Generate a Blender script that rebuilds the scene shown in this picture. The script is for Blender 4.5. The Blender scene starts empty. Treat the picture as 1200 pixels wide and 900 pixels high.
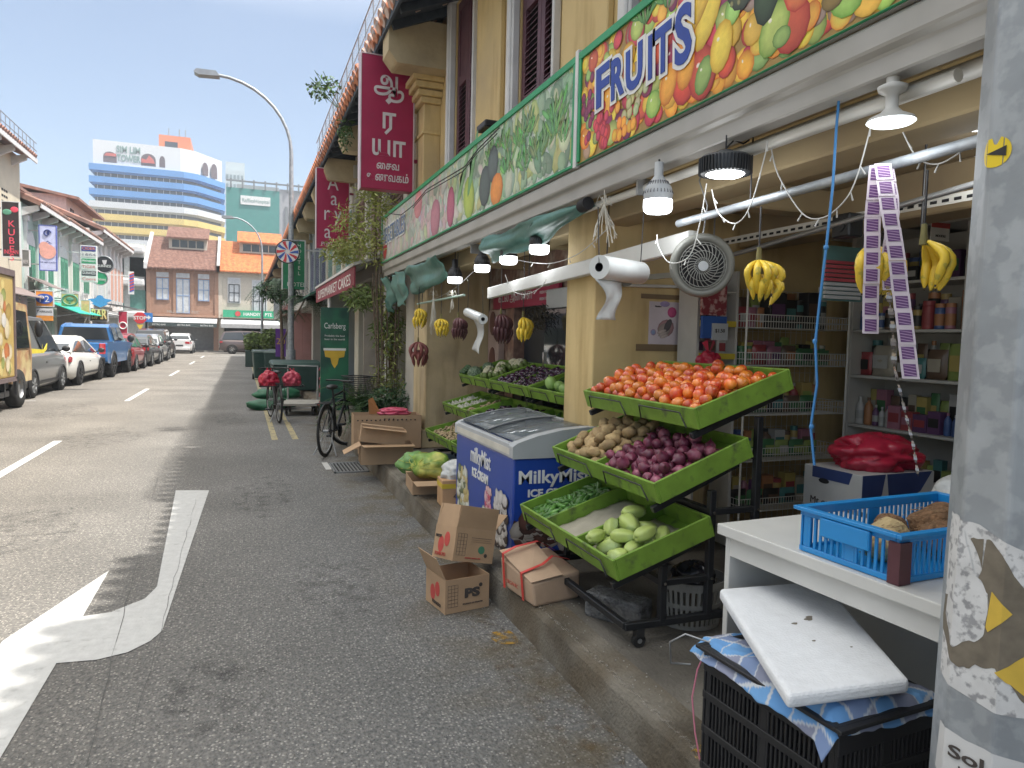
import bpy, math, random
from mathutils import Vector, Matrix, Euler, noise
SC = bpy.context.scene
COL = SC.collection
R = math.radians
rnd = random.Random(7)
# ---------------------------------------------------------------- camera
F = 830.0; CAMH = 1.6
YAW, PITCH, ROLL = R(20.8816), R(3.5723), R(1.3)
fw = Vector((math.sin(YAW)*math.cos(PITCH), math.cos(YAW)*math.cos(PITCH), -math.sin(PITCH)))
rt = Vector((math.cos(YAW), -math.sin(YAW), 0)); up = rt.cross(fw)
rt2 = rt*math.cos(ROLL)+up*math.sin(ROLL); up2 = rt2.cross(fw)
cd = bpy.data.cameras.new('camera'); cam = bpy.data.objects.new('camera', cd); COL.objects.link(cam)
cd.sensor_width = 36; cd.lens = F/1200*36; cd.clip_end = 3000; cd.clip_start = 0.05
m3 = Matrix((rt2, up2, -fw)).transposed()
cam.matrix_world = Matrix.Translation((0, 0, CAMH)) @ m3.to_4x4()
SC.camera = cam
def ray(x, y): return fw + rt2*((x-600)/F) + up2*((450-y)/F)
def gz(x, y, z=0): d = ray(x, y); return Vector((0, 0, CAMH)) + d*((z-CAMH)/d.z)
def gx(x, y, X): d = ray(x, y); return Vector((0, 0, CAMH)) + d*(X/d.x)
def gy(x, y, Y): d = ray(x, y); return Vector((0, 0, CAMH)) + d*(Y/d.y)
# ---------------------------------------------------------------- world, sun, exposure
SUN_EL, SUN_AZ = R(64.2), R(120)      # azimuth from +Y towards +X
W = bpy.data.worlds.new('World'); SC.world = W; W.use_nodes = True
nt = W.node_tree; sky = nt.nodes.new('ShaderNodeTexSky'); sky.sky_type = 'NISHITA'
sky.sun_disc = False; sky.sun_elevation = SUN_EL; sky.sun_rotation = SUN_AZ
sky.air_density = 1.0; sky.dust_density = 1.2; sky.ozone_density = 1.2; sky.altitude = 0
bg = nt.nodes['Background']; hz = nt.nodes.new('ShaderNodeMix'); hz.data_type = 'RGBA'; hz.blend_type = 'ADD'; hz.inputs[0].default_value = 1; nt.links.new(sky.outputs[0], hz.inputs[6]); # pale tropical haze, brighter overhead, with soft cloud
sx_ = nt.nodes.new('ShaderNodeSeparateXYZ'); tw_ = nt.nodes.new('ShaderNodeTexCoord'); nt.links.new(tw_.outputs['Generated'], sx_.inputs[0])
mp_ = nt.nodes.new('ShaderNodeMapRange'); mp_.inputs[1].default_value = .38; mp_.inputs[2].default_value = .85; mp_.inputs[3].default_value = .30; mp_.inputs[4].default_value = 8.5; nt.links.new(sx_.outputs[2], mp_.inputs[0])
cl_ = nt.nodes.new('ShaderNodeTexNoise'); cl_.inputs['Scale'].default_value = 1.8; cl_.inputs['Detail'].default_value = 6; nt.links.new(tw_.outputs['Generated'], cl_.inputs['Vector'])
m2_ = nt.nodes.new('ShaderNodeMapRange'); m2_.inputs[1].default_value = .35; m2_.inputs[2].default_value = .7; m2_.inputs[3].default_value = .72; m2_.inputs[4].default_value = 1.35; nt.links.new(cl_.outputs[0], m2_.inputs[0])
mm_ = nt.nodes.new('ShaderNodeMath'); mm_.operation = 'MULTIPLY'; nt.links.new(mp_.outputs[0], mm_.inputs[0]); nt.links.new(m2_.outputs[0], mm_.inputs[1])
vs_ = nt.nodes.new('ShaderNodeVectorMath'); vs_.operation = 'SCALE'; vs_.inputs[0].default_value = (1.5, 1.4, 1.15); nt.links.new(mm_.outputs[0], vs_.inputs['Scale']); nt.links.new(vs_.outputs[0], hz.inputs[7])
nt.links.new(hz.outputs[2], bg.inputs[0]); bg.inputs[1].default_value = 0.095
ld = bpy.data.lights.new('sun', 'SUN'); lo = bpy.data.objects.new('sun', ld); COL.objects.link(lo)
ld.energy = 3.8; ld.angle = R(1.0); ld.color = (1.0, 0.95, 0.87)
sd = Vector((math.sin(SUN_AZ)*math.cos(SUN_EL), math.cos(SUN_AZ)*math.cos(SUN_EL), math.sin(SUN_EL)))
lo.rotation_euler = sd.to_track_quat('Z', 'Y').to_euler(); lo.location = sd*60
SC.view_settings.view_transform = 'Standard'; SC.view_settings.look = 'None'
SC.view_settings.exposure = 0.98; SC.view_settings.gamma = 1
SC.cycles.use_denoising = True; SC.cycles.max_bounces = 7; SC.cycles.diffuse_bounces = 4
SC.cycles.transparent_max_bounces = 12; SC.cycles.caustics_reflective = False; SC.cycles.caustics_refractive = False
SC.cycles.sample_clamp_indirect = 6

# ---------------------------------------------------------------- materials
def lin(c):
    return tuple((v/255/12.92 if v/255 <= .04045 else ((v/255+.055)/1.055)**2.4) for v in c)
MATS = {}
def mat(name, col, rough=.6, metal=0, var=.12, scale=6, bump=0, bscale=40, emit=None, estr=0, alpha=1, col2=None, c2scale=3, c2lo=.45, c2hi=.6, coat=0, trans=0, rndv=0, sub=0, spec=None, coord='Object'):
    """principled material; var: subtle noise value change; col2: second colour blended in patches; rndv: random value change per object"""
    if name in MATS: return MATS[name]
    m = bpy.data.materials.new(name); m.use_nodes = True; MATS[name] = m
    n = m.node_tree.nodes; l = m.node_tree.links; b = n['Principled BSDF']
    tc = n.new('ShaderNodeTexCoord'); b.inputs['Roughness'].default_value = rough; b.inputs['Metallic'].default_value = metal
    rgb = n.new('ShaderNodeRGB'); rgb.outputs[0].default_value = (*col, 1); cur = rgb.outputs[0]
    if col2 is not None:
        t = n.new('ShaderNodeTexNoise'); t.inputs['Scale'].default_value = c2scale; t.inputs['Detail'].default_value = 6
        l.new(tc.outputs[coord], t.inputs['Vector'])
        mr = n.new('ShaderNodeMapRange'); mr.inputs[1].default_value = c2lo; mr.inputs[2].default_value = c2hi; l.new(t.outputs[0], mr.inputs[0])
        mx = n.new('ShaderNodeMix'); mx.data_type = 'RGBA'; l.new(mr.outputs[0], mx.inputs[0]); l.new(cur, mx.inputs[6]); mx.inputs[7].default_value = (*col2, 1); cur = mx.outputs[2]
    if var or rndv:
        hs = n.new('ShaderNodeHueSaturation'); l.new(cur, hs.inputs['Color']); val = None
        if var:
            t = n.new('ShaderNodeTexNoise'); t.inputs['Scale'].default_value = scale; t.inputs['Detail'].default_value = 8; l.new(tc.outputs[coord], t.inputs['Vector'])
            mr = n.new('ShaderNodeMapRange'); mr.inputs[1].default_value = .3; mr.inputs[2].default_value = .7; mr.inputs[3].default_value = 1-var; mr.inputs[4].default_value = 1+var
            l.new(t.outputs[0], mr.inputs[0]); val = mr.outputs[0]
        if rndv:
            oi = n.new('ShaderNodeObjectInfo'); mr2 = n.new('ShaderNodeMapRange'); mr2.inputs[3].default_value = 1-rndv; mr2.inputs[4].default_value = 1+rndv; l.new(oi.outputs['Random'], mr2.inputs[0])
            if val is not None:
                mu = n.new('ShaderNodeMath'); mu.operation = 'MULTIPLY'; l.new(val, mu.inputs[0]); l.new(mr2.outputs[0], mu.inputs[1]); val = mu.outputs[0]
            else: val = mr2.outputs[0]
        l.new(val, hs.inputs['Value']); cur = hs.outputs[0]
    l.new(cur, b.inputs['Base Color'])
    if bump:
        t = n.new('ShaderNodeTexNoise'); t.inputs['Scale'].default_value = bscale; t.inputs['Detail'].default_value = 5; l.new(tc.outputs[coord], t.inputs['Vector'])
        bp = n.new('ShaderNodeBump'); bp.inputs['Strength'].default_value = bump; bp.inputs['Distance'].default_value = .02; l.new(t.outputs[0], bp.inputs['Height']); l.new(bp.outputs[0], b.inputs['Normal'])
    if emit is not None:
        b.inputs['Emission Color'].default_value = (*emit, 1); b.inputs['Emission Strength'].default_value = estr
    if alpha < 1: b.inputs['Alpha'].default_value = alpha
    if coat: b.inputs['Coat Weight'].default_value = coat
    if trans: b.inputs['Transmission Weight'].default_value = trans
    if sub: b.inputs['Subsurface Weight'].default_value = sub; b.inputs['Subsurface Radius'].default_value = (.02, .01, .005)
    if spec is not None: b.inputs['Specular IOR Level'].default_value = spec
    return m
def streaks(m, amt=.8):
    """rain streaks and grime: a vertically stretched noise multiplied into the paint"""
    n = m.node_tree.nodes; l = m.node_tree.links; b = n['Principled BSDF']; src = b.inputs['Base Color'].links[0].from_socket
    tc = n.new('ShaderNodeTexCoord'); mp = n.new('ShaderNodeMapping'); mp.inputs['Scale'].default_value = (5, 5, .7); l.new(tc.outputs['Object'], mp.inputs[0])
    t = n.new('ShaderNodeTexNoise'); t.inputs['Scale'].default_value = 1.6; t.inputs['Detail'].default_value = 9; l.new(mp.outputs[0], t.inputs['Vector'])
    r = n.new('ShaderNodeMapRange'); r.inputs[1].default_value = .5; r.inputs[2].default_value = .78; l.new(t.outputs[0], r.inputs[0])
    x = n.new('ShaderNodeMix'); x.data_type = 'RGBA'; x.blend_type = 'MULTIPLY'; l.new(r.outputs[0], x.inputs[0]); l.new(src, x.inputs[6]); x.inputs[7].default_value = (amt*.72, amt*.66, amt*.58, 1); l.new(x.outputs[2], b.inputs['Base Color'])
def vmat(name, rough=.5, bump=0, var=.08, coat=0):
    """printed surface: colour comes from the mesh's own colour attribute"""
    if name in MATS: return MATS[name]
    m = bpy.data.materials.new(name); m.use_nodes = True; MATS[name] = m
    n = m.node_tree.nodes; l = m.node_tree.links; b = n['Principled BSDF']
    a = n.new('ShaderNodeAttribute'); a.attribute_name = 'ink'
    t = n.new('ShaderNodeTexNoise'); t.inputs['Scale'].default_value = 30; t.inputs['Detail'].default_value = 6
    tc = n.new('ShaderNodeTexCoord'); l.new(tc.outputs['Object'], t.inputs['Vector'])
    mr = n.new('ShaderNodeMapRange'); mr.inputs[1].default_value = .3; mr.inputs[2].default_value = .7; mr.inputs[3].default_value = 1-var; mr.inputs[4].default_value = 1+var; l.new(t.outputs[0], mr.inputs[0])
    hs = n.new('ShaderNodeHueSaturation'); l.new(a.outputs['Color'], hs.inputs['Color']); l.new(mr.outputs[0], hs.inputs['Value']); l.new(hs.outputs[0], b.inputs['Base Color'])
    b.inputs['Roughness'].default_value = rough
    if coat: b.inputs['Coat Weight'].default_value = coat
    return m
# ---------------------------------------------------------------- mesh builder
class MB:
    def __init__(s): s.v = []; s.f = []; s.mi = []; s.sm = []; s.c = []; s.T = Matrix.Identity(4); s.ink = (1, 1, 1); s.hascol = False
    def add(s, vs, fs, mi=0, smooth=False, cols=None):
        o = len(s.v)
        for k, p in enumerate(vs):
            s.v.append(s.T @ Vector(p)); s.c.append(cols[k] if cols else s.ink)
        for f in fs: s.f.append([o+i for i in f]); s.mi.append(mi); s.sm.append(smooth)
        return s
    def box(s, a, b, mi=0):
        x0, y0, z0 = a; x1, y1, z1 = b
        return s.add([(x0, y0, z0), (x1, y0, z0), (x1, y1, z0), (x0, y1, z0), (x0, y0, z1), (x1, y0, z1), (x1, y1, z1), (x0, y1, z1)],
                     [(0, 3, 2, 1), (4, 5, 6, 7), (0, 1, 5, 4), (1, 2, 6, 5), (2, 3, 7, 6), (3, 0, 4, 7)], mi)
    def hexa(s, p, mi=0):   # 8 corners, bottom ring then top ring
        return s.add(p, [(0, 3, 2, 1), (4, 5, 6, 7), (0, 1, 5, 4), (1, 2, 6, 5), (2, 3, 7, 6), (3, 0, 4, 7)], mi)
    def bar(s, p0, p1, w, h, mi=0, upv=(0, 0, 1)):
        p0 = Vector(p0); p1 = Vector(p1); d = (p1-p0).normalized(); u = Vector(upv)
        if abs(d.dot(u)) > .98: u = Vector((1, 0, 0))
        a = d.cross(u).normalized()*(w/2); b = a.cross(d).normalized()*(h/2)
        return s.hexa([p0-a-b, p0+a-b, p0+a+b, p0-a+b, p1-a-b, p1+a-b, p1+a+b, p1-a+b], mi)
    def cyl(s, p0, p1, r0, r1=None, n=12, caps=True, mi=0, smooth=True):
        r1 = r0 if r1 is None else r1; p0 = Vector(p0); p1 = Vector(p1); d = (p1-p0).normalized()
        a = d.orthogonal().normalized(); b = d.cross(a)
        vs = []; 
        for p, r in ((p0, r0), (p1, r1)):
            for i in range(n):
                t = 2*math.pi*i/n; vs.append(p+a*(r*math.cos(t))+b*(r*math.sin(t)))
        s.add(vs, [(i, (i+1) % n, n+(i+1) % n, n+i) for i in range(n)], mi, smooth)
        if caps: s.add(vs[:n], [tuple(range(n-1, -1, -1))], mi); s.add(vs[n:], [tuple(range(n))], mi)
        return s
    def tube(s, pts, r, n=6, mi=0, closed=False):
        pts = [Vector(p) for p in pts]; N = len(pts); vs = []; a = None
        for i, p in enumerate(pts):
            if closed: d = pts[(i+1) % N]-pts[i-1]
            else: d = pts[min(i+1, N-1)]-pts[max(i-1, 0)]
            d.normalize()
            a = d.orthogonal().normalized() if a is None else (a-d*a.dot(d)).normalized()
            b = d.cross(a); rr = r[i] if isinstance(r, (list, tuple)) else r
            for k in range(n): t = 2*math.pi*k/n; vs.append(p+a*(rr*math.cos(t))+b*(rr*math.sin(t)))
        M_ = N if closed else N-1
        fs = [(i*n+k, i*n+(k+1) % n, ((i+1) % N)*n+(k+1) % n, ((i+1) % N)*n+k) for i in range(M_) for k in range(n)]
        s.add(vs, fs, mi, True)
        if not closed: s.add(vs[:n], [tuple(range(n-1, -1, -1))], mi, True); s.add(vs[-n:], [tuple(range(n))], mi, True)
        return s
    def lathe(s, prof, c=(0, 0, 0), axis=(0, 0, 1), n=16, mi=0, smooth=True):
        c = Vector(c); d = Vector(axis).normalized(); a = d.orthogonal().normalized(); b = d.cross(a); vs = []
        for r, h in prof:
            for k in range(n): t = 2*math.pi*k/n; vs.append(c+d*h+a*(r*math.cos(t))+b*(r*math.sin(t)))
        fs = [(i*n+k, i*n+(k+1) % n, (i+1)*n+(k+1) % n, (i+1)*n+k) for i in range(len(prof)-1) for k in range(n)]
        return s.add(vs, fs, mi, smooth)
    def ell(s, c, r, n=10, m=7, rot=None, mi=0, wob=0, seed=0, cols=None):
        c = Vector(c); vs = [];
        for j in range(m+1):
            ph = math.pi*j/m
            for k in range(n if 0 < j < m else 1):
                t = 2*math.pi*k/n; p = Vector((math.sin(ph)*math.cos(t), math.sin(ph)*math.sin(t), math.cos(ph)))
                if wob: p *= 1+wob*noise.noise(p*1.7+Vector((seed, 0, 0)))
                p = Vector((p.x*r[0], p.y*r[1], p.z*r[2]))
                if rot is not None: p = rot @ p
                vs.append(c+p)
        fs = [(0, 1+k, 1+(k+1) % n) for k in range(n)]
        for j in range(m-2):
            o = 1+j*n
            fs += [(o+k, o+n+k, o+n+(k+1) % n, o+(k+1) % n) for k in range(n)]
        o = 1+(m-2)*n; L = len(vs)-1
        fs += [(o+k, L, o+(k+1) % n) for k in range(n)]
        return s.add(vs, fs, mi, True)
    def prism(s, poly, O, u, v, d, mi=0, smooth=False):
        """polygon (2d) in frame O,u,v extruded along vector d"""
        O = Vector(O); u = Vector(u); v = Vector(v); d = Vector(d); n = len(poly)
        a = [O+u*p[0]+v*p[1] for p in poly]; b = [p+d for p in a]
        s.add(a+b, [tuple(range(n-1, -1, -1)), tuple(range(n, 2*n))], mi)
        return s.add(a+b, [(i, (i+1) % n, n+(i+1) % n, n+i) for i in range(n)], mi, smooth)
    def quad(s, a, b, c, d, mi=0): return s.add([a, b, c, d], [(0, 1, 2, 3)], mi)
    def poly(s, pts, mi=0): return s.add(pts, [tuple(range(len(pts)))], mi)
    def build(s, name, mats, parent=None, bevel=0, loc=None, solid=0, bseg=1):
        me = bpy.data.meshes.new(name); me.from_pydata([tuple(p) for p in s.v], [], s.f)
        if not isinstance(mats, (list, tuple)): mats = [mats]
        for m in mats: me.materials.append(m)
        me.polygons.foreach_set('material_index', s.mi); me.polygons.foreach_set('use_smooth', s.sm)
        if s.hascol:
            ca = me.color_attributes.new('ink', 'FLOAT_COLOR', 'POINT')
            ca.data.foreach_set('color', [x for c in s.c for x in (*c, 1)])
        me.update(); o = bpy.data.objects.new(name, me); COL.objects.link(o)
        if parent is not None: o.parent = parent
        if solid: q = o.modifiers.new('solid', 'SOLIDIFY'); q.thickness = solid; q.offset = 0
        if bevel:
            q = o.modifiers.new('bevel', 'BEVEL'); q.width = bevel; q.segments = bseg; q.limit_method = 'ANGLE'; q.angle_limit = R(40)
        if loc is not None: o.location = loc
        return o
def tag(o, label=None, cat=None, group=None, kind=None):
    if label: o['label'] = label
    if cat: o['category'] = cat
    if group: o['group'] = group
    if kind: o['kind'] = kind
    return o
def thing(name, label, cat, loc=(0, 0, 0), rz=0, group=None):
    o = bpy.data.objects.new(name, None); COL.objects.link(o); o.location = loc; o.rotation_euler = (0, 0, rz); o.empty_display_size = .1
    return tag(o, label, cat, group)
def struct(name, mb, m, **k): return tag(mb.build(name, m, **k), kind='structure')
def dup(o, loc=None, rot=None, label=None, parent=None, group=None):
    c = o.copy(); COL.objects.link(c)
    if parent is not None: c.parent = parent
    if loc is not None: c.location = loc
    if rot is not None: c.rotation_euler = rot
    if label: c['label'] = label
    if group: c['group'] = group
    for ch in list(o.children): dup(ch, parent=c)
    return c
def text(s, O, u, n, size, m, parent=None, name='lettering', width=None, align='CENTER', ext=.0015, sx=1, bold=0):
    """lettering as mesh: O anchor point (baseline), u reading direction, n outward normal"""
    cu = bpy.data.curves.new(name, 'FONT'); cu.body = s; cu.size = size; cu.extrude = ext; cu.align_x = align; cu.offset = bold; cu.resolution_u = 3
    t = bpy.data.objects.new(name, cu); COL.objects.link(t); dg = bpy.context.evaluated_depsgraph_get(); dg.update()
    me = bpy.data.meshes.new_from_object(t.evaluated_get(dg)); bpy.data.objects.remove(t); bpy.data.curves.remove(cu)
    me.materials.clear(); me.materials.append(m)
    u = Vector(u).normalized(); n = Vector(n).normalized(); v = n.cross(u)
    if width and len(me.vertices):
        xs = [p.co.x for p in me.vertices]; sx = width/max(1e-6, max(xs)-min(xs))
    M4 = Matrix((u*sx, v, n)).transposed().to_4x4(); M4.translation = Vector(O)+n*(ext+.0015)
    me.transform(M4); o = bpy.data.objects.new(name, me); COL.objects.link(o)
    if parent is not None: o.parent = parent
    return o
def frame(O, u, v): u = Vector(u).normalized(); v = Vector(v).normalized(); M4 = Matrix((u, v, u.cross(v))).transposed().to_4x4(); M4.translation = Vector(O); return M4
def disc_print(mb, x, y, rx, ry, ang, c_in, c_out, z, n=12, hx=-.3, hy=.3, shape=None):
    """one printed blob of colour: an ellipse (or outline) fan with its own inner and outer ink"""
    ca, sa = math.cos(ang), math.sin(ang); pts = []; cols = []
    pts.append((x+hx*rx, y+hy*ry, z)); cols.append(c_in)
    ring = shape if shape else [(math.cos(2*math.pi*k/n), math.sin(2*math.pi*k/n)) for k in range(n)]
    n = len(ring)
    for f_, mx_ in ((.5, .12), (.84, .5), (1, .95)):
        for (a, b) in ring:
            sh = 1.04-.26*max(0, (a-b)*.7*f_)
            a *= rx*f_; b *= ry*f_; pts.append((x+a*ca-b*sa, y+a*sa+b*ca, z)); cols.append(tuple((p_*(1-mx_)+q_*mx_)*sh for p_, q_ in zip(c_in, c_out)))
    fs = [(0, 1+k, 1+(k+1) % n) for k in range(n)]+[(1+o+k, 1+o+n+k, 1+o+n+(k+1) % n, 1+o+(k+1) % n) for o in (0, n) for k in range(n)]
    mb.add(pts, fs, 0, False, cols)

# common materials
PRINT = vmat('printed_vinyl', .45)
PRINTG = vmat('printed_gloss', .3, coat=.2)
m_white = mat('white_paint', (.75, .75, .73), .5, var=.06)
m_offw = mat('cream_plastic', (.62, .61, .57), .45, var=.05)
m_black = mat('black_plastic', (.02, .02, .022), .45)
m_dark = mat('dark_gap', (.012, .012, .014), .8)
m_blackm = mat('black_steel', (.022, .024, .028), .4, metal=.3, var=.2)
m_galv = mat('galvanised_steel', (.29, .315, .34), .5, metal=.3, var=.10, scale=9, col2=(.36, .385, .41), c2scale=16, c2lo=.46, c2hi=.54, bump=.04, bscale=60)
m_steel = mat('grey_steel', (.32, .33, .34), .4, metal=.6)
m_glass = mat('dark_glass', (.02, .025, .03), .05, var=0, spec=.8)
m_chrome = mat('bright_metal', (.6, .6, .6), .2, metal=1, var=0)
m_card = mat('cardboard', (.42, .28, .17), .8, var=.10, scale=5, bump=.05, bscale=80)
m_card2 = mat('cardboard_inside', (.33, .22, .14), .85, var=.1)
m_rope = mat('pale_twine', (.55, .52, .45), .8)
m_bluerope = mat('blue_rope', (.05, .22, .5), .6)
m_rubber = mat('tyre_rubber', (.018, .018, .018), .85)
m_leaf = mat('leaf_green', (.06, .13, .03), .5, var=.35, scale=3, rndv=.1)
m_leaf2 = mat('leaf_light_green', (.14, .20, .05), .5, var=.35, scale=3)
m_leafd = mat('leaf_dark_green', (.035, .085, .03), .5, var=.35, scale=3)
m_bark = mat('bark', (.14, .10, .07), .9, var=.3, scale=20)
# ================================================================ ground
def road_material():
    m = bpy.data.materials.new('asphalt'); m.use_nodes = True; n = m.node_tree.nodes; l = m.node_tree.links; b = n['Principled BSDF']
    tc = n.new('ShaderNodeTexCoord'); b.inputs['Roughness'].default_value = .85
    def N(t, **k):
        x = n.new(t)
        for a, v in k.items(): x.inputs[a].default_value = v
        return x
    big = N('ShaderNodeTexNoise', Scale=.6, Detail=7.); l.new(tc.outputs['Object'], big.inputs['Vector'])
    fine = N('ShaderNodeTexNoise', Scale=45., Detail=6.); l.new(tc.outputs['Object'], fine.inputs['Vector'])
    st = N('ShaderNodeTexVoronoi', Scale=75.); l.new(tc.outputs['Object'], st.inputs['Vector'])
    r1 = n.new('ShaderNodeValToRGB'); e = r1.color_ramp.elements; e[0].position = .3; e[0].color = (.088, .09, .094, 1); e[1].position = .75; e[1].color = (.22, .217, .208, 1); l.new(fine.outputs[0], r1.inputs[0])
    # pale aggregate stones: random per cell
    sep = n.new('ShaderNodeSeparateColor'); l.new(st.outputs['Color'], sep.inputs[0])
    gt = n.new('ShaderNodeMath'); gt.operation = 'GREATER_THAN'; gt.inputs[1].default_value = .74; l.new(sep.outputs[0], gt.inputs[0])
    ds = n.new('ShaderNodeMath'); ds.operation = 'LESS_THAN'; ds.inputs[1].default_value = .42; l.new(st.outputs['Distance'], ds.inputs[0])
    mu = n.new('ShaderNodeMath'); mu.operation = 'MULTIPLY'; l.new(gt.outputs[0], mu.inputs[0]); l.new(ds.outputs[0], mu.inputs[1])
    mu2 = n.new('ShaderNodeMath'); mu2.operation = 'MULTIPLY'; l.new(mu.outputs[0], mu2.inputs[0]); mu2.inputs[1].default_value = .7
    mx = n.new('ShaderNodeMix'); mx.data_type = 'RGBA'; l.new(mu2.outputs[0], mx.inputs[0]); l.new(r1.outputs[0], mx.inputs[6]); mx.inputs[7].default_value = (.40, .39, .37, 1)
    hs = n.new('ShaderNodeHueSaturation'); mr = N('ShaderNodeMapRange'); mr.inputs[1].default_value = .3; mr.inputs[2].default_value = .7; mr.inputs[3].default_value = .78; mr.inputs[4].default_value = 1.2
    l.new(big.outputs[0], mr.inputs[0]); l.new(mr.outputs[0], hs.inputs['Value']); l.new(mx.outputs[2], hs.inputs['Color'])
    # traffic-worn paler, warmer lane towards the middle of the road, dirt and ochre stains along the kerb
    sx = n.new('ShaderNodeSeparateXYZ'); l.new(tc.outputs['Object'], sx.inputs[0])
    w = N('ShaderNodeMapRange'); w.inputs[1].default_value = .6; w.inputs[2].default_value = -2.2; l.new(sx.outputs[0], w.inputs[0])
    mx2 = n.new('ShaderNodeMix'); mx2.data_type = 'RGBA'; mx2.blend_type = 'MULTIPLY'; l.new(w.outputs[0], mx2.inputs[0]); l.new(hs.outputs[0], mx2.inputs[6]); mx2.inputs[7].default_value = (1.12, 1.03, .92, 1)
    k = N('ShaderNodeMapRange'); k.inputs[1].default_value = .75; k.inputs[2].default_value = 1.45; l.new(sx.outputs[0], k.inputs[0])
    kn = N('ShaderNodeTexNoise', Scale=3.2, Detail=7.); l.new(tc.outputs['Object'], kn.inputs['Vector'])
    k2 = N('ShaderNodeMapRange'); k2.inputs[1].default_value = .42; k2.inputs[2].default_value = .66; l.new(kn.outputs[0], k2.inputs[0])
    km = n.new('ShaderNodeMath'); km.operation = 'MULTIPLY'; l.new(k.outputs[0], km.inputs[0]); l.new(k2.outputs[0], km.inputs[1])
    mx3 = n.new('ShaderNodeMix'); mx3.data_type = 'RGBA'; l.new(km.outputs[0], mx3.inputs[0]); l.new(mx2.outputs[2], mx3.inputs[6]); mx3.inputs[7].default_value = (.10, .075, .035, 1)
    l.new(mx3.outputs[2], b.inputs['Base Color'])
    bp = n.new('ShaderNodeBump'); bp.inputs['Strength'].default_value = .9; bp.inputs['Distance'].default_value = .008
    ad = n.new('ShaderNodeMath'); ad.operation = 'SUBTRACT'; l.new(fine.outputs[0], ad.inputs[0]); l.new(st.outputs['Distance'], ad.inputs[1]); l.new(ad.outputs[0], bp.inputs['Height']); l.new(bp.outputs[0], b.inputs['Normal'])
    return m
m_road = road_material()
m_conc = mat('pavement_concrete', (.155, .142, .122), .85, var=.3, scale=2.5, bump=.5, bscale=55, col2=(.085, .077, .066), c2scale=1.8, c2lo=.4, c2hi=.68)
m_kerb = mat('kerb_concrete', (.16, .145, .12), .85, var=.3, scale=4, bump=.6, bscale=60, col2=(.10, .08, .055), c2scale=2.2, c2lo=.4, c2hi=.6)
m_ground = mat('ground_concrete', (.22, .21, .19), .9, var=.12, scale=.4)
m_mark = mat('road_paint_white', (.50, .50, .49), .7, var=.08, scale=20, col2=(.36, .36, .35), c2scale=14, c2lo=.62, c2hi=.74, bump=.2, bscale=70)
m_marky = mat('road_paint_yellow', (.42, .36, .20), .75, var=.15, scale=9, col2=(.17, .16, .13), c2scale=9, c2lo=.5, c2hi=.62)
g = MB(); g.box((-140, -40, -.5), (140, 320, -.02)); struct('ground', g, m_ground)
g = MB(); g.box((-6.9, -14, -.3), (1.46, 64, 0)); struct('road', g, m_road)
g = MB(); g.box((-60, 54, -.3), (-6.901, 64, 0)); g.box((1.461, 54, -.3), (60, 64, 0)); struct('cross_road', g, m_road)
# pavement right with worn kerb
def kerb_strip(name, x0, x1, y0, y1, z, side):
    k = MB(); N = int((y1-y0)/.12)
    rows = []
    for i in range(N+1):
        y = y0+(y1-y0)*i/N; j = .009*noise.noise(Vector((y*4, 3, 0)))+.006*noise.noise(Vector((y*17, 1, 0)))
        xf = x0 if side > 0 else x1; s = side
        rows.append([(xf-.03*s+j, y, -.1), (xf-.02*s+j, y, .02), (xf+j, y, z-.03), (xf+.012*s+j, y, z-.009+j*.4), (xf+.04*s, y, z+j*.3), (x1 if s > 0 else x0, y, z)])
    vs = [p for r_ in rows for p in r_]
    fs = [((i*6+q, (i+1)*6+q, (i+1)*6+q+1, i*6+q+1) if side > 0 else (i*6+q, i*6+q+1, (i+1)*6+q+1, (i+1)*6+q)) for i in range(N) for q in range(5)]
    k.add(vs, fs, 0, False); return struct(name, k, m_kerb)
kerb_strip('kerb', 1.45, 1.62, -2, 54, .18, 1)
kerb_strip('far_kerb', -7.05, -6.9, 0, 54, .14, -1)
g = MB(); g.box((1.615, -8, -.3), (9, 54, .18)); struct('pavement', g, m_conc)
g = MB(); g.box((-12, -6, -.3), (-7.045, 54, .14)); g.box((-60, 64, -.3), (60, 66, .12)); struct('far_pavement', g, mat('pale_paving', (.30, .28, .25), .85, var=.1))
# markings
def sheet(pts, m, z=.004, name='road_marking'):
    g = MB(); g.poly([(x, y, z) for x, y in pts]); return struct(name, g, m)
def P2(*q): return [tuple(gz(*p)[:2]) for p in q]
# the bent lane arrow
arrow = [(206, 575), (245, 575), (190, 740), (176, 752), (150, 765), (113, 774), (66, 778), (40, 822), (0, 890), (-30, 940), (-60, 900), (-30, 800), (3, 752), (128, 669), (97, 723), (130, 718), (170, 702), (184, 688)]
ap = P2(*arrow)
g = MB(); tri = [(14, 6, 7, 8, 9, 10, 11, 12, 13), (0, 1, 2, 17), (17, 2, 3, 16), (16, 3, 4, 15), (15, 4, 5, 6, 14)]
g.add([(x, y, .004) for x, y in ap], tri); struct('road_arrow', g, m_mark)
def dash(x0, x1, y0, y1, m=m_mark): return sheet([(x0, y0), (x1, y0), (x1, y1), (x0, y1)], m)
for y in (7.8, 18.2, 28.6, 39, 49.4): dash(-2.53, -2.42, y, y+3.9 if y > 8 else 11.75)
for k in range(8): dash(-4.35-.35, -4.35+.05, 13.2+5.2*k, 13.28+5.2*k)
for x in (.46, .76): dash(x-.045, x+.045, 11.25, 53, m_marky)
dash(.93, 1.0, 8.6, 9.1)
for k in range(7): dash(-4.5+.9*k-.45, -4.5+.9*k, 53.4, 53.6)
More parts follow.
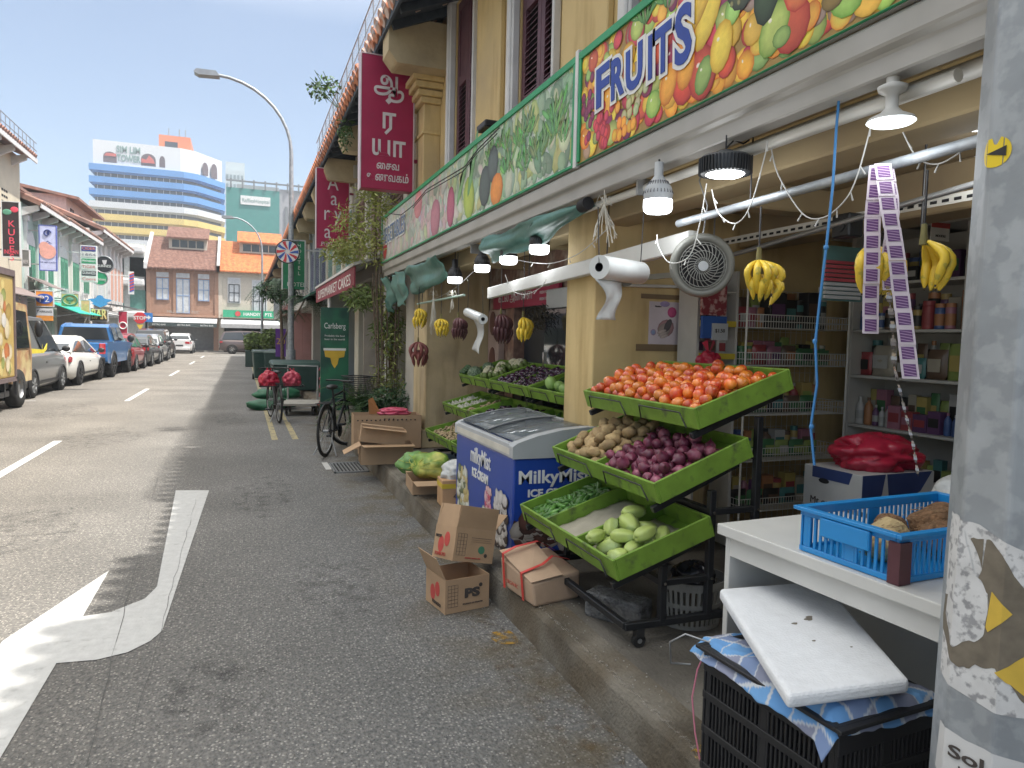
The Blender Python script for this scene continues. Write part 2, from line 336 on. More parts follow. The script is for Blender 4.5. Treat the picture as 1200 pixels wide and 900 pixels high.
# crack and patch lines in the asphalt and lane paint: thin dark sheets
g = MB(); rr = random.Random(3)
for (p, q, nn) in (((185, 560), (100, 900), 30), ((230, 585), (150, 880), 26), ((260, 420), (60, 560), 22)):
    a = gz(*p); b = gz(*q); pts = [a.lerp(b, i/nn)+Vector((rr.uniform(-.007, .007), 0, 0)) for i in range(nn+1)]
    for i in range(nn):
        w = rr.uniform(.0004, .0016); x = pts[i]; y = pts[i+1]; g.add([(x.x-w, x.y, .006), (x.x+w, x.y, .006), (y.x+w, y.y, .006), (y.x-w, y.y, .006)], [(0, 1, 2, 3)])
struct('road_crack', g, mat('crack', (.09, .09, .09), .9))
m_grit = mat('grit', (.30, .29, .27), .9, var=.3, scale=60)
# loose grit and leaf bits along the kerb
g = MB(); rr = random.Random(11)
for i in range(900):
    y = rr.uniform(1.9, 9); x = 1.42-abs(rr.gauss(0, .22)); s = rr.uniform(.002, .006)
    if x < .3: continue
    a = rr.uniform(0, 6); g.ell((x, y, s*.4), (s, s*rr.uniform(.5, 1), s*.5), 5, 3, Matrix.Rotation(a, 3, 'Z'))
for i in range(260):
    y = rr.uniform(1.9, 9); x = 1.5+abs(rr.gauss(0, .12)); s = rr.uniform(.002, .005); g.ell((x, y, .18+s*.4), (s, s, s*.5), 5, 3)
tag(g.build('grit', m_grit), kind='stuff')
# ochre stain of spilled turmeric at kerb
def stain(name, cx, cy, z, rx, ry, seed, m):
    g = MB(); pts = []
    for k in range(26):
        t = 2*math.pi*k/26; q = 1+.5*noise.noise(Vector((math.cos(t)*1.6, math.sin(t)*1.6, seed))); pts.append((cx+rx*q*math.cos(t), cy+ry*q*math.sin(t), z))
    g.poly(pts); return struct(name, g, m)
def stain_mat(nm, col, lo=.42, hi=.62, sc=22):
    m = mat(nm, col, .8, var=.2, scale=20); n = m.node_tree.nodes; l = m.node_tree.links
    t = n.new('ShaderNodeTexNoise'); t.inputs['Scale'].default_value = sc; t.inputs['Detail'].default_value = 8
    tc = n.new('ShaderNodeTexCoord'); l.new(tc.outputs['Object'], t.inputs['Vector'])
    mr = n.new('ShaderNodeMapRange'); mr.inputs[1].default_value = lo; mr.inputs[2].default_value = hi; mr.inputs[4].default_value = .8; l.new(t.outputs[0], mr.inputs[0]); l.new(mr.outputs[0], n['Principled BSDF'].inputs['Alpha']); return m
ms = stain_mat('turmeric_stain', (.42, .24, .02)); ms2 = stain_mat('brown_stain', (.13, .09, .045), .5, .85, 16)
p = gz(592, 748); stain('spice_stain', p.x, p.y, .005, .07, .09, 1, ms)
p = gz(640, 800); stain('mud_stain', p.x-.03, p.y, .0045, .16, .75, 2, ms2)
p = gz(830, 885, .18); stain('spice_stain', p.x, p.y, .1845, .06, .06, 4, ms)
we = stain_mat('worn_edge', (.30, .28, .25), .50, .72, 60); g = MB(); g.quad((1.468, 1.9, .1865), (1.495, 1.9, .1865), (1.495, 9.2, .1865), (1.468, 9.2, .1865)); struct('kerb_edge', g, we)
mo = stain_mat('oil_stain', (.075, .075, .075), .48, .95, 9)
for k, (x, y, a, b_) in enumerate(((-.1, 3.3, .25, .4), (.55, 4.6, .3, .5), (-1.7, 6.5, .4, .7), (.2, 7.4, .3, .8), (-2.0, 12, .5, 1.2), (-3.3, 16, .5, 1.6), (-.2, 14, .3, 1.2), (-3.2, 9.5, .4, .9))): stain('oil_stain', x, y, .0035, a, b_, k+20, mo)
# drain grate in front of the cartons
t = thing('drain_grate', 'black iron drain grate in the road beside the kerb', 'drain grate', (0, 0, 0))
g = MB(); g.box((1.0, 8.35, -.05), (1.40, 9.0, .003)); g.build('grate_pit', m_dark, t)
g = MB()
for k in range(9): g.box((1.03+.042*k, 8.38, .003), (1.05+.042*k, 8.97, .014))
g.box((1.0, 8.35, .003), (1.02, 9, .016)); g.box((1.385, 8.35, .003), (1.405, 9, .016)); g.box((1.0, 8.35, .003), (1.405, 8.38, .016)); g.box((1.0, 8.97, .003), (1.405, 9.0, .016))
g.build('grate_bars', m_steel, t)

# ================================================================ near shophouse (right)
m_yel = mat('yellow_render', (.60, .455, .22), .75, var=.07, scale=2.5, bump=.12, bscale=25, col2=(.47, .36, .20), c2scale=1.3, c2lo=.5, c2hi=.72)
m_yeld = mat('yellow_render_dirty', (.56, .45, .27), .8, var=.12, scale=2, bump=.1, bscale=25, col2=(.36, .29, .19), c2scale=1.7, c2lo=.45, c2hi=.7)
streaks(m_yel, 1.0); streaks(m_yeld, .85)
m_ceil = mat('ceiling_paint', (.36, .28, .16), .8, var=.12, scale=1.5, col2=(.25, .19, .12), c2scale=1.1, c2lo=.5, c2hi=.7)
m_maroon = mat('maroon_wood', (.105, .045, .062), .5, var=.15, scale=8)
m_trim = mat('white_trim', (.62, .62, .62), .6, var=.08)
m_tile_or = mat('terracotta_tile', (.46, .17, .08), .8, var=.3, scale=5, col2=(.22, .10, .07), c2scale=4, c2lo=.5, c2hi=.65)
m_tile_wh = mat('weathered_tile', (.55, .42, .36), .8, var=.3, scale=8, col2=(.48, .19, .1), c2scale=7, c2lo=.45, c2hi=.55)
m_eave = mat('eave_timber', (.05, .065, .085), .8, var=.2, scale=10)
bld = thing('shophouse', 'yellow shophouse with maroon shutters over the greengrocer', 'shophouse', (0, 0, 0), group=None)
g = MB()
WX = 2.2
wins = [(6.92, 7.72), (4.94, 5.76), (2.96, 3.78), (.98, 1.8)]
edges = [9.3]+[v for w in wins for v in (w[1], w[0])]+[-5.0]
for i in range(0, len(edges)-1, 2): g.box((WX, edges[i+1], 2.55), (WX+.25, edges[i], 5.6))
for w in wins: g.box((WX+.001, w[0], 2.55), (WX+.249, w[1], 2.75)); g.box((WX+.001, w[0], 5.25), (WX+.249, w[1], 5.6))
# slight pilasters between windows
for y in (6.12, 4.1): g.box((WX-.05, y, 2.56), (WX, y+.7, 5.3))
g.build('upper_wall', m_yel, bld, bevel=.008)
g = MB(); g.box((2.2, 4.26, .18), (3.1, 4.7, 2.55)); g.box((3.1, 4.3, .18), (4.8, 4.55, 2.55)); g.build('party_wall', m_yel, bld, bevel=.012, bseg=2)
g = MB(); g.box((2.2, 8.9, .18), (3.05, 9.58, 2.55)); g.box((2.14, 8.84, .18), (3.05, 8.899, .42)); g.box((2.14, 8.899, .18), (2.199, 9.64, .42)); g.build('party_wall', m_yeld, bld, bevel=.012)
g = MB(); g.box((2.2, -1.2, .18), (5, -.7, 2.55)); g.build('party_wall', m_yel, bld)
g = MB(); g.box((1.98, -5, 2.551), (5.4, 9.6, 2.60));
for y in (-.2, 1.7, 3.4, 5.6, 7.5): g.box((2.46, y, 2.40), (4.9, y+.16, 2.5505))
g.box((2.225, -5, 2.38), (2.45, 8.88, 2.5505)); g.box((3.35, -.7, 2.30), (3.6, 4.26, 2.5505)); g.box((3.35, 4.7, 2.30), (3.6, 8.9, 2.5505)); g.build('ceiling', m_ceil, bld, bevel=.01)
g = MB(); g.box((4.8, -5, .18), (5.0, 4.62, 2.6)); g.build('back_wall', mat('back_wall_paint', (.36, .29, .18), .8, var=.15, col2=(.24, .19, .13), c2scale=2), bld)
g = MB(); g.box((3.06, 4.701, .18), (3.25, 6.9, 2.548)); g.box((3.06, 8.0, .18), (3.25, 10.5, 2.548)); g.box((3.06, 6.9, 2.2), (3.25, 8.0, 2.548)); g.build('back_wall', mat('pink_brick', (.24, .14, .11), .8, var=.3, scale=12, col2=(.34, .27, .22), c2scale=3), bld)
g = MB(); g.box((3.2, 6.9, .18), (3.24, 8.0, 2.2)); g.build('doorway', mat('door_blue_black', (.02, .03, .045), .4), bld)
# window assemblies: frame, two louvred leaves
for y0, y1 in wins:
    g = MB(); z0, z1 = 2.75, 5.25; fx = WX-.07
    g.box((fx, y1, z0), (WX-.0, y1+.16, z1+.12)); g.box((fx, y0-.03, z0), (WX, y0, z1+.12)); g.box((fx+.002, y0, z1), (WX, y1, z1+.12))
    g.box((fx+.03, y1+.02, z0), (fx-.02, y1+.06, z1)); 
    wf = g.build('window', m_trim, bld, bevel=.01); wf['label'] = 'tall window with white surround'
    ym = (y0+y1)/2
    for a, b in ((y0, ym-.004), (ym+.004, y1)):
        s = MB(); x0 = WX+.02; st = .07
        s.box((x0, a, z0), (x0+.04, a+st, z1)); s.box((x0, b-st, z0), (x0+.04, b, z1))
        for zz in (z0, 3.55, 4.35, z1-.1): s.box((x0+.001, a+st, zz), (x0+.039, b-st, zz+.1))
        s.box((x0+.012, a+st, z0+.1), (x0+.02, b-st, 3.55)); s.box((x0+.012, a+st, 4.45), (x0+.02, b-st, z1-.1))
        for zz in [3.68+.048*k for k in range(14)]:
            s.hexa([(x0+.0, a+st, zz-.02), (x0+.035, a+st, zz+.02), (x0+.035, b-st, zz+.02), (x0, b-st, zz-.02), (x0+.0, a+st, zz-.012), (x0+.035, a+st, zz+.028), (x0+.035, b-st, zz+.028), (x0, b-st, zz-.012)])
        s.box((x0+.04, a+.01, z0), (x0+.05, b-.01, z1), 1)
        s.build('shutter', [m_maroon, m_dark], wf, bevel=.004)
# cornice/bracket under the eave and eave itself
m_brk = mat('bracket_render', (.42, .34, .21), .8, var=.15, scale=4, bump=.3, bscale=15)
def eave(parent, y0, y1, x, z, tile, rise=.42, deep=3.2, timber=m_eave):
    s = MB(); d = Vector((deep, 0, deep*rise))
    s.hexa([(x, y0, z-.10), (x+deep, y0, z-.10+deep*rise), (x+deep, y1, z-.10+deep*rise), (x, y1, z-.10), (x, y0, z-.03), (x+deep, y0, z-.03+deep*rise), (x+deep, y1, z-.03+deep*rise), (x, y1, z-.03)])
    k = y0+.2
    while k < y1: s.bar((x+.03, k, z-.13), (x+.95, k, z-.13+.92*rise), .06, .09); k += .42
    s.box((x-.03, y0, z-.16), (x, y1, z-.02)); s.build('eave_boards', timber, parent)
    t = MB(); nrow = max(3, int((y1-y0)/.23)); w = (y1-y0)/nrow; nc = 9
    for i in range(nrow):
        yc = y0+w*(i+.5)
        t.cyl((x-.07, yc, z-.02), (x+deep, yc, z+deep*rise+.03), w*.36, w*.36, 6, True)
        for j in range(nc if (y1-y0) < 8 and y0 < 30 else 1):
            xx = x-.075+j*.3; t.cyl((xx, yc, z-.012+(xx-x)*rise), (xx+.05, yc, z+.012+(xx-x)*rise), w*.43, w*.41, 6, True)
    t.hexa([(x-.02, y0, z-.03), (x+deep, y0, z-.03+deep*rise), (x+deep, y1, z-.03+deep*rise), (x-.02, y1, z-.03), (x-.02, y0, z), (x+deep, y0, z+deep*rise), (x+deep, y1, z+deep*rise), (x-.02, y1, z)])
    return t.build('roof', tile, parent)
eave(bld, 6.05, 9.5, 1.5, 5.12, m_tile_wh)
eave(bld, 4.4, 6.03, 1.6, 5.12, m_tile_wh)  # unseen eave pieces, from here to the near end, stepped to shape the road shadow
eave(bld, 3.2, 4.38, 1.44, 5.12, m_tile_wh)
eave(bld, -5, 3.18, 1.24, 5.1, m_tile_wh)
g = MB(); g.prism([(0, 0), (.62, 0), (.62, .5), (0, .5), (-.1, .42), (-.1, .12)], (1.6, 7.95, 4.62), (1, 0, 0), (0, 0, 1), (0, .35, 0)); g.box((2.0, 8.3, 4.75), (2.25, 9.3, 5.1)); g.build('bracket', m_brk, bld, bevel=.03, bseg=2)
# pilaster with capital at the boundary
g = MB(); g.box((2.0, 8.35, 2.7), (2.2, 8.75, 4.35)); 
for i, (e, z) in enumerate(((.02, 4.0), (.05, 4.35), (.09, 4.42), (.13, 4.5), (.17, 4.57))): g.box((2.0-e, 8.35-e, z), (2.2, 8.75+e, z+(.04 if i == 0 else .065)))
g.build('pilaster', m_yel, bld, bevel=.006)
# rail along the gutter (light cage seen on the roof edge)
t = thing('gutter_rail', 'thin galvanised rail standing along the edge of the tiled roof', 'railing')
g = MB(); y = 6.2
while y < 15: g.cyl((1.42, y, 5.06), (1.40, y, 5.46), .008, n=5); y += .55
g.cyl((1.40, 6.1, 5.46), (1.40, 15, 5.46), .008, n=5); g.cyl((1.41, 6.1, 5.27), (1.41, 15, 5.27), .006, n=5)
g.build('rail', m_steel, t)
g = MB()
for k in range(12):
    a = 6.2+k*.73; g.box((1.405, a, 5.08), (1.409, a+.7, 5.44))
g.build('panel', mat('clear_sheet', (.6, .65, .7), .3, alpha=.25, var=0), t)

# ================================================================ awning box with banners
bx = 1.95
aw = thing('awning_beam', 'long grey metal awning beam under the fruit banners', 'awning')
g = MB(); y0, y1 = -3, 10.5
prof = [(0, 0), (0, .07), (-.03, .09), (-.03, .17), (.0, .19), (.22, .19), (.22, .12), (.10, .10), (.08, .0)]
g.prism(prof, (bx, y0, 2.48), (1, 0, 0), (0, 0, 1), (0, y1-y0, 0)); g.build('beam', mat('grey_aluminium', (.40, .39, .37), .45, metal=.2, var=.1, scale=3, col2=(.29, .28, .25), c2scale=1.3, c2lo=.45, c2hi=.75), aw, bevel=.006)
g = MB(); g.cyl((2.05, 1.6, 2.44), (2.05, 4.2, 2.44), .022, n=10); g.cyl((2.12, -1, 2.47), (2.12, 3.0, 2.47), .03, n=10); g.build('roller_tube', m_offw, aw)
g = MB()
for yy in (3.4, 4.6, 6.4, 8.2): g.box((2.0, yy, 2.40), (2.08, yy+.02, 2.49))
g.build('brackets', m_steel, aw)
# banners
m_green = mat('green_border', (.03, .30, .13), .5)
def banner(y0, y1, z0, z1, label, kind):
    t = thing('banner', label, 'banner')
    X = bx-.035
    g = MB(); g.box((X+.004, y0, z0), (X+.03, y1, z1)); g.build('backing', mat('banner_back', (.5, .5, .48), .6), t)
    g = MB(); 
    for a, b in (((X-.012, y0, z1-.045), (X+.004, y1, z1)), ((X-.012, y0, z0), (X+.004, y1, z0+(.018 if kind == 'veg' else .004))), ((X-.011, y0, z0+.018), (X+.004, y0+.04, z1-.045)), ((X-.011, y1-.03, z0+.018), (X+.004, y1, z1-.045))): g.box(a, b)
    g.build('border', m_green, t, bevel=.003)
    # artwork plane: u along -Y (left to right as read from the street), v up
    W_, H_ = y1-y0, z1-z0
    p = MB(); p.hascol = True; p.T = frame((X+.003, y1, z0), (0, -1, 0), (0, 0, 1)); rr = random.Random(5 if kind == 'fruit' else 9)
    base = (.56, .60, .56) if kind == 'veg' else (.36, .22, .06)
    p.ink = base; p.add([(0, 0, 0), (W_, 0, 0), (W_, H_, 0), (0, H_, 0)], [(0, 1, 2, 3)])
    z = [0.0004]
    def blob(x, y, rx, ry, ang, ci, co, **k):
        # keep the artwork inside its sheet
        mr_ = max(rx, ry)
        x = min(max(x, mr_*.9+.03), W_-mr_*.9-.03); y = min(max(y, ry*.9+.02), H_-ry*.9-.05)
        z[0] += .000003; disc_print(p, x, y, rx, ry, ang, ci, co, z[0], **k)
        if kind == 'fruit' and rx > .05: z[0] += .000003; disc_print(p, x-rx*.3, y+ry*.35, rx*.16, ry*.10, ang, (.9, .85, .75), tuple(min(1, v*1.25) for v in ci), z[0], n=7)
    def jit(c, a=.18): return tuple(max(0, v*(1+rr.uniform(-a, a))) for v in c)
    if kind == 'fruit':
        reds = [((.75, .12, .06), (.30, .015, .02)), ((.72, .08, .12), (.28, .01, .03))]; oranges = [((.95, .45, .06), (.6, .14, .01)), ((.9, .55, .10), (.6, .25, .02))]
        yel = [((.95, .72, .10), (.6, .32, .02)), ((.9, .6, .08), (.55, .25, .01))]; grn = [((.5, .68, .18), (.14, .3, .03)), ((.35, .5, .15), (.08, .18, .03))]
        dk = [((.06, .10, .05), (.01, .02, .01)), ((.12, .14, .08), (.02, .03, .02))]; gr = [((.30, .04, .12), (.08, .005, .03)), ((.45, .35, .25), (.2, .13, .06))]
        for i in range(900):   # crowded backdrop of small fruit
            c = rr.choice(reds+oranges+yel+grn+gr); r_ = rr.uniform(.035, .075); blob(rr.uniform(0, W_), rr.uniform(0, H_), r_, r_*rr.uniform(.8, 1.3), rr.uniform(0, 3), jit(c[0]), jit(c[1]))
        def cluster(cx, cy, n, r_, c, s): 
            for i in range(n): blob(cx+rr.gauss(0, s), cy+rr.gauss(0, s*1.2), r_, r_*1.15, 0, jit(c[0]), jit(c[1]))
        px = W_
        for i in range(26):
            u = .95+ (px-1.1)*rr.random(); c = rr.choice([oranges[0], yel[0], reds[0], grn[0], oranges[1]]); r_ = rr.uniform(.075, .105)
            blob(u, rr.uniform(.1, H_-.15), r_, r_*rr.uniform(1.0, 1.4), rr.uniform(-.5, .5), jit(c[0]), jit(c[1]))
        cluster(.30, .16, 22, .028, reds[1], .06); cluster(.12, .30, 18, .028, gr[0], .06); cluster(.62, .22, 26, .03, ((.62, .62, .32), (.25, .27, .06)), .07)
        cluster(.55, .10, 10, .03, oranges[0], .05)
        for (u, v, a, b, an, c) in ((.98, .17, .07, .10, -.3, oranges[0]), (1.12, .20, .07, .10, -.2, oranges[0]), (1.26, .12, .06, .085, -.4, grn[1]), (1.03, .42, .085, .075, 0, reds[1]), (1.12, .52, .085, .08, 0, reds[1]), (.88, .40, .13, .10, .2, reds[0]),
                                    (1.28, .38, .075, .16, -.5, yel[0]), (1.38, .2, .075, .11, -.2, yel[0]), (1.22, .6, .07, .16, -.6, yel[1]), (1.5, .5, .11, .17, .1, dk[1]), (1.66, .33, .08, .15, -.1, dk[0]), (1.84, .28, .09, .12, -.2, ((.9, .3, .1), (.55, .03, .03))),
                                    (2.02, .45, .095, .10, 0, grn[0]), (1.86, .58, .10, .09, 0, grn[0]), (2.2, .36, .09, .12, -.2, oranges[0]), (2.35, .52, .09, .10, 0, oranges[0]), (1.75, .10, .05, .04, 0, grn[1]), (2.0, .14, .055, .045, 0, ((.3, .2, .06), (.12, .08, .02)))):
            blob(u, v, a, b, an, c[0], c[1])
        cluster(2.55, .42, 20, .032, gr[0], .08); cluster(2.8, .5, 8, .05, reds[0], .09)
        for i in range(60):   # pineapple scales on the dark one
            blob(1.5+rr.gauss(0, .045), .5+rr.gauss(0, .07), .012, .016, .5, (.30, .28, .12), (.03, .05, .02), n=6)
        for i in range(34):   # fan leaves
            a = rr.uniform(0, math.pi); blob(rr.choice((.75, .95, 1.45, 2.1))+.1*math.cos(a), .62+.06*rr.random(), .07, .014, a, (.14, .34, .08), (.03, .12, .02), n=8)
    else:
        soft = [((.52, .60, .38), (.30, .42, .22)), ((.30, .46, .26), (.12, .30, .14)), ((.62, .66, .50), (.38, .50, .34)), ((.14, .28, .13), (.06, .15, .07)), ((.5, .55, .12), (.28, .36, .06))]
        pk = [((.62, .30, .32), (.5, .14, .18)), ((.55, .44, .55), (.40, .30, .42)), ((.62, .45, .36), (.55, .28, .2))]
        # W_ is ~6.3 m; left end faded, right end deep green
        for i in range(900):
            u = rr.uniform(0, W_); f_ = u/W_; c = rr.choice(soft if (f_ > .55 or rr.random() < .6) else pk); fade = .12+.62*(1-f_)
            ci = tuple(v*(1-fade)+.60*fade for v in jit(c[0])); co = tuple(v*(1-fade)+.55*fade for v in jit(c[1])); r_ = rr.uniform(.03, .10)
            blob(u, rr.uniform(0, H_), r_*rr.uniform(.5, 1), r_*rr.uniform(1, 1.8), rr.uniform(-1.2, 1.2), ci, co, n=9)
        for k in range(26):   # leafy bunches near the right end
            u0 = W_-.15-1.5*rr.random(); v0 = rr.uniform(.12, H_-.2)
            for j in range(12): a = rr.uniform(.6, 2.6); L = rr.uniform(.05, .16); blob(u0+L*math.cos(a), v0+L*math.sin(a), L*.55, L*.14, a, jit((.22, .42, .14), .4), jit((.05, .18, .05), .4), n=7)
        for (u, v, a, b, an, c) in ((W_-1.75, .22, .15, .17, 0, ((.10, .13, .12), (.04, .05, .05))), (W_-1.55, .36, .13, .15, 0, ((.12, .15, .14), (.04, .05, .05))), (W_-1.45, .13, .15, .13, 0, ((.85, .32, .06), (.6, .16, .02))), (W_-2.2, .2, .16, .2, .3, ((.48, .58, .10), (.22, .34, .04))),
                                    (W_-2.1, .48, .3, .06, 1.1, ((.22, .45, .18), (.08, .24, .08))), (W_-2.4, .42, .3, .055, .9, ((.25, .45, .2), (.1, .28, .1))), (W_-2.8, .22, .14, .2, 0, ((.5, .12, .2), (.3, .05, .12))), (W_-3.4, .2, .2, .2, 0, ((.5, .2, .25), (.35, .1, .16))), (.25, .2, .14, .16, 0, ((.62, .06, .06), (.4, .02, .03))), (W_-4.2, .5, .2, .16, 0, ((.75, .3, .32), (.6, .18, .2)))):
            blob(u, v, a, b, an, c[0], c[1])
    p.build('print', PRINT, t)
    return t, X
bt, X = banner(4.02, 10.5, 2.67, 3.34, 'faded vegetable banner on the awning, left of the fruit one', 'veg')
text('VEGETABLES', (X-.004, 9.62, 2.92), (0, -1, 0), (-1, 0, 0), .34, m_white, bt, width=1.5, bold=.016)
text('VEGETABLES', (X-.008, 9.62, 2.925), (0, -1, 0), (-1, 0, 0), .32, mat('faded_blue', (.12, .20, .36), .5), bt, width=1.47)
bt, X = banner(-1.2, 3.98, 2.67, 3.34, 'bright fruit banner with big blue lettering on the awning', 'fruit')
for i, ch in enumerate('FRUITS'):
    xl, xr, yb, yt = ((697, 716, 122, 78), (714, 733, 113, 68), (732, 756, 102, 55), (756, 770, 91, 42), (766, 790, 83, 30), (789, 814, 72, 6))[i]; b0 = gx((xl+xr)/2, yb, X-.004); t0 = gx((xl+xr)/2-2, yt, X-.004); y, z = b0.y, b0.z; sc = (t0.z-b0.z)/.73; wl = (gx(xl, yb, X).y-gx(xr, yb, X).y)*(.45 if ch == 'I' else .86)
    text(ch, (X-.004, y, z), (0, -1, .05), (-1, 0, 0), sc, m_white, bt, name='letter_outline', bold=.03, width=wl+.035)
    text(ch, (X-.008, y, z), (0, -1, .05), (-1, 0, 0), sc, mat('letter_blue', (.02, .06, .34), .5), bt, name='letter', bold=.010, width=wl-.015)
g = MB(); g.box((bx-.05, 3.98, 2.66), (bx-.02, 4.02, 3.36)); g.build('mullion', m_trim, aw)
# cable over banner
g = MB(); pts = [gx(x, y, 1.87) for x, y in ((585, 150), (560, 175), (545, 195), (520, 210), (500, 222), (485, 240), (470, 252), (455, 250))]
g.tube(pts, .006); g.tube([p+Vector((0, .05, -.03)) for p in pts[:-2]], .005); tag(g.build('cable', m_black), 'black cable looped over the top of the faded vegetable banner', 'cable')
g = MB(); p = gx(572, 153, 2.0); g.box((1.93, p.y-.12, p.z), (2.2, p.y+.12, p.z+.06)); tag(g.build('floodlight', m_black, bevel=.01), 'small black floodlight on the yellow wall above the banner', 'floodlight')

# ================================================================ further right row
m_tilep = m_tile_or
row = [(9.6, 14.6, (.42, .40, .36), (.16, .10, .09), 'grey rendered shophouse carrying the two maroon signs'), (14.6, 19.5, (.52, .50, .42), (.18, .30, .28), 'cream shophouse behind the small maroon sign'), (19.5, 24.5, (.30, .34, .36), (.10, .12, .2), 'blue grey shophouse behind the street lamp'), (24.5, 34, (.5, .48, .44), (.2, .2, .2), 'pale shophouse beyond the wheelie bins'), (34, 45, (.42, .22, .2), (.5, .5, .5), 'pinkish shophouse far along the right row'), (45, 53.5, (.5, .5, .46), (.15, .2, .3), 'last pale shophouse on the right row')]
for i, (y0, y1, c, c2, lab) in enumerate(row):
    b = thing('shophouse', lab, 'shophouse')
    mw = mat('render_%d' % i, c, .8, var=.1, scale=2); mc = mat('paint_%d' % i, c2, .6)
    g = MB(); g.box((2.2, y0, 2.7), (2.5, y1, 5.9)); g.box((2.2, y0, .18), (2.6, y0+.5, 2.7)); g.box((2.6, y0, .18), (4.4, y0+.25, 2.7)); g.box((4.0, y0+.25, .18), (4.3, y1, 2.7)); g.box((2.5, y0, 2.6), (4.3, y1, 2.72)); g.box((2.1, y0, 2.62), (2.2, y1, 2.85))
    g.box((2.5, y0+.001, 2.72), (9, y0+.25, 6.6)); g.build('wall', mw, b, bevel=.01)
    nwin = max(2, int((y1-y0)/1.6))
    for k in range(nwin):
        yc = y0+(k+.5)*(y1-y0)/nwin
        w = MB(); w.box((2.14, yc-.5, 3.0), (2.2, yc+.5, 4.9)); wf = w.build('window', m_trim if i % 2 else mw, b, bevel=.01)
        w = MB()
        for s_ in (-1, 1):
            w.box((2.10, yc+(.03 if s_ > 0 else -.42), 3.05), (2.139, yc+(.42 if s_ > 0 else -.03), 4.2))
            for q in range(14): w.box((2.085, yc+(.06 if s_ > 0 else -.39), 3.15+.07*q), (2.099, yc+(.39 if s_ > 0 else -.06), 3.19+.07*q))
        w.build('shutter', mc, wf)
        if i < 2:
            w = MB(); pr = [(.45*math.cos(a), .32*math.sin(a)) for a in [math.pi*q/8 for q in range(9)]]; w.prism(pr, (2.12, yc, 4.3), (0, 1, 0), (0, 0, 1), (.019, 0, 0)); w.build('fanlight', m_offw, wf)
        for s_ in (-.72, .72):
            if s_ > 0 and k < nwin-1: continue
            w = MB(); w.box((2.08, yc+s_-.12, 2.86), (2.2, yc+s_+.12, 4.7)); w.box((2.04, yc+s_-.17, 4.7), (2.2, yc+s_+.17, 4.95)); w.build('pilaster', mw, b, bevel=.01)
    for k in range(3):
        yc = y0+.1+(y1-y0-.2)*k/2; w = MB(); w.prism([(0, 0), (.66, 0), (.66, .42), (0, .42), (-.08, .2)], (1.56, yc-.14, 4.62), (1, 0, 0), (0, 0, 1), (0, .28, 0)); w.build('bracket', m_brk, b, bevel=.03)
    eave(b, y0, y1, 1.5, 5.12+.03*(i > 0), m_tile_or)
    g = MB(); g.box((3.95, y0+1.2, .18), (3.999, y0+2.1, 2.3)); g.build('door', mc, b)
g = MB(); g.box((2.5, -5, 2.6), (9, -4.8, 6)); g.box((8.8, -5, 0), (9, 53, 6.5)); g.build('rear_wall', m_yeld, bld)
# ================================================================ signs on the right row
m_sign = mat('maroon_sign', (.32, .014, .065), .4, var=.06)
m_let = mat('sign_silver', (.58, .55, .56), .5)
def hang_sign(y, x0, x1, z0, z1, label, wallx=2.2):
    t = thing('hanging_sign', label, 'sign')
    g = MB(); g.box((x0, y, z0), (x1, y+.16, z1)); g.build('panel', m_sign, t, bevel=.006)
    g = MB(); g.box((x0-.012, y-.006, z0-.012), (x0, y+.166, z1+.012)); g.box((x1, y-.006, z0-.012), (x1+.012, y+.166, z1+.012)); g.box((x0, y-.006, z1), (x1, y+.166, z1+.012)); g.build('edge_trim', mat('sign_trim', (.55, .45, .48), .4), t)
    g = MB()
    for z in (z0+.25*(z1-z0), z0+.72*(z1-z0)): g.box((x1+.012, y+.06, z-.02), (wallx, y+.1, z+.02))
    g.build('arm', m_sign, t)
    return t
y = 8.6; t = hang_sign(y, 1.31, 1.93, 3.36, 4.91, 'large maroon hanging sign with silver Tamil lettering')
U_, N_ = (1, 0, 0), (0, -1, 0)
text('\u0B86', (1.63, y, 4.50), U_, N_, .34, m_let, t, width=.36, bold=.004)
text('\u0BB0', (1.63, y, 4.08), U_, N_, .32, m_let, t, width=.16, bold=.006)
g = MB(); g.prism([(0, -.04), (.04, 0), (0, .04), (-.04, 0)], (1.63, y-.001, 4.40), (1, 0, 0), (0, 0, 1), (0, -.004, 0)); g.build('letter_dot', m_let, t)
text('\u0BAF\u0BBE', (1.63, y, 3.76), U_, N_, .32, m_let, t, width=.40, bold=.006)
text('\u0B9A\u0BC8\u0BB5' if False else '\u0BC8\u0B9A\u0BB5', (1.63, y, 3.60), U_, N_, .12, m_let, t, width=.27, bold=.002)
text('\u0B89\u0BA3\u0BB5\u0B95\u0BAE\u0BCD', (1.63, y, 3.46), U_, N_, .13, m_let, t, width=.50, bold=.002)
y = 14.5; t = hang_sign(y, 1.36, 1.98, 3.32, 4.86, 'smaller looking maroon sign with thin white letters, farther up the street')
for ch, z, dx, s in (('A', 4.46, .0, .40), ('a', 4.17, .02, .40), ('r', 3.87, -.12, .42), ('y', 3.87, .10, .42), ('a', 3.52, -.1, .40)): text(ch, (1.67+dx, y, z), U_, N_, s, m_let, t, name='letter', sx=.8)
text('PURE VEG', (1.67, y, 3.37), U_, N_, .1, m_let, t)
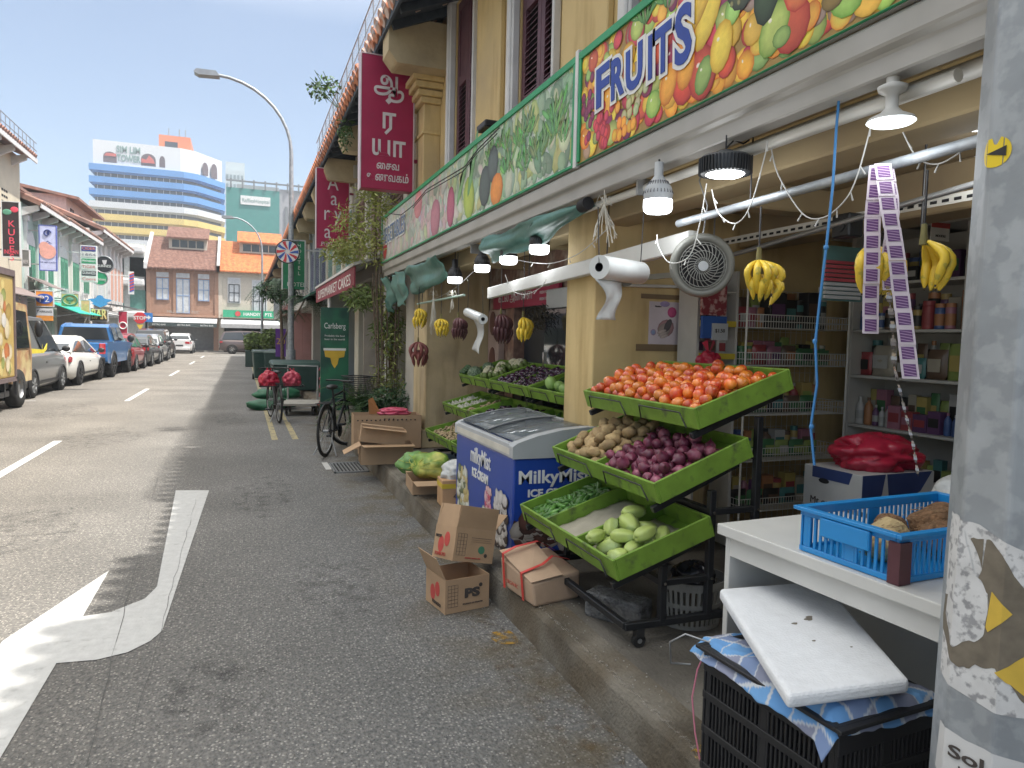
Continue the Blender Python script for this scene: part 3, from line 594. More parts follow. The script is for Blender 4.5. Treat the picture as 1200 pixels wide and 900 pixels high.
# green sign and pinwheel disc near lamp
t = thing('green_sign', 'tall green vertical sign behind the street lamp', 'sign')
g = MB(); g.box((1.02, 20.3, 2.85), (1.6, 20.42, 4.15)); g.build('panel', mat('sign_green', (.02, .22, .10), .4), t)
g = MB(); g.box((1.0, 20.28, 2.83), (1.03, 20.44, 4.17)); g.box((1.59, 20.28, 2.83), (1.62, 20.44, 4.17)); g.box((1.0, 20.29, 4.15), (1.62, 20.43, 4.18)); g.box((1.6, 20.34, 3.9), (2.2, 20.38, 3.94)); g.build('frame', m_trim, t)
text('HOTEL', (1.38, 20.3, 2.92), U_, N_, .16, m_white, t)
for i, ch in enumerate('HOSTEL'): text(ch, (1.45, 20.3, 3.98-.15*i), U_, N_, .14, m_white, t, name='letter')
t = thing('pinwheel_sign', 'round white disc sign with red and blue pinwheel blades on the lamp post', 'sign')
c = gy(337, 295, 19.2); g = MB(); g.cyl(c+Vector((0, 0, 0)), c+Vector((0, .08, 0)), .29, n=28); g.build('disc', m_white, t, bevel=.01)
g = MB(); g.tube([c+Vector((.29*math.cos(a), -.0, .29*math.sin(a))) for a in [2*math.pi*k/28 for k in range(28)]], .014, closed=True); g.build('rim', m_black, t)
for j, cc in enumerate(((.6, .05, .06), (.05, .12, .42))):
    g = MB()
    for k in range(5):
        a = 2*math.pi*(k+.5*j)/5; pts = []
        for r_, da in ((.05, 0), (.12, .35), (.2, .5), (.27, .5), (.27, .82), (.19, .82), (.1, .7)): pts.append((r_*math.cos(a+da), r_*math.sin(a+da)))
        g.prism(pts, c+Vector((0, -.001, 0)), (1, 0, 0), (0, 0, 1), (0, -.006, 0))
    g.build('blade', mat('pin_%d' % j, cc, .4), t)
g = MB(); g.box((c.x-.02, 19.28, c.z+.3), (c.x+.3, 19.95, c.z+.33)); g.build('bracket', m_steel, t)
# street lamps
def lamp(x, y, h, arm, label, rad=.085):
    t = thing('street_lamp', label, 'street lamp', (x, y, 0))
    g = MB(); g.cyl((0, 0, .1), (0, 0, 1.2), rad*1.5, rad*1.5, n=10); g.build('base', m_galv, t)
    g = MB(); pts = [(0, 0, 1.1), (0, 0, h*.5), (0, 0, h*.78)]+[(-arm*.92*(1-math.cos(a)), 0, h*.78+h*.215*math.sin(a)) for a in [math.pi/2*k/9 for k in range(1, 10)]]
    rr = [rad, rad*.8, rad*.6]+[rad*.5]*9; g.tube(pts, rr, 8); g.build('pole', m_galv, t)
    g = MB(); p = pts[-1]; g.prism([(0, -.06), (.5, -.09), (.62, -.03), (.55, .05), (.1, .06)], (p[0]+.1, -.14, p[2]), (-1, 0, 0), (0, 0, 1), (0, .28, 0)); g.build('lamp_head', m_steel, t, bevel=.02)
    return t
l1 = lamp(1.22, 20.0, 8.2, 2.0, 'tall street lamp with curved arm behind the pinwheel disc')
lamp(.98, 40, 7.65, 1.6, 'more distant shorter looking street lamp beside the potted shrubs', .075)
# ================================================================ far houses across the junction
m_brown = mat('house_brown', (.34, .20, .14), .8, var=.12); m_cream = mat('house_cream', (.55, .50, .42), .8, var=.06); m_blue = mat('window_blue', (.20, .30, .48), .6)
def roof_tiles(nm, c, c2):
    m = mat(nm, c, .85, var=.3, scale=9, col2=c2, c2scale=3.5, c2lo=.42, c2hi=.62); n = m.node_tree.nodes; l = m.node_tree.links
    w = n.new('ShaderNodeTexWave'); w.inputs['Scale'].default_value = 3.2; w.bands_direction = 'X'; tc = n.new('ShaderNodeTexCoord'); l.new(tc.outputs['Object'], w.inputs['Vector'])
    bp = n.new('ShaderNodeBump'); bp.inputs['Distance'].default_value = .06; bp.inputs['Strength'].default_value = .8; l.new(w.outputs[0], bp.inputs['Height']); l.new(bp.outputs[0], n['Principled BSDF'].inputs['Normal']); return m
m_rb = roof_tiles('brown_tiles', (.17, .085, .065), (.24, .13, .10)); m_ro = roof_tiles('orange_tiles', (.62, .20, .07), (.45, .13, .05))
def far_house(x0, x1, mw, mr, mwin, label, style):
    Y = 64.0; b = thing('shophouse', label, 'shophouse')
    g = MB(); ze = 6.7; wx = x1-x0
    g.box((x0, Y+.0, 2.9), (x1, Y+9, ze)); g.box((x0, Y+.3, .1), (x0+.4, Y+9, 2.9)); g.box((x1-.4, Y+.3, .1), (x1, Y+9, 2.9)); g.box((x0+.4, Y+2.2, .1), (x1-.4, Y+9, 2.9))
    g.build('wall', mw, b)
    g = MB(); g.box((x0-.02, Y-.15, 2.86), (x1+.02, Y-.001, 3.05)); g.box((x0-.02, Y-.12, ze-.25), (x1+.02, Y-.001, ze))
    for k in range(int(wx/.28)): g.box((x0+.1+.28*k, Y-.3, ze-.16), (x0+.2+.28*k, Y-.121, ze-.02))
    for xx in (x0, x1-.3): g.box((xx, Y-.09, 3.06), (xx+.3, Y-.001, ze-.26))
    if style: 
        for xx in (x0+wx*.36, x0+wx*.61): g.box((xx, Y-.09, 3.06), (xx+.22, Y-.001, ze-.26))
    g.build('moulding', mw if style else m_cream, b, bevel=.01)
    # roof with jack roof
    g = MB(); zr = 9.7; yr = Y+4.2
    g.hexa([(x0, Y-.55, ze-.05), (x1, Y-.55, ze-.05), (x1, yr, zr-.1), (x0, yr, zr-.1), (x0, Y-.55, ze+.07), (x1, Y-.55, ze+.07), (x1, yr, zr+.05), (x0, yr, zr+.05)])
    g.hexa([(x0, yr, zr-.1), (x1, yr, zr-.1), (x1, yr+5, ze), (x0, yr+5, ze), (x0, yr, zr+.05), (x1, yr, zr+.05), (x1, yr+5, ze+.1), (x0, yr+5, ze+.1)])
    rf = g.build('roof', mr, b)
    g = MB(); g.box((x0+wx*.27, Y+2.4, 8.2), (x0+wx*.82, Y+2.6, 9.5)); g.box((x0+wx*.27, Y+2.601, 8.4), (x0+wx*.3, Y+5.4, 9.5)); g.box((x0+wx*.79, Y+2.601, 8.4), (x0+wx*.82, Y+5.4, 9.5)); g.build('dormer_wall', m_cream, rf)
    g = MB(); g.box((x0+wx*.31, Y+2.37, 8.75), (x0+wx*.78, Y+2.399, 9.35)); g.build('dormer_window', m_glass, rf)
    g = MB()
    for k in range(5): xx = x0+wx*(.31+.1175*k); g.box((xx-.03, Y+2.34, 8.73), (xx+.03, Y+2.369, 9.37))
    g.build('mullion', m_cream, rf)
    g = MB(); g.hexa([(x0+wx*.24, Y+1.9, 9.42), (x0+wx*.85, Y+1.9, 9.42), (x0+wx*.85, Y+4, 10.5), (x0+wx*.24, Y+4, 10.5), (x0+wx*.24, Y+1.9, 9.54), (x0+wx*.85, Y+1.9, 9.54), (x0+wx*.85, Y+4, 10.65), (x0+wx*.24, Y+4, 10.65)]); g.build('dormer_roof', mr, rf)
    g = MB(); 
    for xx in (x0-.12, x1-.12): g.prism([(-.6, 6.6), (-.6, 7.1), (4.2, 10.1), (4.2, 9.3)], (xx, Y, 0), (0, 1, 0), (0, 0, 1), (.24, 0, 0))
    g.build('gable_coping', m_trim, b)
    # windows
    spec = ((.22, 4.2, 5.95, .9), (.5, 3.15, 5.95, 1.0), (.79, 4.2, 5.95, .85)) if style else ((.2, 4.2, 5.7, .85), (.53, 3.1, 5.6, 1.05), (.86, 4.2, 5.7, .85))
    for f_, z0, z1, w in spec:
        xc = x0+wx*f_; s = MB(); s.box((xc-w/2-.08, Y-.06, z0-.08), (xc+w/2+.08, Y-.002, z1+.55)); wf = s.build('window', m_trim if not style else m_brown, b)
        s = MB(); s.box((xc-w/2, Y-.075, z0), (xc+w/2, Y-.061, z1)); s.box((xc-w/2, Y-.075, z1+.08), (xc+w/2, Y-.061, z1+.46)); s.build('pane', mat('curtained_pane', (.52, .54, .56), .4), wf)
        s = MB(); e = .06
        for q in (-w/2, -e/2, w/2-e): s.box((xc+q, Y-.1, z0), (xc+q+e, Y-.0751, z1))
        for zz in (z0, (z0+z1)/2, z1-e): s.box((xc-w/2+e, Y-.098, zz), (xc+w/2-e, Y-.0752, zz+e))
        s.build('frame', mwin, wf)
    # ground floor: dark shop with roller shutter and awning
    g = MB(); g.box((x0+.4, Y+1.9, .1), (x1-.4, Y+2.19, 2.9)); g.build('shop_front', m_dark if not style else mat('roller_shutter', (.30, .31, .32), .5, metal=.2), b)
    if style:
        g = MB()
        for k in range(22): g.box((x0+.6, Y+1.87, .3+.11*k), (x1-1.6, Y+1.899, .34+.11*k))
        g.box((x0+.6+(wx*.32), Y+1.84, .1), (x0+.72+wx*.32, Y+1.869, 2.85)); g.build('shutter_slats', m_steel, b)
    g = MB(); g.hexa([(x0+.2, Y-1.1, 2.35), (x1-.1, Y-1.1, 2.35), (x1-.1, Y, 2.75), (x0+.2, Y, 2.75), (x0+.2, Y-1.1, 2.41), (x1-.1, Y-1.1, 2.41), (x1-.1, Y, 2.8), (x0+.2, Y, 2.8)]); aw_ = g.build('awning', m_trim, b)
    g = MB(); g.box((x0+.2, Y-1.12, 2.05), (x1-.1, Y-1.101, 2.36)); g.build('valance', mat('valance_dark', (.04, .06, .06), .7) if style else mat('valance_grey', (.4, .4, .4), .7), aw_)
    return b
b = far_house(-7.2, -1.85, m_brown, m_rb, m_blue, 'brown two storey shophouse with blue windows at the street end', True)
text('MILLENIUM  TDC', (-4.5, 63.84, 3.15), U_, N_, .32, mat('faint_letter', (.35, .33, .3), .6), b)
for xx in (-6.2, -4.4, -2.7): text('BISTRO BAR', (xx, 62.87, 2.12), U_, N_, .18, m_white, b, name='valance_lettering')
b = far_house(-1.85, 4.2, m_cream, m_ro, mat('window_black', (.03, .04, .04), .5), 'cream shophouse with orange tiled roof at the street end', False)
t = thing('shop_sign', 'long green shop sign on the cream house at the street end', 'sign'); g = MB(); g.box((-1.5, 63.7, 2.95), (3.8, 63.82, 3.55)); g.build('panel', mat('sign_green2', (.04, .36, .20), .5), t)
text('HANDIYA PTE LTD', (1.6, 63.7, 3.12), U_, N_, .36, m_white, t, bold=.01); g = MB(); g.cyl((-.35, 63.69, 3.25), (-.35, 63.66, 3.25), .22, n=14); g.build('emblem', mat('emblem_red', (.55, .08, .08), .5), t)
# neighbour houses left of the brown one and right (street continues)
for (x0, x1, z, c, lab) in ((-13.5, -7.35, 8.6, (.50, .52, .50), 'pale terraced building with rounded white balconies left of the brown house'), (4.3, 16, 8, (.45, .40, .34), 'plain building to the right of the cream corner house')):
    b = thing('terraced_building', lab, 'building'); g = MB(); g.box((x0, 64.2, 0), (x1, 74, z)); g.build('wall', mat('terr', c, .7), b)
    for k in range(3):
        g = MB(); g.box((x0-.1, 63.6, 2.6+2.6*k), (x1+.05, 64.19, 3.2+2.6*k)); g.build('balcony', m_trim, b, bevel=.15, bseg=3)
        g = MB()
        for q in range(4): g.box((x0+.5+(x1-x0)/4*q, 64.12, 3.4+2.6*k-2.6*(k == 2)), (x0+1.6+(x1-x0)/4*q, 64.198, 4.9+2.6*k-2.6*(k == 2)))
        g.build('window', mat('teal_glass', (.10, .25, .22), .2), b)
# ================================================================ the tower
tw = thing('office_tower', 'office tower with blue, white and yellow striped floors', 'tower')
A = [(-33.5, 200), (-14.8, 200), (-11.6, 201.5), (-5.4, 210), (-7.2, 240), (-33.5, 240)]
def ring(mb, pts, z0, z1): mb.prism(pts, (0, 0, z0), (1, 0, 0), (0, 1, 0), (0, 0, z1-z0))
def grow(pts, e): cx, cy = -19, 220; return [(x+e*(1 if x > cx else -1), y+e*(1 if y > cy else -1)) for x, y in pts]
g = MB(); ring(g, A, 0, 41.5); g.build('glazing', mat('tower_glass', (.04, .045, .055), .25), tw)
g = MB(); ring(g, grow(A, .3), 42.0, 47.8); g.build('crown_wall', mat('tower_white', (.60, .61, .63), .6, var=.04), tw)
cols = {'b': (.09, .25, .54), 'w': (.55, .56, .58), 'y': (.62, .46, .14), 'r': (.5, .16, .12)}
z = 41.9
for i, k in enumerate('bbbwyywwwrwyyrww'):
    zt = z-2.95*i; g = MB(); ring(g, grow(A, 1.1), zt-1.5, zt); ring(g, grow(A, .5), zt-1.9, zt-1.5); g.build('floor_band', mat('band_'+k, cols[k], .6, var=.05, scale=.5), tw)
g = MB()
for i in range(15):
    for k in range(14): g.box((-33+1.45*k, 199.93, 41.9-2.95*i-2.95), (-32.9+1.45*k, 199.999, 41.9-2.95*i-1.9))
g.build('mullions', m_trim, tw)
g = MB()
def arch(x, w, h): return [(x, 0), (x+w, 0)]+[(x+w/2+w/2*math.cos(a), h*.55+h*.45*math.sin(a)) for a in [math.pi*k/8 for k in range(9)]]
for (x, w, h) in ((-31.6, 2.9, 2.6), (-23.4, 3.3, 3.0), (-19.3, 1.3, 2.8)): g.prism(arch(x, w, h), (0, 199.69, 42.6), (1, 0, 0), (0, 0, 1), (0, -.02, 0))
g.build('arch_recess', mat('arch_dark', (.10, .07, .08), .6), tw)
g = MB(); g.prism([(-31.4, 1.5), (-28.8, 1.5), (-28.8, 2.2), (-30.9, 2.2)], (0, 199.6, 42.6), (1, 0, 0), (0, 0, 1), (0, -.05, 0)); g.prism([(-23.3, .7), (-20.3, .7), (-20.6, 1.7), (-21.6, 2.6), (-22.2, 1.5), (-23.3, 1.7)], (0, 199.6, 42.6), (1, 0, 0), (0, 0, 1), (0, -.05, 0)); g.build('arch_roof', mat('arch_red', (.5, .10, .08), .6), tw)
# side recesses on the slanted face
e0 = Vector((-11.3, 201.2, 0)); e1 = Vector((-5.1, 209.8, 0)); du = (e1-e0).normalized(); nn = Vector((du.y, -du.x, 0))
g = MB()
for (x, w, h) in ((2.2, 2.2, 3.3), (5.6, 2.4, 3.8)): g.prism(arch(x, w, h), e0+nn*.5+Vector((0, 0, 42.4)), du, (0, 0, 1), nn*.05)
g.build('arch_recess', MATS['arch_dark'], tw)
g = MB(); g.box((-20, 206, 47.9), (-12.6, 222, 52.2)); g.build('lift_house', mat('lift_orange', (.60, .16, .06), .6), tw); g = MB(); g.box((-18.6, 205.9, 48.6), (-15.6, 205.99, 50.6)); g.build('louvre', m_glass, tw)
g = MB()
for x in (-18, -15.5, -14): g.cyl((x, 210, 52), (x, 210, 55), .12, n=5)
g.build('antenna', m_steel, tw)
mt = mat('tower_letters', (.20, .30, .28), .6)
text('SIM LIM', (-26.1, 199.66, 45.3), U_, N_, 2.2, mt, tw, width=5.2, bold=.05, ext=.05); text('TOWER', (-26.1, 199.66, 43.2), U_, N_, 2.2, mt, tw, width=5.2, bold=.05, ext=.05)
# hospital in green netting and the far block
t = thing('hospital_block', 'teal netted hospital block with grey frame right of the tower', 'building')
g = MB(); g.box((-2.9, 150, 0), (6.9, 175, 29.9)); g.build('netting', mat('teal_net', (.04, .20, .18), .6, var=.08, scale=1), t)
g = MB(); g.box((6.9, 150.2, 0), (12.5, 175, 30.4)); g.box((-1, 152, 29.9), (6.9, 174, 31.0)); g.build('frame', mat('hosp_grey', (.30, .30, .32), .6), t)
g = MB()
for k in range(7): g.box((-2.2+2.1*k, 149.7, 29.9), (-1.9+2.1*k, 150, 31.6))
g.box((-2.9, 149.8, 31.1), (12, 150.1, 31.4))
for k in range(4): g.box((8+1.1*k, 149.9, 8), (8.5+1.1*k, 150.2, 27))
g.build('ribs', mat('hosp_dark', (.16, .17, .18), .6), t)
g = MB(); g.box((-.3, 149.8, 26.8), (5.2, 149.99, 28.5)); g.build('name_board', m_trim, t); text('RafflesHospital', (2.5, 149.8, 27.3), U_, N_, 1.0, mt, t, width=5, ext=.02)
t = thing('far_tower_block', 'distant pale block with dark window rows peeking over the teal hospital', 'building')
g = MB(); g.prism([(0, 0), (6, 0), (6, 3), (0, 3)], (-5.2, 260, 0), (1, 0, 0), (0, 1, 0), (0, 0, 59)); g.box((-5.2, 258, 0), (-.3, 262, 56)); g.build('wall', mat('far_wall', (.42, .48, .50), .7), t)
g = MB()
for k in range(12):
    for q in range(5): g.box((-5+1.15*q, 257.9, 20+3*k), (-4.3+1.15*q, 257.99, 21.4+3*k))
g.build('window_rows', mat('far_win', (.16, .22, .24), .4), t)
t = thing('far_block', 'small grey block behind the lamp post at the right of the hospital', 'building'); g = MB(); g.box((14, 180, 0), (24, 190, 36)); g.build('wall', mat('far_wall2', (.34, .36, .38), .7), t); g = MB()
for k in range(9): g.box((14.5, 179.9, 5+3.2*k), (23.5, 179.99, 6.6+3.2*k))
g.build('window_rows', MATS['far_win'], t)
# ================================================================ left row
FX = -8.4
def left_house(y0, y1, zt, ex, col, shut, label, roofm, nwin=3, blank=False, ground=None):
    b = thing('shophouse', label, 'shophouse'); mw = mat('left_%s' % label[:14].replace(' ', '_'), col, .8, var=.08, scale=1.2)
    g = MB(); g.box((FX-9, y0, 3.1), (FX, y1, zt)); g.box((FX-9, y0, .1), (FX-2.2, y1, 3.1)); g.box((FX-2.2, y0, .1), (FX, y0+.5, 3.1)); g.box((FX, y0, 2.9), (FX+.12, y1, 3.15)); g.build('wall', mw, b)
    for k in range(nwin):
        yc = y0+.4+(k+.5)*(y1-y0-.6)/nwin; ww = (y1-y0)/nwin*.27; zl, zh = 3.6, zt-1.6
        if blank:
            w = MB()
            for a in range(3):
                for c_ in range(4): w.box((FX+.0, yc-.5+.26*a, zt-2.4+.22*c_), (FX+.012, yc-.32+.26*a, zt-2.32+.22*c_))
            w.build('vent', m_dark, b); continue
        w = MB(); w.box((FX, yc-ww-.1, zl), (FX+.07, yc+ww+.1, zh)); pr = [((ww+.1)*math.cos(a), .55*math.sin(a)) for a in [math.pi*q/8 for q in range(9)]]; w.prism(pr, (FX, yc, zh), (0, 1, 0), (0, 0, 1), (.07, 0, 0)); wf = w.build('window', m_trim, b)
        w = MB()
        for s_ in (-1, 1):
            w.box((FX+.071, yc+(.04 if s_ > 0 else -ww), zl+.1), (FX+.1, yc+(ww if s_ > 0 else -.04), zh-.05))
            for q in range(16): w.box((FX+.1, yc+(.1 if s_ > 0 else -ww+.06), zl+.2+(zh-zl-.4)/16*q), (FX+.115, yc+(ww-.06 if s_ > 0 else -.1), zl+.24+(zh-zl-.4)/16*q))
        w.build('shutter', shut, wf)
        w = MB(); w.box((FX+.001, yc-ww-.36, 3.2), (FX+.12, yc-ww-.16, zt-.7)); w.box((FX+.001, yc-ww-.42, zt-.7), (FX+.18, yc-ww-.1, zt-.5)); w.build('pilaster', mw if k % 2 else m_trim, b)
    # roof: low slope up and back, with overhang
    r = MB(); x = ex; deep = FX-4-x
    r.hexa([(x, y0, zt-.12), (x-5.5, y0, zt+2.1), (x-5.5, y1, zt+2.1), (x, y1, zt-.12), (x, y0, zt+.02), (x-5.5, y0, zt+2.3), (x-5.5, y1, zt+2.3), (x, y1, zt+.02)]); 
    for k in range(int((y1-y0)/.28)): yc = y0+.14+.28*k; r.cyl((x+.06, yc, zt+.03), (x-5.5, yc, zt+2.31), .085, n=6)
    r.build('roof', roofm, b)
    e = MB(); 
    for k in range(int((y1-y0)/1.6)+1): yc = y0+.1+1.6*k; e.prism([(0, 0), (x-FX-.1, .12), (x-FX-.1, -.08), (0, -.35)], (FX, yc, zt-.2), (1, 0, 0), (0, 0, 1), (0, .16, 0))
    e.box((x-.02, y0, zt-.2), (x+.03, y1, zt-.02)); e.build('eave_brackets', m_trim, b)
    f = MB(); f.box((FX-2.25, y0+.6, .2), (FX-2.2, y1-.2, 2.8)); f.build('shop_front', m_dark, b)
    f = MB(); 
    for k in range(3): f.box((FX-2.19, y0+.8+k*(y1-y0-1)/3, .2), (FX-2.15, y0+1.0+k*(y1-y0-1)/3, 2.8))
    f.box((FX-.25, y1-.5, .1), (FX, y1-.02, 2.9)); f.build('column', mw, b)
    return b
m_rl = mat('left_roof_tile', (.32, .17, .13), .85, var=.3, scale=4, col2=(.18, .12, .10), c2scale=2)
m_sg = mat('shutter_green', (.10, .30, .20), .6); m_sw = mat('shutter_white', (.55, .58, .56), .6); m_sp = mat('shutter_peach', (.62, .36, .28), .6)
left_house(2, 12, 8.5, -7.8, (.5, .45, .36), m_sw, 'cream building at the near end of the left row', m_rl)
left_house(12, 23.5, 8.5, -7.8, (.55, .5, .4), m_sw, 'cream building beside the food truck', m_rl, blank=True)
left_house(23.5, 34.3, 8.5, -7.8, (.58, .52, .40), m_sw, 'tall cream building with vent blocks behind the black sign', m_rl, 3, True)
g = MB()
for k in range(20): g.cyl((-7.8, 24+.52*k, 8.5), (-7.8, 24+.52*k, 9.1), .015, n=4)
g.cyl((-7.8, 23.6, 9.1), (-7.8, 34.3, 9.1), .015, n=4); g.cyl((-7.8, 23.6, 8.8), (-7.8, 34.3, 8.8), .015, n=4); t = thing('roof_rail', 'thin metal rail along the eave of the tall cream building', 'railing'); g.build('rail', m_steel, t)
left_house(34.35, 39.6, 6.75, -7.7, (.42, .52, .47), m_sg, 'pale green shophouse behind the parking sign', m_rl)
left_house(39.6, 48.2, 6.8, -7.7, (.62, .60, .56), m_sg, 'white shophouse with green shutters by the brewery signboard', m_rl)
left_house(48.2, 54.0, 7.6, -7.65, (.60, .62, .62), m_sw, 'white shophouse with arched windows above the bar', m_rl, 4)
left_house(54.0, 60.5, 7.6, -7.65, (.62, .58, .56), m_sp, 'last shophouse of the left row with peach shutters', m_rl, 4)
# higher rear parts with their own roofs
def rear(y0, y1, x1, z, col, label, rz=1.2):
    b = thing('rear_building', label, 'building'); g = MB(); g.box((x1-6, y0, 3), (x1, y1, z)); g.build('wall', mat('rear_%d' % int(y0), col, .8), b)
    g = MB(); g.hexa([(x1+.7, y0-.3, z-.25), (x1-6, y0-.3, z+rz), (x1-6, y1+.3, z+rz), (x1+.7, y1+.3, z-.25), (x1+.7, y0-.3, z-.1), (x1-6, y0-.3, z+rz+.2), (x1-6, y1+.3, z+rz+.2), (x1+.7, y1+.3, z-.1)]); g.build('roof', m_rl, b)
    g = MB()
    for k in range(3): g.box((x1, y0+1+(y1-y0)/3*k, z-1.8), (x1+.02, y0+2+(y1-y0)/3*k, z-.6))
    g.build('window', m_glass, b)
rear(36, 49, -11.2, 8.9, (.60, .52, .36), 'yellowish rear block rising behind the green shophouse')
rear(49.5, 57.5, -9.8, 9.6, (.62, .46, .42), 'pink rear block rising over the white shophouse roofs', .9)
# ---- signs left
def slab_sign(name, lab, x0, x1, y, z0, z1, m, th=.12, arm=FX, edge=m_trim, post=False):
    t = thing(name, lab, 'sign'); g = MB(); g.box((x0, y, z0), (x1, y+th, z1)); g.build('panel', m, t, bevel=.01)
    g = MB(); e = .03; g.box((x0-e, y-.008, z0-e), (x0, y+th, z1+e)); g.box((x1, y-.008, z0-e), (x1+e, y+th, z1+e)); g.box((x0, y-.008, z1), (x1, y+th, z1+e)); g.box((x0, y-.008, z0-e), (x1, y+th, z0)); g.build('frame', edge, t)
    if not post: g = MB(); g.box((arm, y+.04, z1-.25), (x0, y+.08, z1-.2)); g.box((arm, y+.04, z0+.2), (x0, y+.08, z0+.25)); g.build('arm', m_steel, t)
    return t
def px(x, y, Y): return gy(x, y, Y)
def sign_px(name, lab, a, b, Y, m, **k):
    p = px(*a, Y); q = px(*b, Y); return slab_sign(name, lab, p.x, q.x, Y, q.z, p.z, m, **k), p, q
NB = (0, -1, 0)
t, p, q = sign_px('hanging_sign', 'black vertical sign with red letters on the tall cream building', (2, 236), (23, 301), 29.5, mat('sign_black', (.03, .02, .025), .3))
w = q.x-p.x; mr_ = mat('letter_red', (.62, .06, .10), .5, emit=(.6, .05, .1), estr=.15)
for i, ch in enumerate('KUBES'): text(ch, ((p.x+q.x)/2+.02, 29.5, p.z-.85-.29*i), U_, NB, .32, mr_, t, name='letter')
text('INDIAN', ((p.x+q.x)/2, 29.5, q.z+.09), U_, NB, .2, mr_, t, width=w*.85)
g = MB(); c = Vector(((p.x+q.x)/2, 29.49, p.z-.3)); g.ell(c+Vector((-.1, 0, -.05)), (.14, .01, .1)); g.ell(c+Vector((.12, 0, .05)), (.12, .01, .1), mi=1); g.build('emblem', [m_sg, mr_], t)
t, p, q = sign_px('hanging_sign', 'tall lilac and white sign with a peach round motif', (46, 264), (66, 317), 34.8, mat('sign_lilac', (.52, .56, .80), .4), edge=mat('edge_blue', (.10, .14, .45), .5))
c = Vector(((p.x+q.x)/2, 34.79, (p.z+q.z)/2)); g = MB(); g.cyl(c+Vector((0, 0, -.15)), c+Vector((0, -.01, -.15)), .3, n=20); g.cyl(c+Vector((-.12, -.001, .05)), c+Vector((-.12, -.012, .05)), .2, n=20); g.build('motif', mat('peach_ink', (.75, .38, .32), .5), t)
g = MB(); g.tube([c+Vector((.12*math.cos(a), -.01, .62+.12*math.sin(a))) for a in [2*math.pi*k/16 for k in range(13)]], .025); g.ell(c+Vector((.02, -.01, .62)), (.05, .01, .09)); g.build('emblem', mat('navy_ink', (.03, .05, .2), .5), t)
for k, ch in enumerate('\u91D1\u9580'): text(ch, (c.x, 34.8, c.z+.05-.34*k), U_, NB, .3, MATS['navy_ink'], t, name='letter')
text('THE  RESTAURANT', (c.x, 34.8, c.z-.62), U_, NB, .07, MATS['navy_ink'], t)
t, p, q = sign_px('parking_sign', 'square orange sign with blue oval, white panel below', (42, 341), (62, 359), 33.2, mat('sign_orange', (.78, .30, .05), .5))
c = Vector(((p.x+q.x)/2, 33.19, (p.z+q.z)/2)); g = MB(); g.prism([(.30*math.cos(a), .2*math.sin(a)) for a in [2*math.pi*k/20 for k in range(20)]], c, (1, 0, 0), (0, 0, 1), (0, -.01, 0)); g.build('oval', mat('oval_blue', (.03, .10, .45), .5), t); text('P2', (c.x, c.y-.008, c.z-.13), U_, NB, .36, m_white, t)
pp = px(42, 360, 33.2); qq = px(62, 376, 33.2); g = MB(); g.box((pp.x, 33.2, qq.z+.2), (qq.x, 33.28, pp.z-.03)); g.build('lower_panel', m_trim, t); g = MB(); g.box((pp.x, 33.201, qq.z), (qq.x, 33.28, qq.z+.199)); g.build('orange_strip', MATS['sign_orange'], t); text('PARKING', (c.x, 33.2, qq.z+.32), U_, NB, .12, m_dark, t)
t, p, q = sign_px('shop_sign', 'square yellow and grey sign with a round tree emblem', (72, 344), (92, 359), 38, mat('sign_greyyel', (.55, .52, .20), .5))
c = Vector(((p.x+q.x)/2, 37.985, (p.z+q.z)/2)); g = MB(); g.tube([c+Vector((.3*math.cos(a), 0, .24*math.sin(a))) for a in [2*math.pi*k/20 for k in range(20)]], .035, closed=True); g.ell(c+Vector((0, 0, .03)), (.16, .02, .1)); g.box(c+Vector((-.03, -.01, -.16)), c+Vector((.03, .01, .0))); g.build('emblem', m_sg, t)
# menu totem of beer names
t = thing('brewery_signboard', 'tall white signboard of stacked drink labels', 'sign'); Y = 42
p = px(94, 287, Y); q = px(114, 331, Y); g = MB(); g.box((p.x, Y, q.z), (q.x, Y+.14, p.z)); g.box((FX, Y+.05, p.z-.4), (p.x, Y+.1, p.z-.35)); g.build('panel', m_white, t)
H_ = p.z-q.z; cols_ = [((.03, .04, .25), 'CIDER', (.8, .3, .1)), ((.6, .6, .58), '1664', (.2, .2, .25)), ((.02, .28, .12), 'Heineken', (.8, .8, .8)), ((.6, .6, .58), 'TIGER', (.5, .1, .1)), ((.03, .03, .04), 'GUINNESS', (.8, .8, .8)), ((.6, .6, .58), 'Coors', (.6, .1, .1))]
for i, (cc, s_, lc) in enumerate(cols_):
    z1 = p.z-.05-H_*i/6; z0 = z1-H_/6+.07; g = MB(); g.box((p.x+.05, Y-.012, z0), (q.x-.05, Y-.001, z1)); pl = g.build('label_panel', mat('lab%d' % i, cc, .5), t)
    text(s_, ((p.x+q.x)/2, Y-.012, z0+.07), U_, NB, .2, mat('labt%d' % i, lc, .5), pl, width=(q.x-p.x)*.8)
def round_sign(px_, py_, r_px, Y, col, lab, s_, sc):
    c = px(px_, py_, Y); t = thing('round_sign', lab, 'sign'); r_ = r_px/F*Y*1.02; g = MB(); g.cyl(c, c+Vector((0, .14, 0)), r_, n=28); g.build('disc', mat('disc_'+s_, col, .4), t, bevel=.02)
    g = MB(); g.tube([c+Vector((r_*math.cos(a), 0, r_*math.sin(a))) for a in [2*math.pi*k/28 for k in range(28)]], .03, closed=True); g.box((FX, Y+.05, c.z-.03), (c.x-r_*.9, Y+.09, c.z+.03)); g.build('rim', m_steel, t)
    text(s_, (c.x, Y-.01, c.z-.32*r_), U_, NB, sc, m_white, t, width=r_*1.5); return t, c, r_
t, c, r_ = round_sign(122, 310, 8.3, 45, (.02, .02, .025), 'round black sign with a white harp shape', 'GUINNESS', .2)
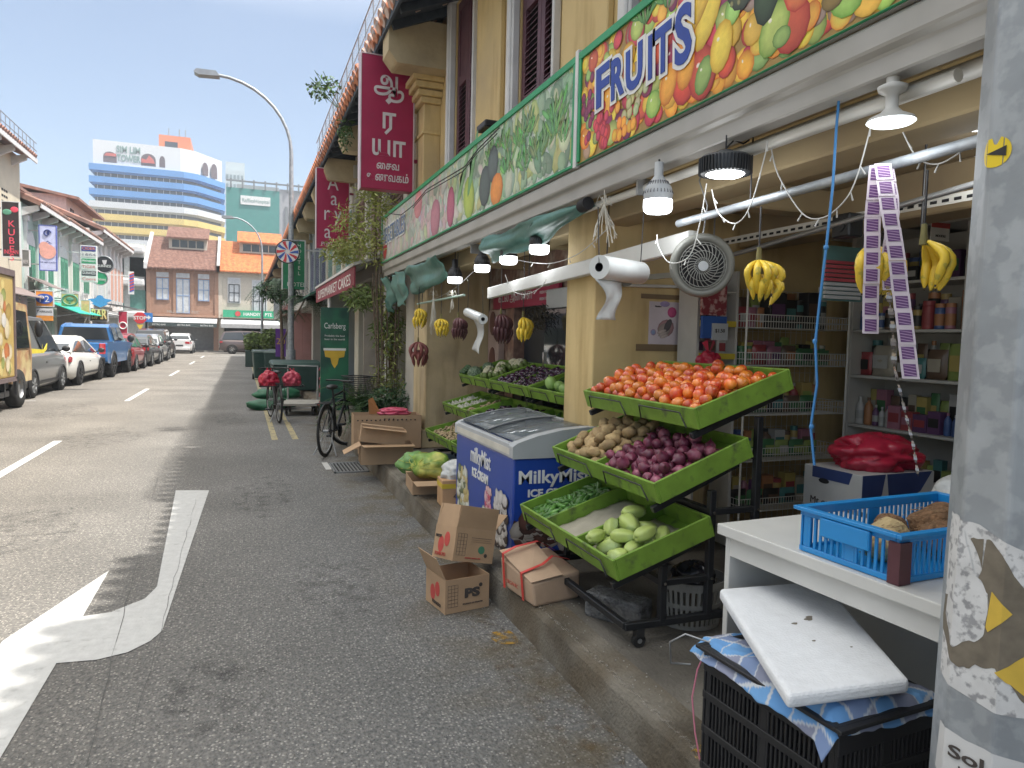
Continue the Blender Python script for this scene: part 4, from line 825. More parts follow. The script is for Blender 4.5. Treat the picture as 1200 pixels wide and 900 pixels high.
g = MB(); g.prism([(-.22*r_, .5*r_), (.3*r_, .55*r_), (.22*r_, .1*r_), (0, -.12*r_), (-.1*r_, .1*r_)], c+Vector((0, -.006, 0)), (1, 0, 0), (0, 0, 1), (0, -.01, 0)); g.build('harp', m_let, t)
t, c, r_ = round_sign(117, 326, 6.8, 46.5, (.02, .30, .14), 'round green sign with a red star below the black one', 'Carlsberg', .2)
# BAR sign, blue lettering board, barber pole sign, red banner, stop sign
t, p, q = sign_px('bar_sign', 'brown board with raised yellow BAR letters', (106, 363), (126, 376), 43, mat('bar_brown', (.10, .07, .04), .6)); text('BAR', ((p.x+q.x)/2, 42.99, q.z+.1), U_, NB, .72, mat('bar_yel', (.72, .55, .22), .5), t, width=(q.x-p.x)*.9, bold=.02, ext=.03)
t = thing('blue_sign', 'small blue cut-out sign above the bar board', 'sign'); c = px(117, 353, 43); g = MB(); g.prism([(.45*(1+.3*math.sin(5*a))*math.cos(a), .26*(1+.25*math.cos(4*a))*math.sin(a)) for a in [2*math.pi*k/24 for k in range(24)]], c, (1, 0, 0), (0, 0, 1), (0, .08, 0)); g.build('shape', mat('cut_blue', (.06, .28, .6), .5), t)
t, p, q = sign_px('hawker_sign', 'orange picture sign beside the bar board', (95, 352), (105, 371), 41, mat('sign_peach', (.75, .42, .22), .5)); 
for k, ch in enumerate('\u9152\u5427'): text(ch, ((p.x+q.x)/2, 40.99, (p.z+q.z)/2-.28*k), U_, NB, .3, MATS['bar_yel'], t, name='letter')
t = thing('barber_sign', 'white vertical sign with red and blue barber stripes', 'sign'); Y = 54; p = px(150, 318, Y); q = px(157, 345, Y); g = MB(); g.box((p.x, Y, q.z), (q.x, Y+.1, p.z)); g.box((FX, Y+.03, p.z-.3), (p.x, Y+.07, p.z-.25)); g.build('panel', m_white, t)
for j, cc in ((0, (.05, .1, .4)), (1, (.6, .08, .06))):
    g = MB()
    for k in range(6): z = q.z+.12+(p.z-q.z-.3)*(k+.5*j)/6; g.prism([(.04, 0), (.30, .12), (.30, .22), (.04, .10)], (p.x+.05, Y-.003, z), (1, 0, 0), (0, 0, 1), (0, -.01, 0))
    g.build('stripe', mat('stripe%d' % j, cc, .5), t)
t, p, q = sign_px('red_banner', 'tall red hanging banner near the stop sign', (139, 365), (149, 398), 49, mat('ban_red', (.5, .02, .06), .6)); c = Vector(((p.x+q.x)/2, 48.98, (p.z+q.z)/2)); g = MB(); g.tube([c+Vector((.2*math.cos(a), 0, .2*math.sin(a))) for a in [2*math.pi*k/16 for k in range(16)]], .04, closed=True); g.build('ring', m_white, t)
t = thing('stop_sign', 'red octagonal stop sign on a grey post by the left kerb', 'stop sign'); c = px(164, 372.5, 50); g = MB(); g.prism([(.38*math.cos(a), .38*math.sin(a)) for a in [math.pi/8+math.pi/4*k for k in range(8)]], c, (1, 0, 0), (0, 0, 1), (0, .02, 0)); g.build('plate', mat('stop_red', (.6, .03, .04), .5), t)
text('STOP', (c.x, c.y-.002, c.z-.1), U_, NB, .3, m_white, t, bold=.01); g = MB(); g.cyl((c.x, c.y+.06, .1), (c.x, c.y+.06, c.z+.2), .035, n=8); g.build('post', m_steel, t); g = MB(); g.prism([(-.2, 0), (.2, 0), (0, -.35)], (c.x, c.y-.001, c.z-.42), (1, 0, 0), (0, 0, 1), (0, .02, 0)); g.build('yellow_plate', mat('yel_plate', (.75, .55, .08), .5), t)
t = thing('arrow_sign', 'small blue direction sign beside the stop sign', 'road sign'); c = px(173, 372, 52); g = MB(); g.box((c.x-.3, 52, c.z-.3), (c.x+.3, 52.02, c.z+.3)); g.build('plate', mat('sign_blue', (.03, .2, .55), .5), t); g = MB(); g.prism([(-.15, -.05), (.02, -.05), (.02, -.15), (.2, 0), (.02, .15), (.02, .05), (-.15, .05)], (c.x, 51.995, c.z), (1, 0, 0), (0, 0, 1), (0, -.01, 0)); g.build('arrow', m_white, t); g = MB(); g.cyl((c.x, 52.06, .1), (c.x, 52.06, c.z+.3), .03, n=8); g.build('post', m_steel, t)
t, p, q = sign_px('wall_sign', 'dark square sign on the wall right of the black vertical sign', (26, 293), (34, 312), 32.5, mat('wsign', (.16, .16, .15), .6)); text('BEER', ((p.x+q.x)/2, 32.49, q.z+.1), U_, NB, .2, m_let, t, width=(q.x-p.x)*.8)
# awnings left
def awn(y0, y1, z, col, lab, d=1.3, dz=.5):
    t = thing('awning', lab, 'awning'); g = MB(); x = FX+.13; g.hexa([(x, y0, z), (x+d, y0, z-dz), (x+d, y1, z-dz), (x, y1, z), (x, y0, z+.03), (x+d, y0, z-dz+.03), (x+d, y1, z-dz+.03), (x, y1, z+.03)]); g.build('canopy', mat('awn_%s' % lab[:8].replace(' ', '_'), col, .6), t)
    g = MB(); g.bar((x, y0+.1, z-dz-.2), (x+d-.05, y0+.1, z-dz), .03, .03); g.bar((x, y1-.1, z-dz-.2), (x+d-.05, y1-.1, z-dz), .03, .03); g.build('arm', m_steel, t)
awn(37.5, 43.5, 2.85, (.02, .42, .30), 'bright green sloping awning over the shop with plants'); awn(24.5, 33.8, 3.2, (.22, .17, .16), 'brown awning above the grey van', .9, .4); awn(43.6, 48, 2.8, (.5, .5, .48), 'pale awning between the green awning and the bar', 1.4, .3); awn(48.5, 55, 3.3, (.12, .13, .15), 'dark folded awning under the arched windows', 1.6, .2); awn(34.5, 37.2, 3.75, (.20, .16, .15), 'dark brown awning above the orange parking sign', .8, .4)
t = thing('poster_strip', 'row of white and black posters under the brown awning', 'poster'); g = MB(); y = 27
for k in range(5): g.box((FX+.4, 28+1.1*k, 2.2), (FX+.42, 28.9+1.1*k, 2.85))
g.build('sheets', m_trim, t)
# ================================================================ vehicles
def loft(mb, secs, mi=0, smooth=True, caps=True):
    n = len(secs[0]); vs = [p for s_ in secs for p in s_]
    mb.add(vs, [(i*n+k, i*n+(k+1) % n, (i+1)*n+(k+1) % n, (i+1)*n+k) for i in range(len(secs)-1) for k in range(n)], mi, smooth)
    if caps: mb.add(secs[0], [tuple(range(n-1, -1, -1))], mi); mb.add(secs[-1], [tuple(range(n))], mi)
def interp(tab, y):
    for (a, va), (b, vb) in zip(tab, tab[1:]):
        if a <= y <= b: t_ = (y-a)/(b-a) if b > a else 0; t_ = t_*t_*(3-2*t_)*.4+t_*.6; return va+(vb-va)*t_
    return tab[-1][1] if y > tab[-1][0] else tab[0][1]
def car(name, label, cat, loc, rz, L, Wd, Hh, belt, roof, paint, wheels=(.17, .80), wr=.32, tail=None, trunk=None, cargo=False, rim=m_steel, plate=True, glassm=m_glass, group='cars parked along the left kerb'):
    """L,Wd,Hh size; belt: [(t, z)] shoulder height over t (0 rear .. 1 front); roof: 4 points (t,z): rear base, rear top, front top, front base"""
    t = thing(name, label, cat, loc, rz, group); hw = Wd/2; y0 = -L/2
    g = MB(); secs = []; N = 22
    for i in range(N+1):
        u = i/N; y = y0+L*u; zb = interp(belt, u); e = min(u, 1-u)*L; k = 1-.16*max(0, 1-e/.5)**2; w = hw*k; zl = .2+.14*max(0, 1-e/.4)
        secs.append([(-w*.86, y, zl), (-w*.97, y, zl+.08), (-w, y, (zl+zb)*.5), (-w*.985, y, zb-.16), (-w*.93, y, zb-.03), (-w*.80, y, zb+.01), (0, y, zb+.03), (w*.80, y, zb+.01), (w*.93, y, zb-.03), (w*.985, y, zb-.16), (w, y, (zl+zb)*.5), (w*.97, y, zl+.08), (w*.86, y, zl)])
    loft(g, secs); body = g.build('body', paint, t)
    (a0, z0), (a1, z1), (a2, z2), (a3, z3) = roof; bw, tw_ = hw*.90, hw*.70
    def gh(u, z, w): return (y0+L*u, z, w)
    g = MB(); th = .06
    P_ = [(a0, z0, bw), (a1, z1, tw_), (a2, z2, tw_), (a3, z3, bw)]
    secs = []
    base = [interp(belt, p_[0])-.06 for p_ in P_]
    for (u, z, w), zb in zip(P_, base):
        y = y0+L*u
        secs.append((y, z, w))
    # cabin hull as closed solid: side polygon with tumblehome
    prof = [(a0, z0, bw), (a0+(a1-a0)*.85, z0+(z1-z0)*.93, tw_*1.03), (a1+.02, z1+.01, tw_), ((a1+a2)/2, max(z1, z2)+.03, tw_*.98), (a2-.02, z2+.01, tw_), (a2+(a3-a2)*.12, z2-(z2-z3)*.08, tw_*1.03), (a3, z3, bw)]
    vs = []; m_ = len(prof)
    for s_ in (-1, 1):
        for u, z, w in prof: vs.append((s_*w, y0+L*u, z))
        for u, z, w in prof: vs.append((s_*bw, y0+L*u, interp(belt, u)-.08))
    fs = []
    for k in range(m_-1):
        fs += [(k, k+1, 2*m_+k+1, 2*m_+k), (k, m_+k, m_+k+1, k+1), (2*m_+k, 2*m_+k+1, 3*m_+k+1, 3*m_+k)]
    g.add(vs, fs, 0, False); cab = g.build('cabin', paint, t, bevel=.03, bseg=2)
    # glass
    def lerp3(p, q, f_): return Vector(p)*(1-f_)+Vector(q)*f_
    for s_ in (-1, 1):
        lo0 = Vector((s_*bw, y0+L*(a0+.03), interp(belt, a0+.03)+.03)); lo1 = Vector((s_*bw, y0+L*(a3-.04), interp(belt, a3-.04)+.03)); hi0 = Vector((s_*tw_, y0+L*(a1+.015), z1-.06)); hi1 = Vector((s_*tw_, y0+L*(a2-.0), z2-.06))
        off = Vector((s_*.012, 0, 0)); nw = 2 if L < 4.9 or True else 3
        for k in range(nw):
            f0 = k/nw+.012; f1 = (k+1)/nw-.012; w = MB()
            q4 = [lerp3(lo0, lo1, f0), lerp3(lo0, lo1, f1), lerp3(hi0, hi1, f1), lerp3(hi0, hi1, f0)]
            if cargo and k == 0: continue
            w.poly([p_+off for p_ in q4]); w.build('window', glassm, t, solid=.01)
    for (ua, za, ub, zb) in ((a0, z0, a1, z1), (a3, z3, a2, z2)):
        w = MB(); dy = -.012 if ua == a0 else .012
        A_ = lerp3((0, y0+L*ua, za), (0, y0+L*ub, zb), .12); B_ = lerp3((0, y0+L*ua, za), (0, y0+L*ub, zb), .86)
        wl = bw*.88; wh = tw_*.93
        w.poly([(-wl, A_.y+dy, A_.z+.01), (wl, A_.y+dy, A_.z+.01), (wh, B_.y+dy, B_.z+.01), (-wh, B_.y+dy, B_.z+.01)]); w.build('rear_window' if ua == a0 else 'windscreen', glassm, t, solid=.01)
    # wheels
    for u in wheels:
        for s_ in (-1, 1):
            c = Vector((s_*(hw-.10), y0+L*u, wr)); g = MB(); g.lathe([(wr*.6, -.11), (wr*.93, -.11), (wr, -.07), (wr, .07), (wr*.93, .11), (wr*.6, .11)], c, (s_, 0, 0), 22); g.cyl(c, c+Vector((s_*.04, 0, 0)), wr*.62, n=18)
            wh_ = g.build('wheel', m_rubber, t); g = MB(); g.lathe([(wr*.62, .105), (wr*.58, .06), (wr*.2, .075), (.0, .08)], c, (s_, 0, 0), 18)
            for k in range(7): a = 2*math.pi*k/7; g.bar(c+Vector((s_*.09, 0, 0)), c+Vector((s_*.09, wr*.6*math.cos(a), wr*.6*math.sin(a))), .03, .05, upv=(1, 0, 0))
            g.build('rim', rim, wh_)
            g = MB(); pts = [c+Vector((s_*(.095), wr*1.12*math.cos(a), wr*1.12*math.sin(a))) for a in [math.pi*k/12-.12 for k in range(14)]]; g.tube(pts, .035); g.prism([((wr*1.1)*math.cos(a), (wr*1.1)*math.sin(a)) for a in [2*math.pi*k/20 for k in range(20)]], c+Vector((s_*.045, 0, .0)), (0, 1, 0), (0, 0, 1), (s_*.03, 0, 0)); g.build('wheel_arch', m_dark, t)
    # lights, bumper, plate, mirrors
    zt_ = interp(belt, .01)
    for s_ in (-1, 1):
        g = MB()
        if tail == 'tall': g.box((s_*hw*.78-.07, y0-.02, zt_-.42), (s_*hw*.78+.07, y0+.12, zt_-.04))
        else: g.prism([(0, 0), (.28, .02), (.34, .13), (.22, .17), (.0, .14)], (s_*hw*.80, y0-.015, zt_-.26), (-s_, 0, 0), (0, 0, 1), (0, .1, 0)); g.prism([(0, 0), (.22, .04), (.2, .13), (0, .17)], (s_*(hw*.88), y0+.03, zt_-.26), (0, 1, 0), (0, 0, 1), (s_*.05, 0, 0))
        g.build('tail_light', mat('tail_red', (.45, .02, .03), .15, coat=.5), t, bevel=.01)
        g = MB(); g.prism([(0, 0), (.3, .04), (.28, .13), (0, .15)], (s_*hw*.84, y0+L+.0, interp(belt, .98)-.22), (-s_, 0, 0), (0, 0, 1), (0, -.12, 0)); g.build('headlight', mat('lens', (.6, .6, .62), .1), t)
        g = MB(); yy = y0+L*(a3-.06); g.ell((s_*(hw+.09), yy, interp(belt, a3)+.12), (.1, .05, .08)); g.bar((s_*hw*.9, yy, interp(belt, a3)+.05), (s_*(hw+.05), yy, interp(belt, a3)+.1), .03, .03); g.build('mirror', m_black, t)
        g = MB(); g.box((s_*(hw*.985)-.004, y0+L*.45, zt_-.3), (s_*(hw*.985)+.012, y0+L*.48, zt_-.27)); g.box((s_*hw*.99-.003, y0+L*.22, .3), (s_*hw*.99+.003, y0+L*.76, .36)); g.build('sill_trim', m_black, t)
    g = MB(); g.box((-hw*.8, y0-.05, .28), (hw*.8, y0+.05, .50)); g.build('rear_bumper', m_black if tail == 'tall' else paint, t, bevel=.03, bseg=2)
    if plate: g = MB(); g.box((-.26, y0-.065, .55), (.26, y0-.05, .67)); g.build('number_plate', mat('plate', (.05, .05, .05), .5), t)
    g = MB(); g.box((-hw*.8, -L/2+.3, .16), (hw*.8, L/2-.3, .3)); g.build('underbody', m_dark, t)
    return t
def paintm(nm, c, metal=.2): return mat(nm, c, .28, metal=metal, var=0, coat=.6)
# grey van
van = car('van', 'grey panel van with yellow and red side graphics', 'van', (-4.48-.85, 20.5, 0), R(-1), 4.3, 1.7, 1.9, [(0, 1.08), (.7, 1.06), (.86, .98), (1, .7)], [(0.0, 1.05), (.035, 1.84), (.62, 1.87), (.86, 1.0)], paintm('van_grey', (.17, .175, .18)), wheels=(.20, .80), wr=.31, tail='tall', cargo=True)
g = MB(); x = .785
for col_, pts in ((0, [(-1.7, 1.2), (-1.35, 1.15), (-.2, 1.1), (.1, 1.25), (.05, 1.1), (-.3, 1.0), (-1.7, 1.02)]),): g.prism(pts, (x, 0, 0), (0, 1, 0), (0, 0, 1), (.012, 0, 0))
g.build('yellow_graphic', mat('gr_yel', (.75, .62, .06), .4), van)
# white coupe
car('white_car', 'white coupe with sweeping roof parked between the van and the pickup', 'car', (-4.36-.88, 25.1, 0), R(-1.5), 4.6, 1.78, 1.42, [(0, .95), (.12, .98), (.5, .93), (.8, .84), (1, .62)], [(.04, .98), (.28, 1.34), (.52, 1.40), (.76, .92)], paintm('car_white', (.72, .71, .68), 0), wheels=(.19, .79), wr=.33, rim=m_blackm)
# blue pickup
pk = thing('pickup_truck', 'bright blue double cab pickup with black tyres', 'pickup', (-5.08, 29.4, 0), R(-1), 'cars parked along the left kerb')
mpb = paintm('pickup_blue', (.03, .15, .38)); g = MB(); L = 5.3; hw = .95; y0 = -L/2
g.prism([(y0, .55), (y0+.3, .5), (y0+4.9, .5), (y0+5.2, .62), (y0+5.3, 1.0), (y0+5.1, 1.12), (y0+4.0, 1.2), (y0+1.6, 1.2), (y0, 1.2)], (-hw, 0, 0), (0, 1, 0), (0, 0, 1), (2*hw, 0, 0)); g.build('body', mpb, pk, bevel=.05, bseg=3)
g = MB(); g.box((-hw+.1, y0+.06, 1.18), (hw-.1, y0+1.6, 1.215)); g.build('load_bed', m_dark, pk)
g = MB(); vs = []
pr = [(1.5, 1.18, .86), (1.62, 1.72, .74), (2.0, 1.82, .70), (3.0, 1.84, .70), (3.35, 1.78, .72), (4.05, 1.18, .86)]
m_ = len(pr)
for s_ in (-1, 1):
    for a, z, w in pr: vs.append((s_*w, y0+a, z))
fs = [(k, k+1, m_+k+1, m_+k) for k in range(m_-1)]+[tuple(range(m_)), tuple(range(2*m_-1, m_-1, -1))]
g.add(vs, fs); g.build('cabin', mpb, pk, bevel=.03, bseg=2)
for s_ in (-1, 1):
    for (a, b_) in ((1.75, 2.55), (2.65, 3.5)):
        w = MB(); w.poly([(s_*.865, y0+a, 1.26), (s_*.865, y0+b_+(.2 if b_ > 3 else 0), 1.26), (s_*.735, y0+b_-(.1 if b_ > 3 else 0), 1.72), (s_*.735, y0+a+.08, 1.72)]); w.build('window', m_glass, pk, solid=.012)
    g = MB(); g.box((s_*.80-.09, y0-.03, .82), (s_*.80+.09, y0+.1, 1.17)); g.build('tail_light', MATS['tail_red'], pk, bevel=.01)
    g = MB(); g.ell((s_*1.06, y0+3.85, 1.32), (.12, .06, .14)); g.build('mirror', m_black, pk)
    for yy in (1.05, 4.25):
        c = Vector((s_*.84, y0+yy, .40)); g = MB(); g.lathe([(.24, -.13), (.37, -.13), (.40, -.09), (.40, .09), (.37, .13), (.24, .13)], c, (s_, 0, 0), 22); g.cyl(c, c+Vector((s_*.05, 0, 0)), .25, n=16); w = g.build('wheel', m_rubber, pk)
        g = MB(); 
        for k in range(6): a = 2*math.pi*k/6; g.bar(c+Vector((s_*.1, 0, 0)), c+Vector((s_*.1, .24*math.cos(a), .24*math.sin(a))), .04, .06, upv=(1, 0, 0))
        g.build('rim', m_blackm, w)
        g = MB(); g.tube([c+Vector((s_*.10, .48*math.cos(a), .48*math.sin(a))) for a in [math.pi*k/12-.1 for k in range(14)]], .06); g.build('wheel_arch', m_black, pk)
w = MB(); w.poly([(-.74, y0+1.51, 1.28), (.74, y0+1.51, 1.28), (.64, y0+1.60, 1.70), (-.64, y0+1.60, 1.70)]); w.build('rear_window', m_glass, pk, solid=.02)
g = MB(); g.box((-.88, y0-.12, .5), (.88, y0+.04, .72)); g.build('rear_bumper', m_black, pk, bevel=.03); g = MB(); g.box((-.2, y0-.01, .98), (.2, y0-.002, 1.06)); g.build('tailgate_handle', m_black, pk)
# others
car('red_car', 'dark red hatchback parked beyond the pickup', 'car', (-3.95-.86, 33.2, 0), R(-1), 3.9, 1.7, 1.5, [(0, .98), (.5, .95), (.8, .86), (1, .62)], [(.0, 1.0), (.12, 1.42), (.55, 1.48), (.80, .93)], paintm('car_red', (.28, .02, .03)), wheels=(.2, .8), wr=.31)
car('black_sedan', 'dark grey sedan with red tail lamps after the red hatchback', 'car', (-3.85-.88, 37.9, 0), R(-1), 4.5, 1.75, 1.45, [(0, 1.0), (.14, 1.0), (.5, .93), (.8, .84), (1, .62)], [(.08, 1.0), (.26, 1.38), (.54, 1.44), (.78, .92)], paintm('car_charcoal', (.05, .055, .06)), wheels=(.19, .79), wr=.32)
car('silver_car', 'silver sedan partly hidden behind the dark grey sedan', 'car', (-3.9-.86, 42.6, 0), R(-1), 4.3, 1.72, 1.45, [(0, .98), (.5, .93), (.8, .84), (1, .62)], [(.08, .98), (.26, 1.38), (.54, 1.44), (.78, .92)], paintm('car_silver', (.35, .36, .37), .5), wheels=(.19, .79), wr=.32)
car('black_suv', 'black sport utility car last in the parked row', 'car', (-3.95-.93, 47.2, 0), R(-1), 4.6, 1.86, 1.75, [(0, 1.12), (.5, 1.1), (.82, 1.02), (1, .8)], [(.0, 1.12), (.07, 1.68), (.6, 1.74), (.80, 1.08)], paintm('car_black', (.02, .022, .026)), wheels=(.19, .80), wr=.36, tail='tall')
car('white_hatchback', 'small white hatchback seen from behind in front of the roller shutter', 'car', (-4.4, 60.5, 0), R(0), 4.1, 1.75, 1.5, [(0, 1.0), (.5, .97), (.82, .88), (1, .66)], [(.0, 1.02), (.12, 1.44), (.55, 1.5), (.80, .95)], paintm('car_white2', (.7, .7, .7), 0), wheels=(.2, .8), wr=.32, group='cars at the junction')
car('brown_minivan', 'brown minivan standing sideways before the cream house', 'minivan', (.75, 60.2, 0), R(-90), 4.8, 1.8, 1.8, [(0, 1.1), (.6, 1.08), (.82, .98), (1, .72)], [(.0, 1.12), (.06, 1.72), (.60, 1.78), (.86, 1.02)], paintm('car_brown', (.12, .09, .085)), wheels=(.19, .80), wr=.34, group='cars at the junction', rim=m_chrome)
# box truck
tr = thing('box_truck', 'small box truck printed with yellow food pictures', 'truck', (-4.15, 15.2, 0), R(0), 'cars parked along the left kerb')
g = MB(); g.box((-1.9, -3.5, .66), (0, 1.15, 2.62)); g.build('cargo_box', mat('truck_yellow', (.55, .40, .12), .5), tr, bevel=.02)
g = MB(); g.box((-1.93, -3.53, 2.60), (.03, 1.18, 2.72)); g.box((-.02, 1.12, .62), (.03, 1.18, 2.61)); g.box((-1.93, -3.5, .58), (.03, 1.18, .66)); g.box((.0, -.3, .67), (.012, -.26, 2.6)); g.build('box_trim', mat('truck_trim', (.16, .12, .12), .5), tr)
p = MB(); p.hascol = True; p.T = frame((.004, -3.4, .7), (0, 1, 0), (0, 0, 1)); rr = random.Random(4); p.ink = (.58, .42, .14); p.add([(0, 0, 0), (4.5, 0, 0), (4.5, 1.88, 0), (0, 1.88, 0)], [(0, 1, 2, 3)]); z_ = .0005
for k in range(150):
    z_ += .00004; c = rr.choice([((.75, .62, .25), (.6, .45, .15)), ((.6, .22, .08), (.45, .12, .04)), ((.8, .7, .5), (.6, .5, .3)), ((.5, .35, .1), (.3, .2, .06)), ((.35, .4, .12), (.2, .22, .05))]); v = rr.random()**1.6*1.6; r_ = rr.uniform(.06, .18); disc_print(p, rr.uniform(.2, 4.3), .15+v, r_, r_*rr.uniform(.6, 1.3), rr.uniform(0, 3), *c, z_, n=9)
z_ += .001; disc_print(p, 3.9, 1.05, .14, .14, 0, (.75, .72, .68), (.7, .66, .6), z_)
p.build('food_print', PRINTG, tr)
g = MB(); g.prism([(1.3, .5), (2.75, .5), (2.8, 1.1), (2.45, 2.1), (1.3, 2.15)], (-1.8, 0, 0), (0, 1, 0), (0, 0, 1), (1.7, 0, 0)); g.build('cab', mat('cab_paint', (.50, .28, .14), .35, col2=(.62, .5, .25), c2scale=3, coat=.4), tr, bevel=.05, bseg=2)
g = MB(); g.poly([(-.09, 1.5, 1.2), (-.09, 2.55, 1.2), (-.09, 2.3, 1.95), (-.09, 1.5, 1.98)]); g.build('window', m_glass, tr, solid=.02)
for yy in (-2.3, 1.75):
    for xx in (-.16, -1.74):
        s_ = 1 if xx > -1 else -1; c = Vector((xx, yy-.0, .39)); g = MB(); g.lathe([(.2, -.11), (.36, -.11), (.39, -.07), (.39, .07), (.36, .11), (.2, .11)], c, (s_, 0, 0), 22); g.cyl(c, c+Vector((s_*.03, 0, 0)), .22, n=16); w = g.build('wheel', m_rubber, tr); g = MB(); g.lathe([(.22, .10), (.2, .03), (.08, .07), (0, .08)], c, (s_, 0, 0), 16); g.build('rim', m_steel, w)
g = MB(); g.box((-1.75, -3.3, .42), (-.15, 1.3, .56)); g.bar((-.06, -1.4, .35), (-.06, .9, .35), .05, .1); g.box((-.1, .6, .3), (-.03, .68, .6)); g.box((-.6, -.9, .3), (-.08, -.2, .58)); g.build('chassis', m_blackm, tr)
g = MB(); g.box((-.05, 1.25, .3), (.0, 1.29, 1.0)); g.ell((.1, 2.5, 1.6), (.08, .05, .18)); g.build('mirror', m_black, tr)
# ================================================================ display stands and produce
m_tray = mat('tray_green', (.17, .30, .035), .55, var=.18, scale=9, col2=(.075, .11, .035), c2scale=13, c2lo=.56, c2hi=.70, bump=.1, bscale=60)
def stand(label, x0, y0, width, tiers, zf=.18, casters=True, dividers=()):
    """tiers: (xfront, zfront, xback, zback) of the tray rims"""
    t = thing('display_stand', label, 'display stand', (x0, y0, zf)); o = Vector((x0, y0, zf)); frames = []
    for i, (xa, za, xb, zb) in enumerate(tiers):
        b = Vector((xb-xa, 0, zb-za)); D = b.length; b.normalize(); n = b.cross(Vector((0, 1, 0))); h = .105
        O = Vector((xa, y0, za))-n*h-o; T = frame(O, b, (0, 1, 0)); T_w = Matrix.Translation(o) @ T
        g = MB(); g.T = T; e = .014; w = width
        fl_ = .012 if (i == 0 and casters) else .05; g.box((e, e, 0), (D-e, w-e, fl_)); g.box((0, 0, 0), (e, w, h)); g.box((D-e, 0, 0), (D, w, h)); g.box((e, 0, 0), (D-e, e, h)); g.box((e, w-e, 0), (D-e, w, h))
        for dv in (dividers[i] if i < len(dividers) else ()): g.box((e, dv-e/2, .012), (D-e, dv+e/2, h-.012))
        tr_ = g.build('tray', m_tray, t, bevel=.003)
        g = MB(); g.T = T
        nh = 2
        for k in range(nh):
            a = w*(.07+.5*k); c = w*(.43+.5*k); x = -.012
            g.tube([(x, a, .005), (x-.004, a+.02, h*.78), (x-.004, c-.02, h*.78), (x, c, .005)], .004, 6)
        g.build('price_rail', m_black, tr_); frames.append((T_w, D, w))
    # frame: uprights, stepped side bars, casters
    g = MB(); s = .034
    for yy in (.05, width-.05):
        xs = [tiers[0][0]+.30-x0, tiers[1][0]+.36-x0, tiers[2][0]+.42-x0]; tops = [tiers[0][1]-.06-zf, tiers[1][1]-.06-zf, tiers[2][1]-.05-zf]
        zb0 = .10
        for k, (xx, zt) in enumerate(zip(xs, tops)): g.box((xx-s/2, yy-s/2, zb0 if k != 1 else zb0), (xx+s/2, yy+s/2, zt))
        g.box((xs[0]-.2, yy-s/2+.001, zb0-.012), (xs[2], yy+s/2-.001, zb0+.022))
        for (xa, za, xb, zb) in tiers: g.bar((xa+.03-x0, yy, za-.135-zf), (xb-.02-x0, yy, zb-.135-zf), s*.9, s*.9)
        g.box((xs[0], yy-s/2+.002, tops[0]-.10), (xs[1], yy+s/2-.002, tops[0]-.07)); g.box((xs[1], yy-s/2+.002, tops[1]-.12), (xs[2], yy+s/2-.002, tops[1]-.09))
    for xx, zz in ((xs[0]-.19, .103), (xs[2], .10), (xs[2]+.001, tops[2]-.2), (xs[1], tops[1]-.11), (xs[0], tops[0]-.09)): g.box((xx-s/2+.001, .05, zz-.012), (xx+s/2-.001, width-.05, zz+.022))
    g.build('frame', m_blackm, t, bevel=.003)
    g = MB()
    for yy in (.03, ):
        for (xx, zz) in ((xs[0], tops[0]-.085), (xs[1], tops[0]-.085), (xs[1], tops[1]-.105), (xs[2], tops[1]-.105)): g.cyl((xx, yy, zz), (xx, yy-.006, zz), .008, n=8)
    g.build('bolt', m_chrome, t)
    if casters:
        for xx in (xs[0]-.12, xs[2]-.05):
            for yy in (.05, width-.05):
                g = MB(); g.cyl((xx, yy-.012, .032), (xx, yy+.012, .032), .032, n=16); g.box((xx-.02, yy-.02, .05), (xx+.02, yy+.02, .09)); c_ = g.build('caster', m_rubber, t); g = MB(); g.cyl((xx, yy-.015, .032), (xx, yy+.015, .032), .012, n=10); g.build('hub', m_steel, c_)
    return t, frames
T1 = [(1.55, .62, 2.07, .79), (1.75, .96, 2.27, 1.16), (1.95, 1.30, 2.50, 1.49)]
st1, fr1 = stand('front green three tier stand of tomatoes, potatoes, onions and chayote', 1.55, 2.75, 1.14, T1, dividers=((.42, .80), (.62,), ()))
T2 = [(2.0, .54, 2.42, .64), (2.2, .85, 2.68, .98), (2.4, 1.18, 2.93, 1.36)]
fr2 = []
for k, (lab, y0_, w_, dv) in enumerate((('rear green stand nearest the pillar, with round green gourds', 4.85, 1.06, ((), (.5,), ())), ('middle rear green stand with dark eggplants behind the freezer', 5.93, 1.06, ((), (.5,), (.5,))), ('farthest rear green stand with cauliflower and garlic', 7.01, 1.06, ((), (.35, .7), (.6,))))):
    s_, f_ = stand(lab, 2.0, y0_, w_, T2, dividers=dv, casters=False); fr2.append(f_)
def packing(D0, D1, W0, W1, n, rfun, seed, tries=60, hmax=.2, slope=None, base=.05):
    rr = random.Random(seed); out = []
    for i in range(n):
        r_ = rfun(rr); best = None
        for k in range(tries):
            x = rr.uniform(D0+r_, D1-r_); y = rr.uniform(W0+r_, W1-r_); h = r_+base
            for (a, b, c, q) in out:
                d2 = (a-x)**2+(b-y)**2; s = (r_+q)*.93
                if d2 < s*s: h = max(h, c+math.sqrt(s*s-d2))
            pen = h+(slope(x, y) if slope else 0)
            if best is None or pen < best[0]: best = (pen, x, y, h)
        if best[3] < hmax: out.append((best[1], best[2], best[3], r_))
    return out
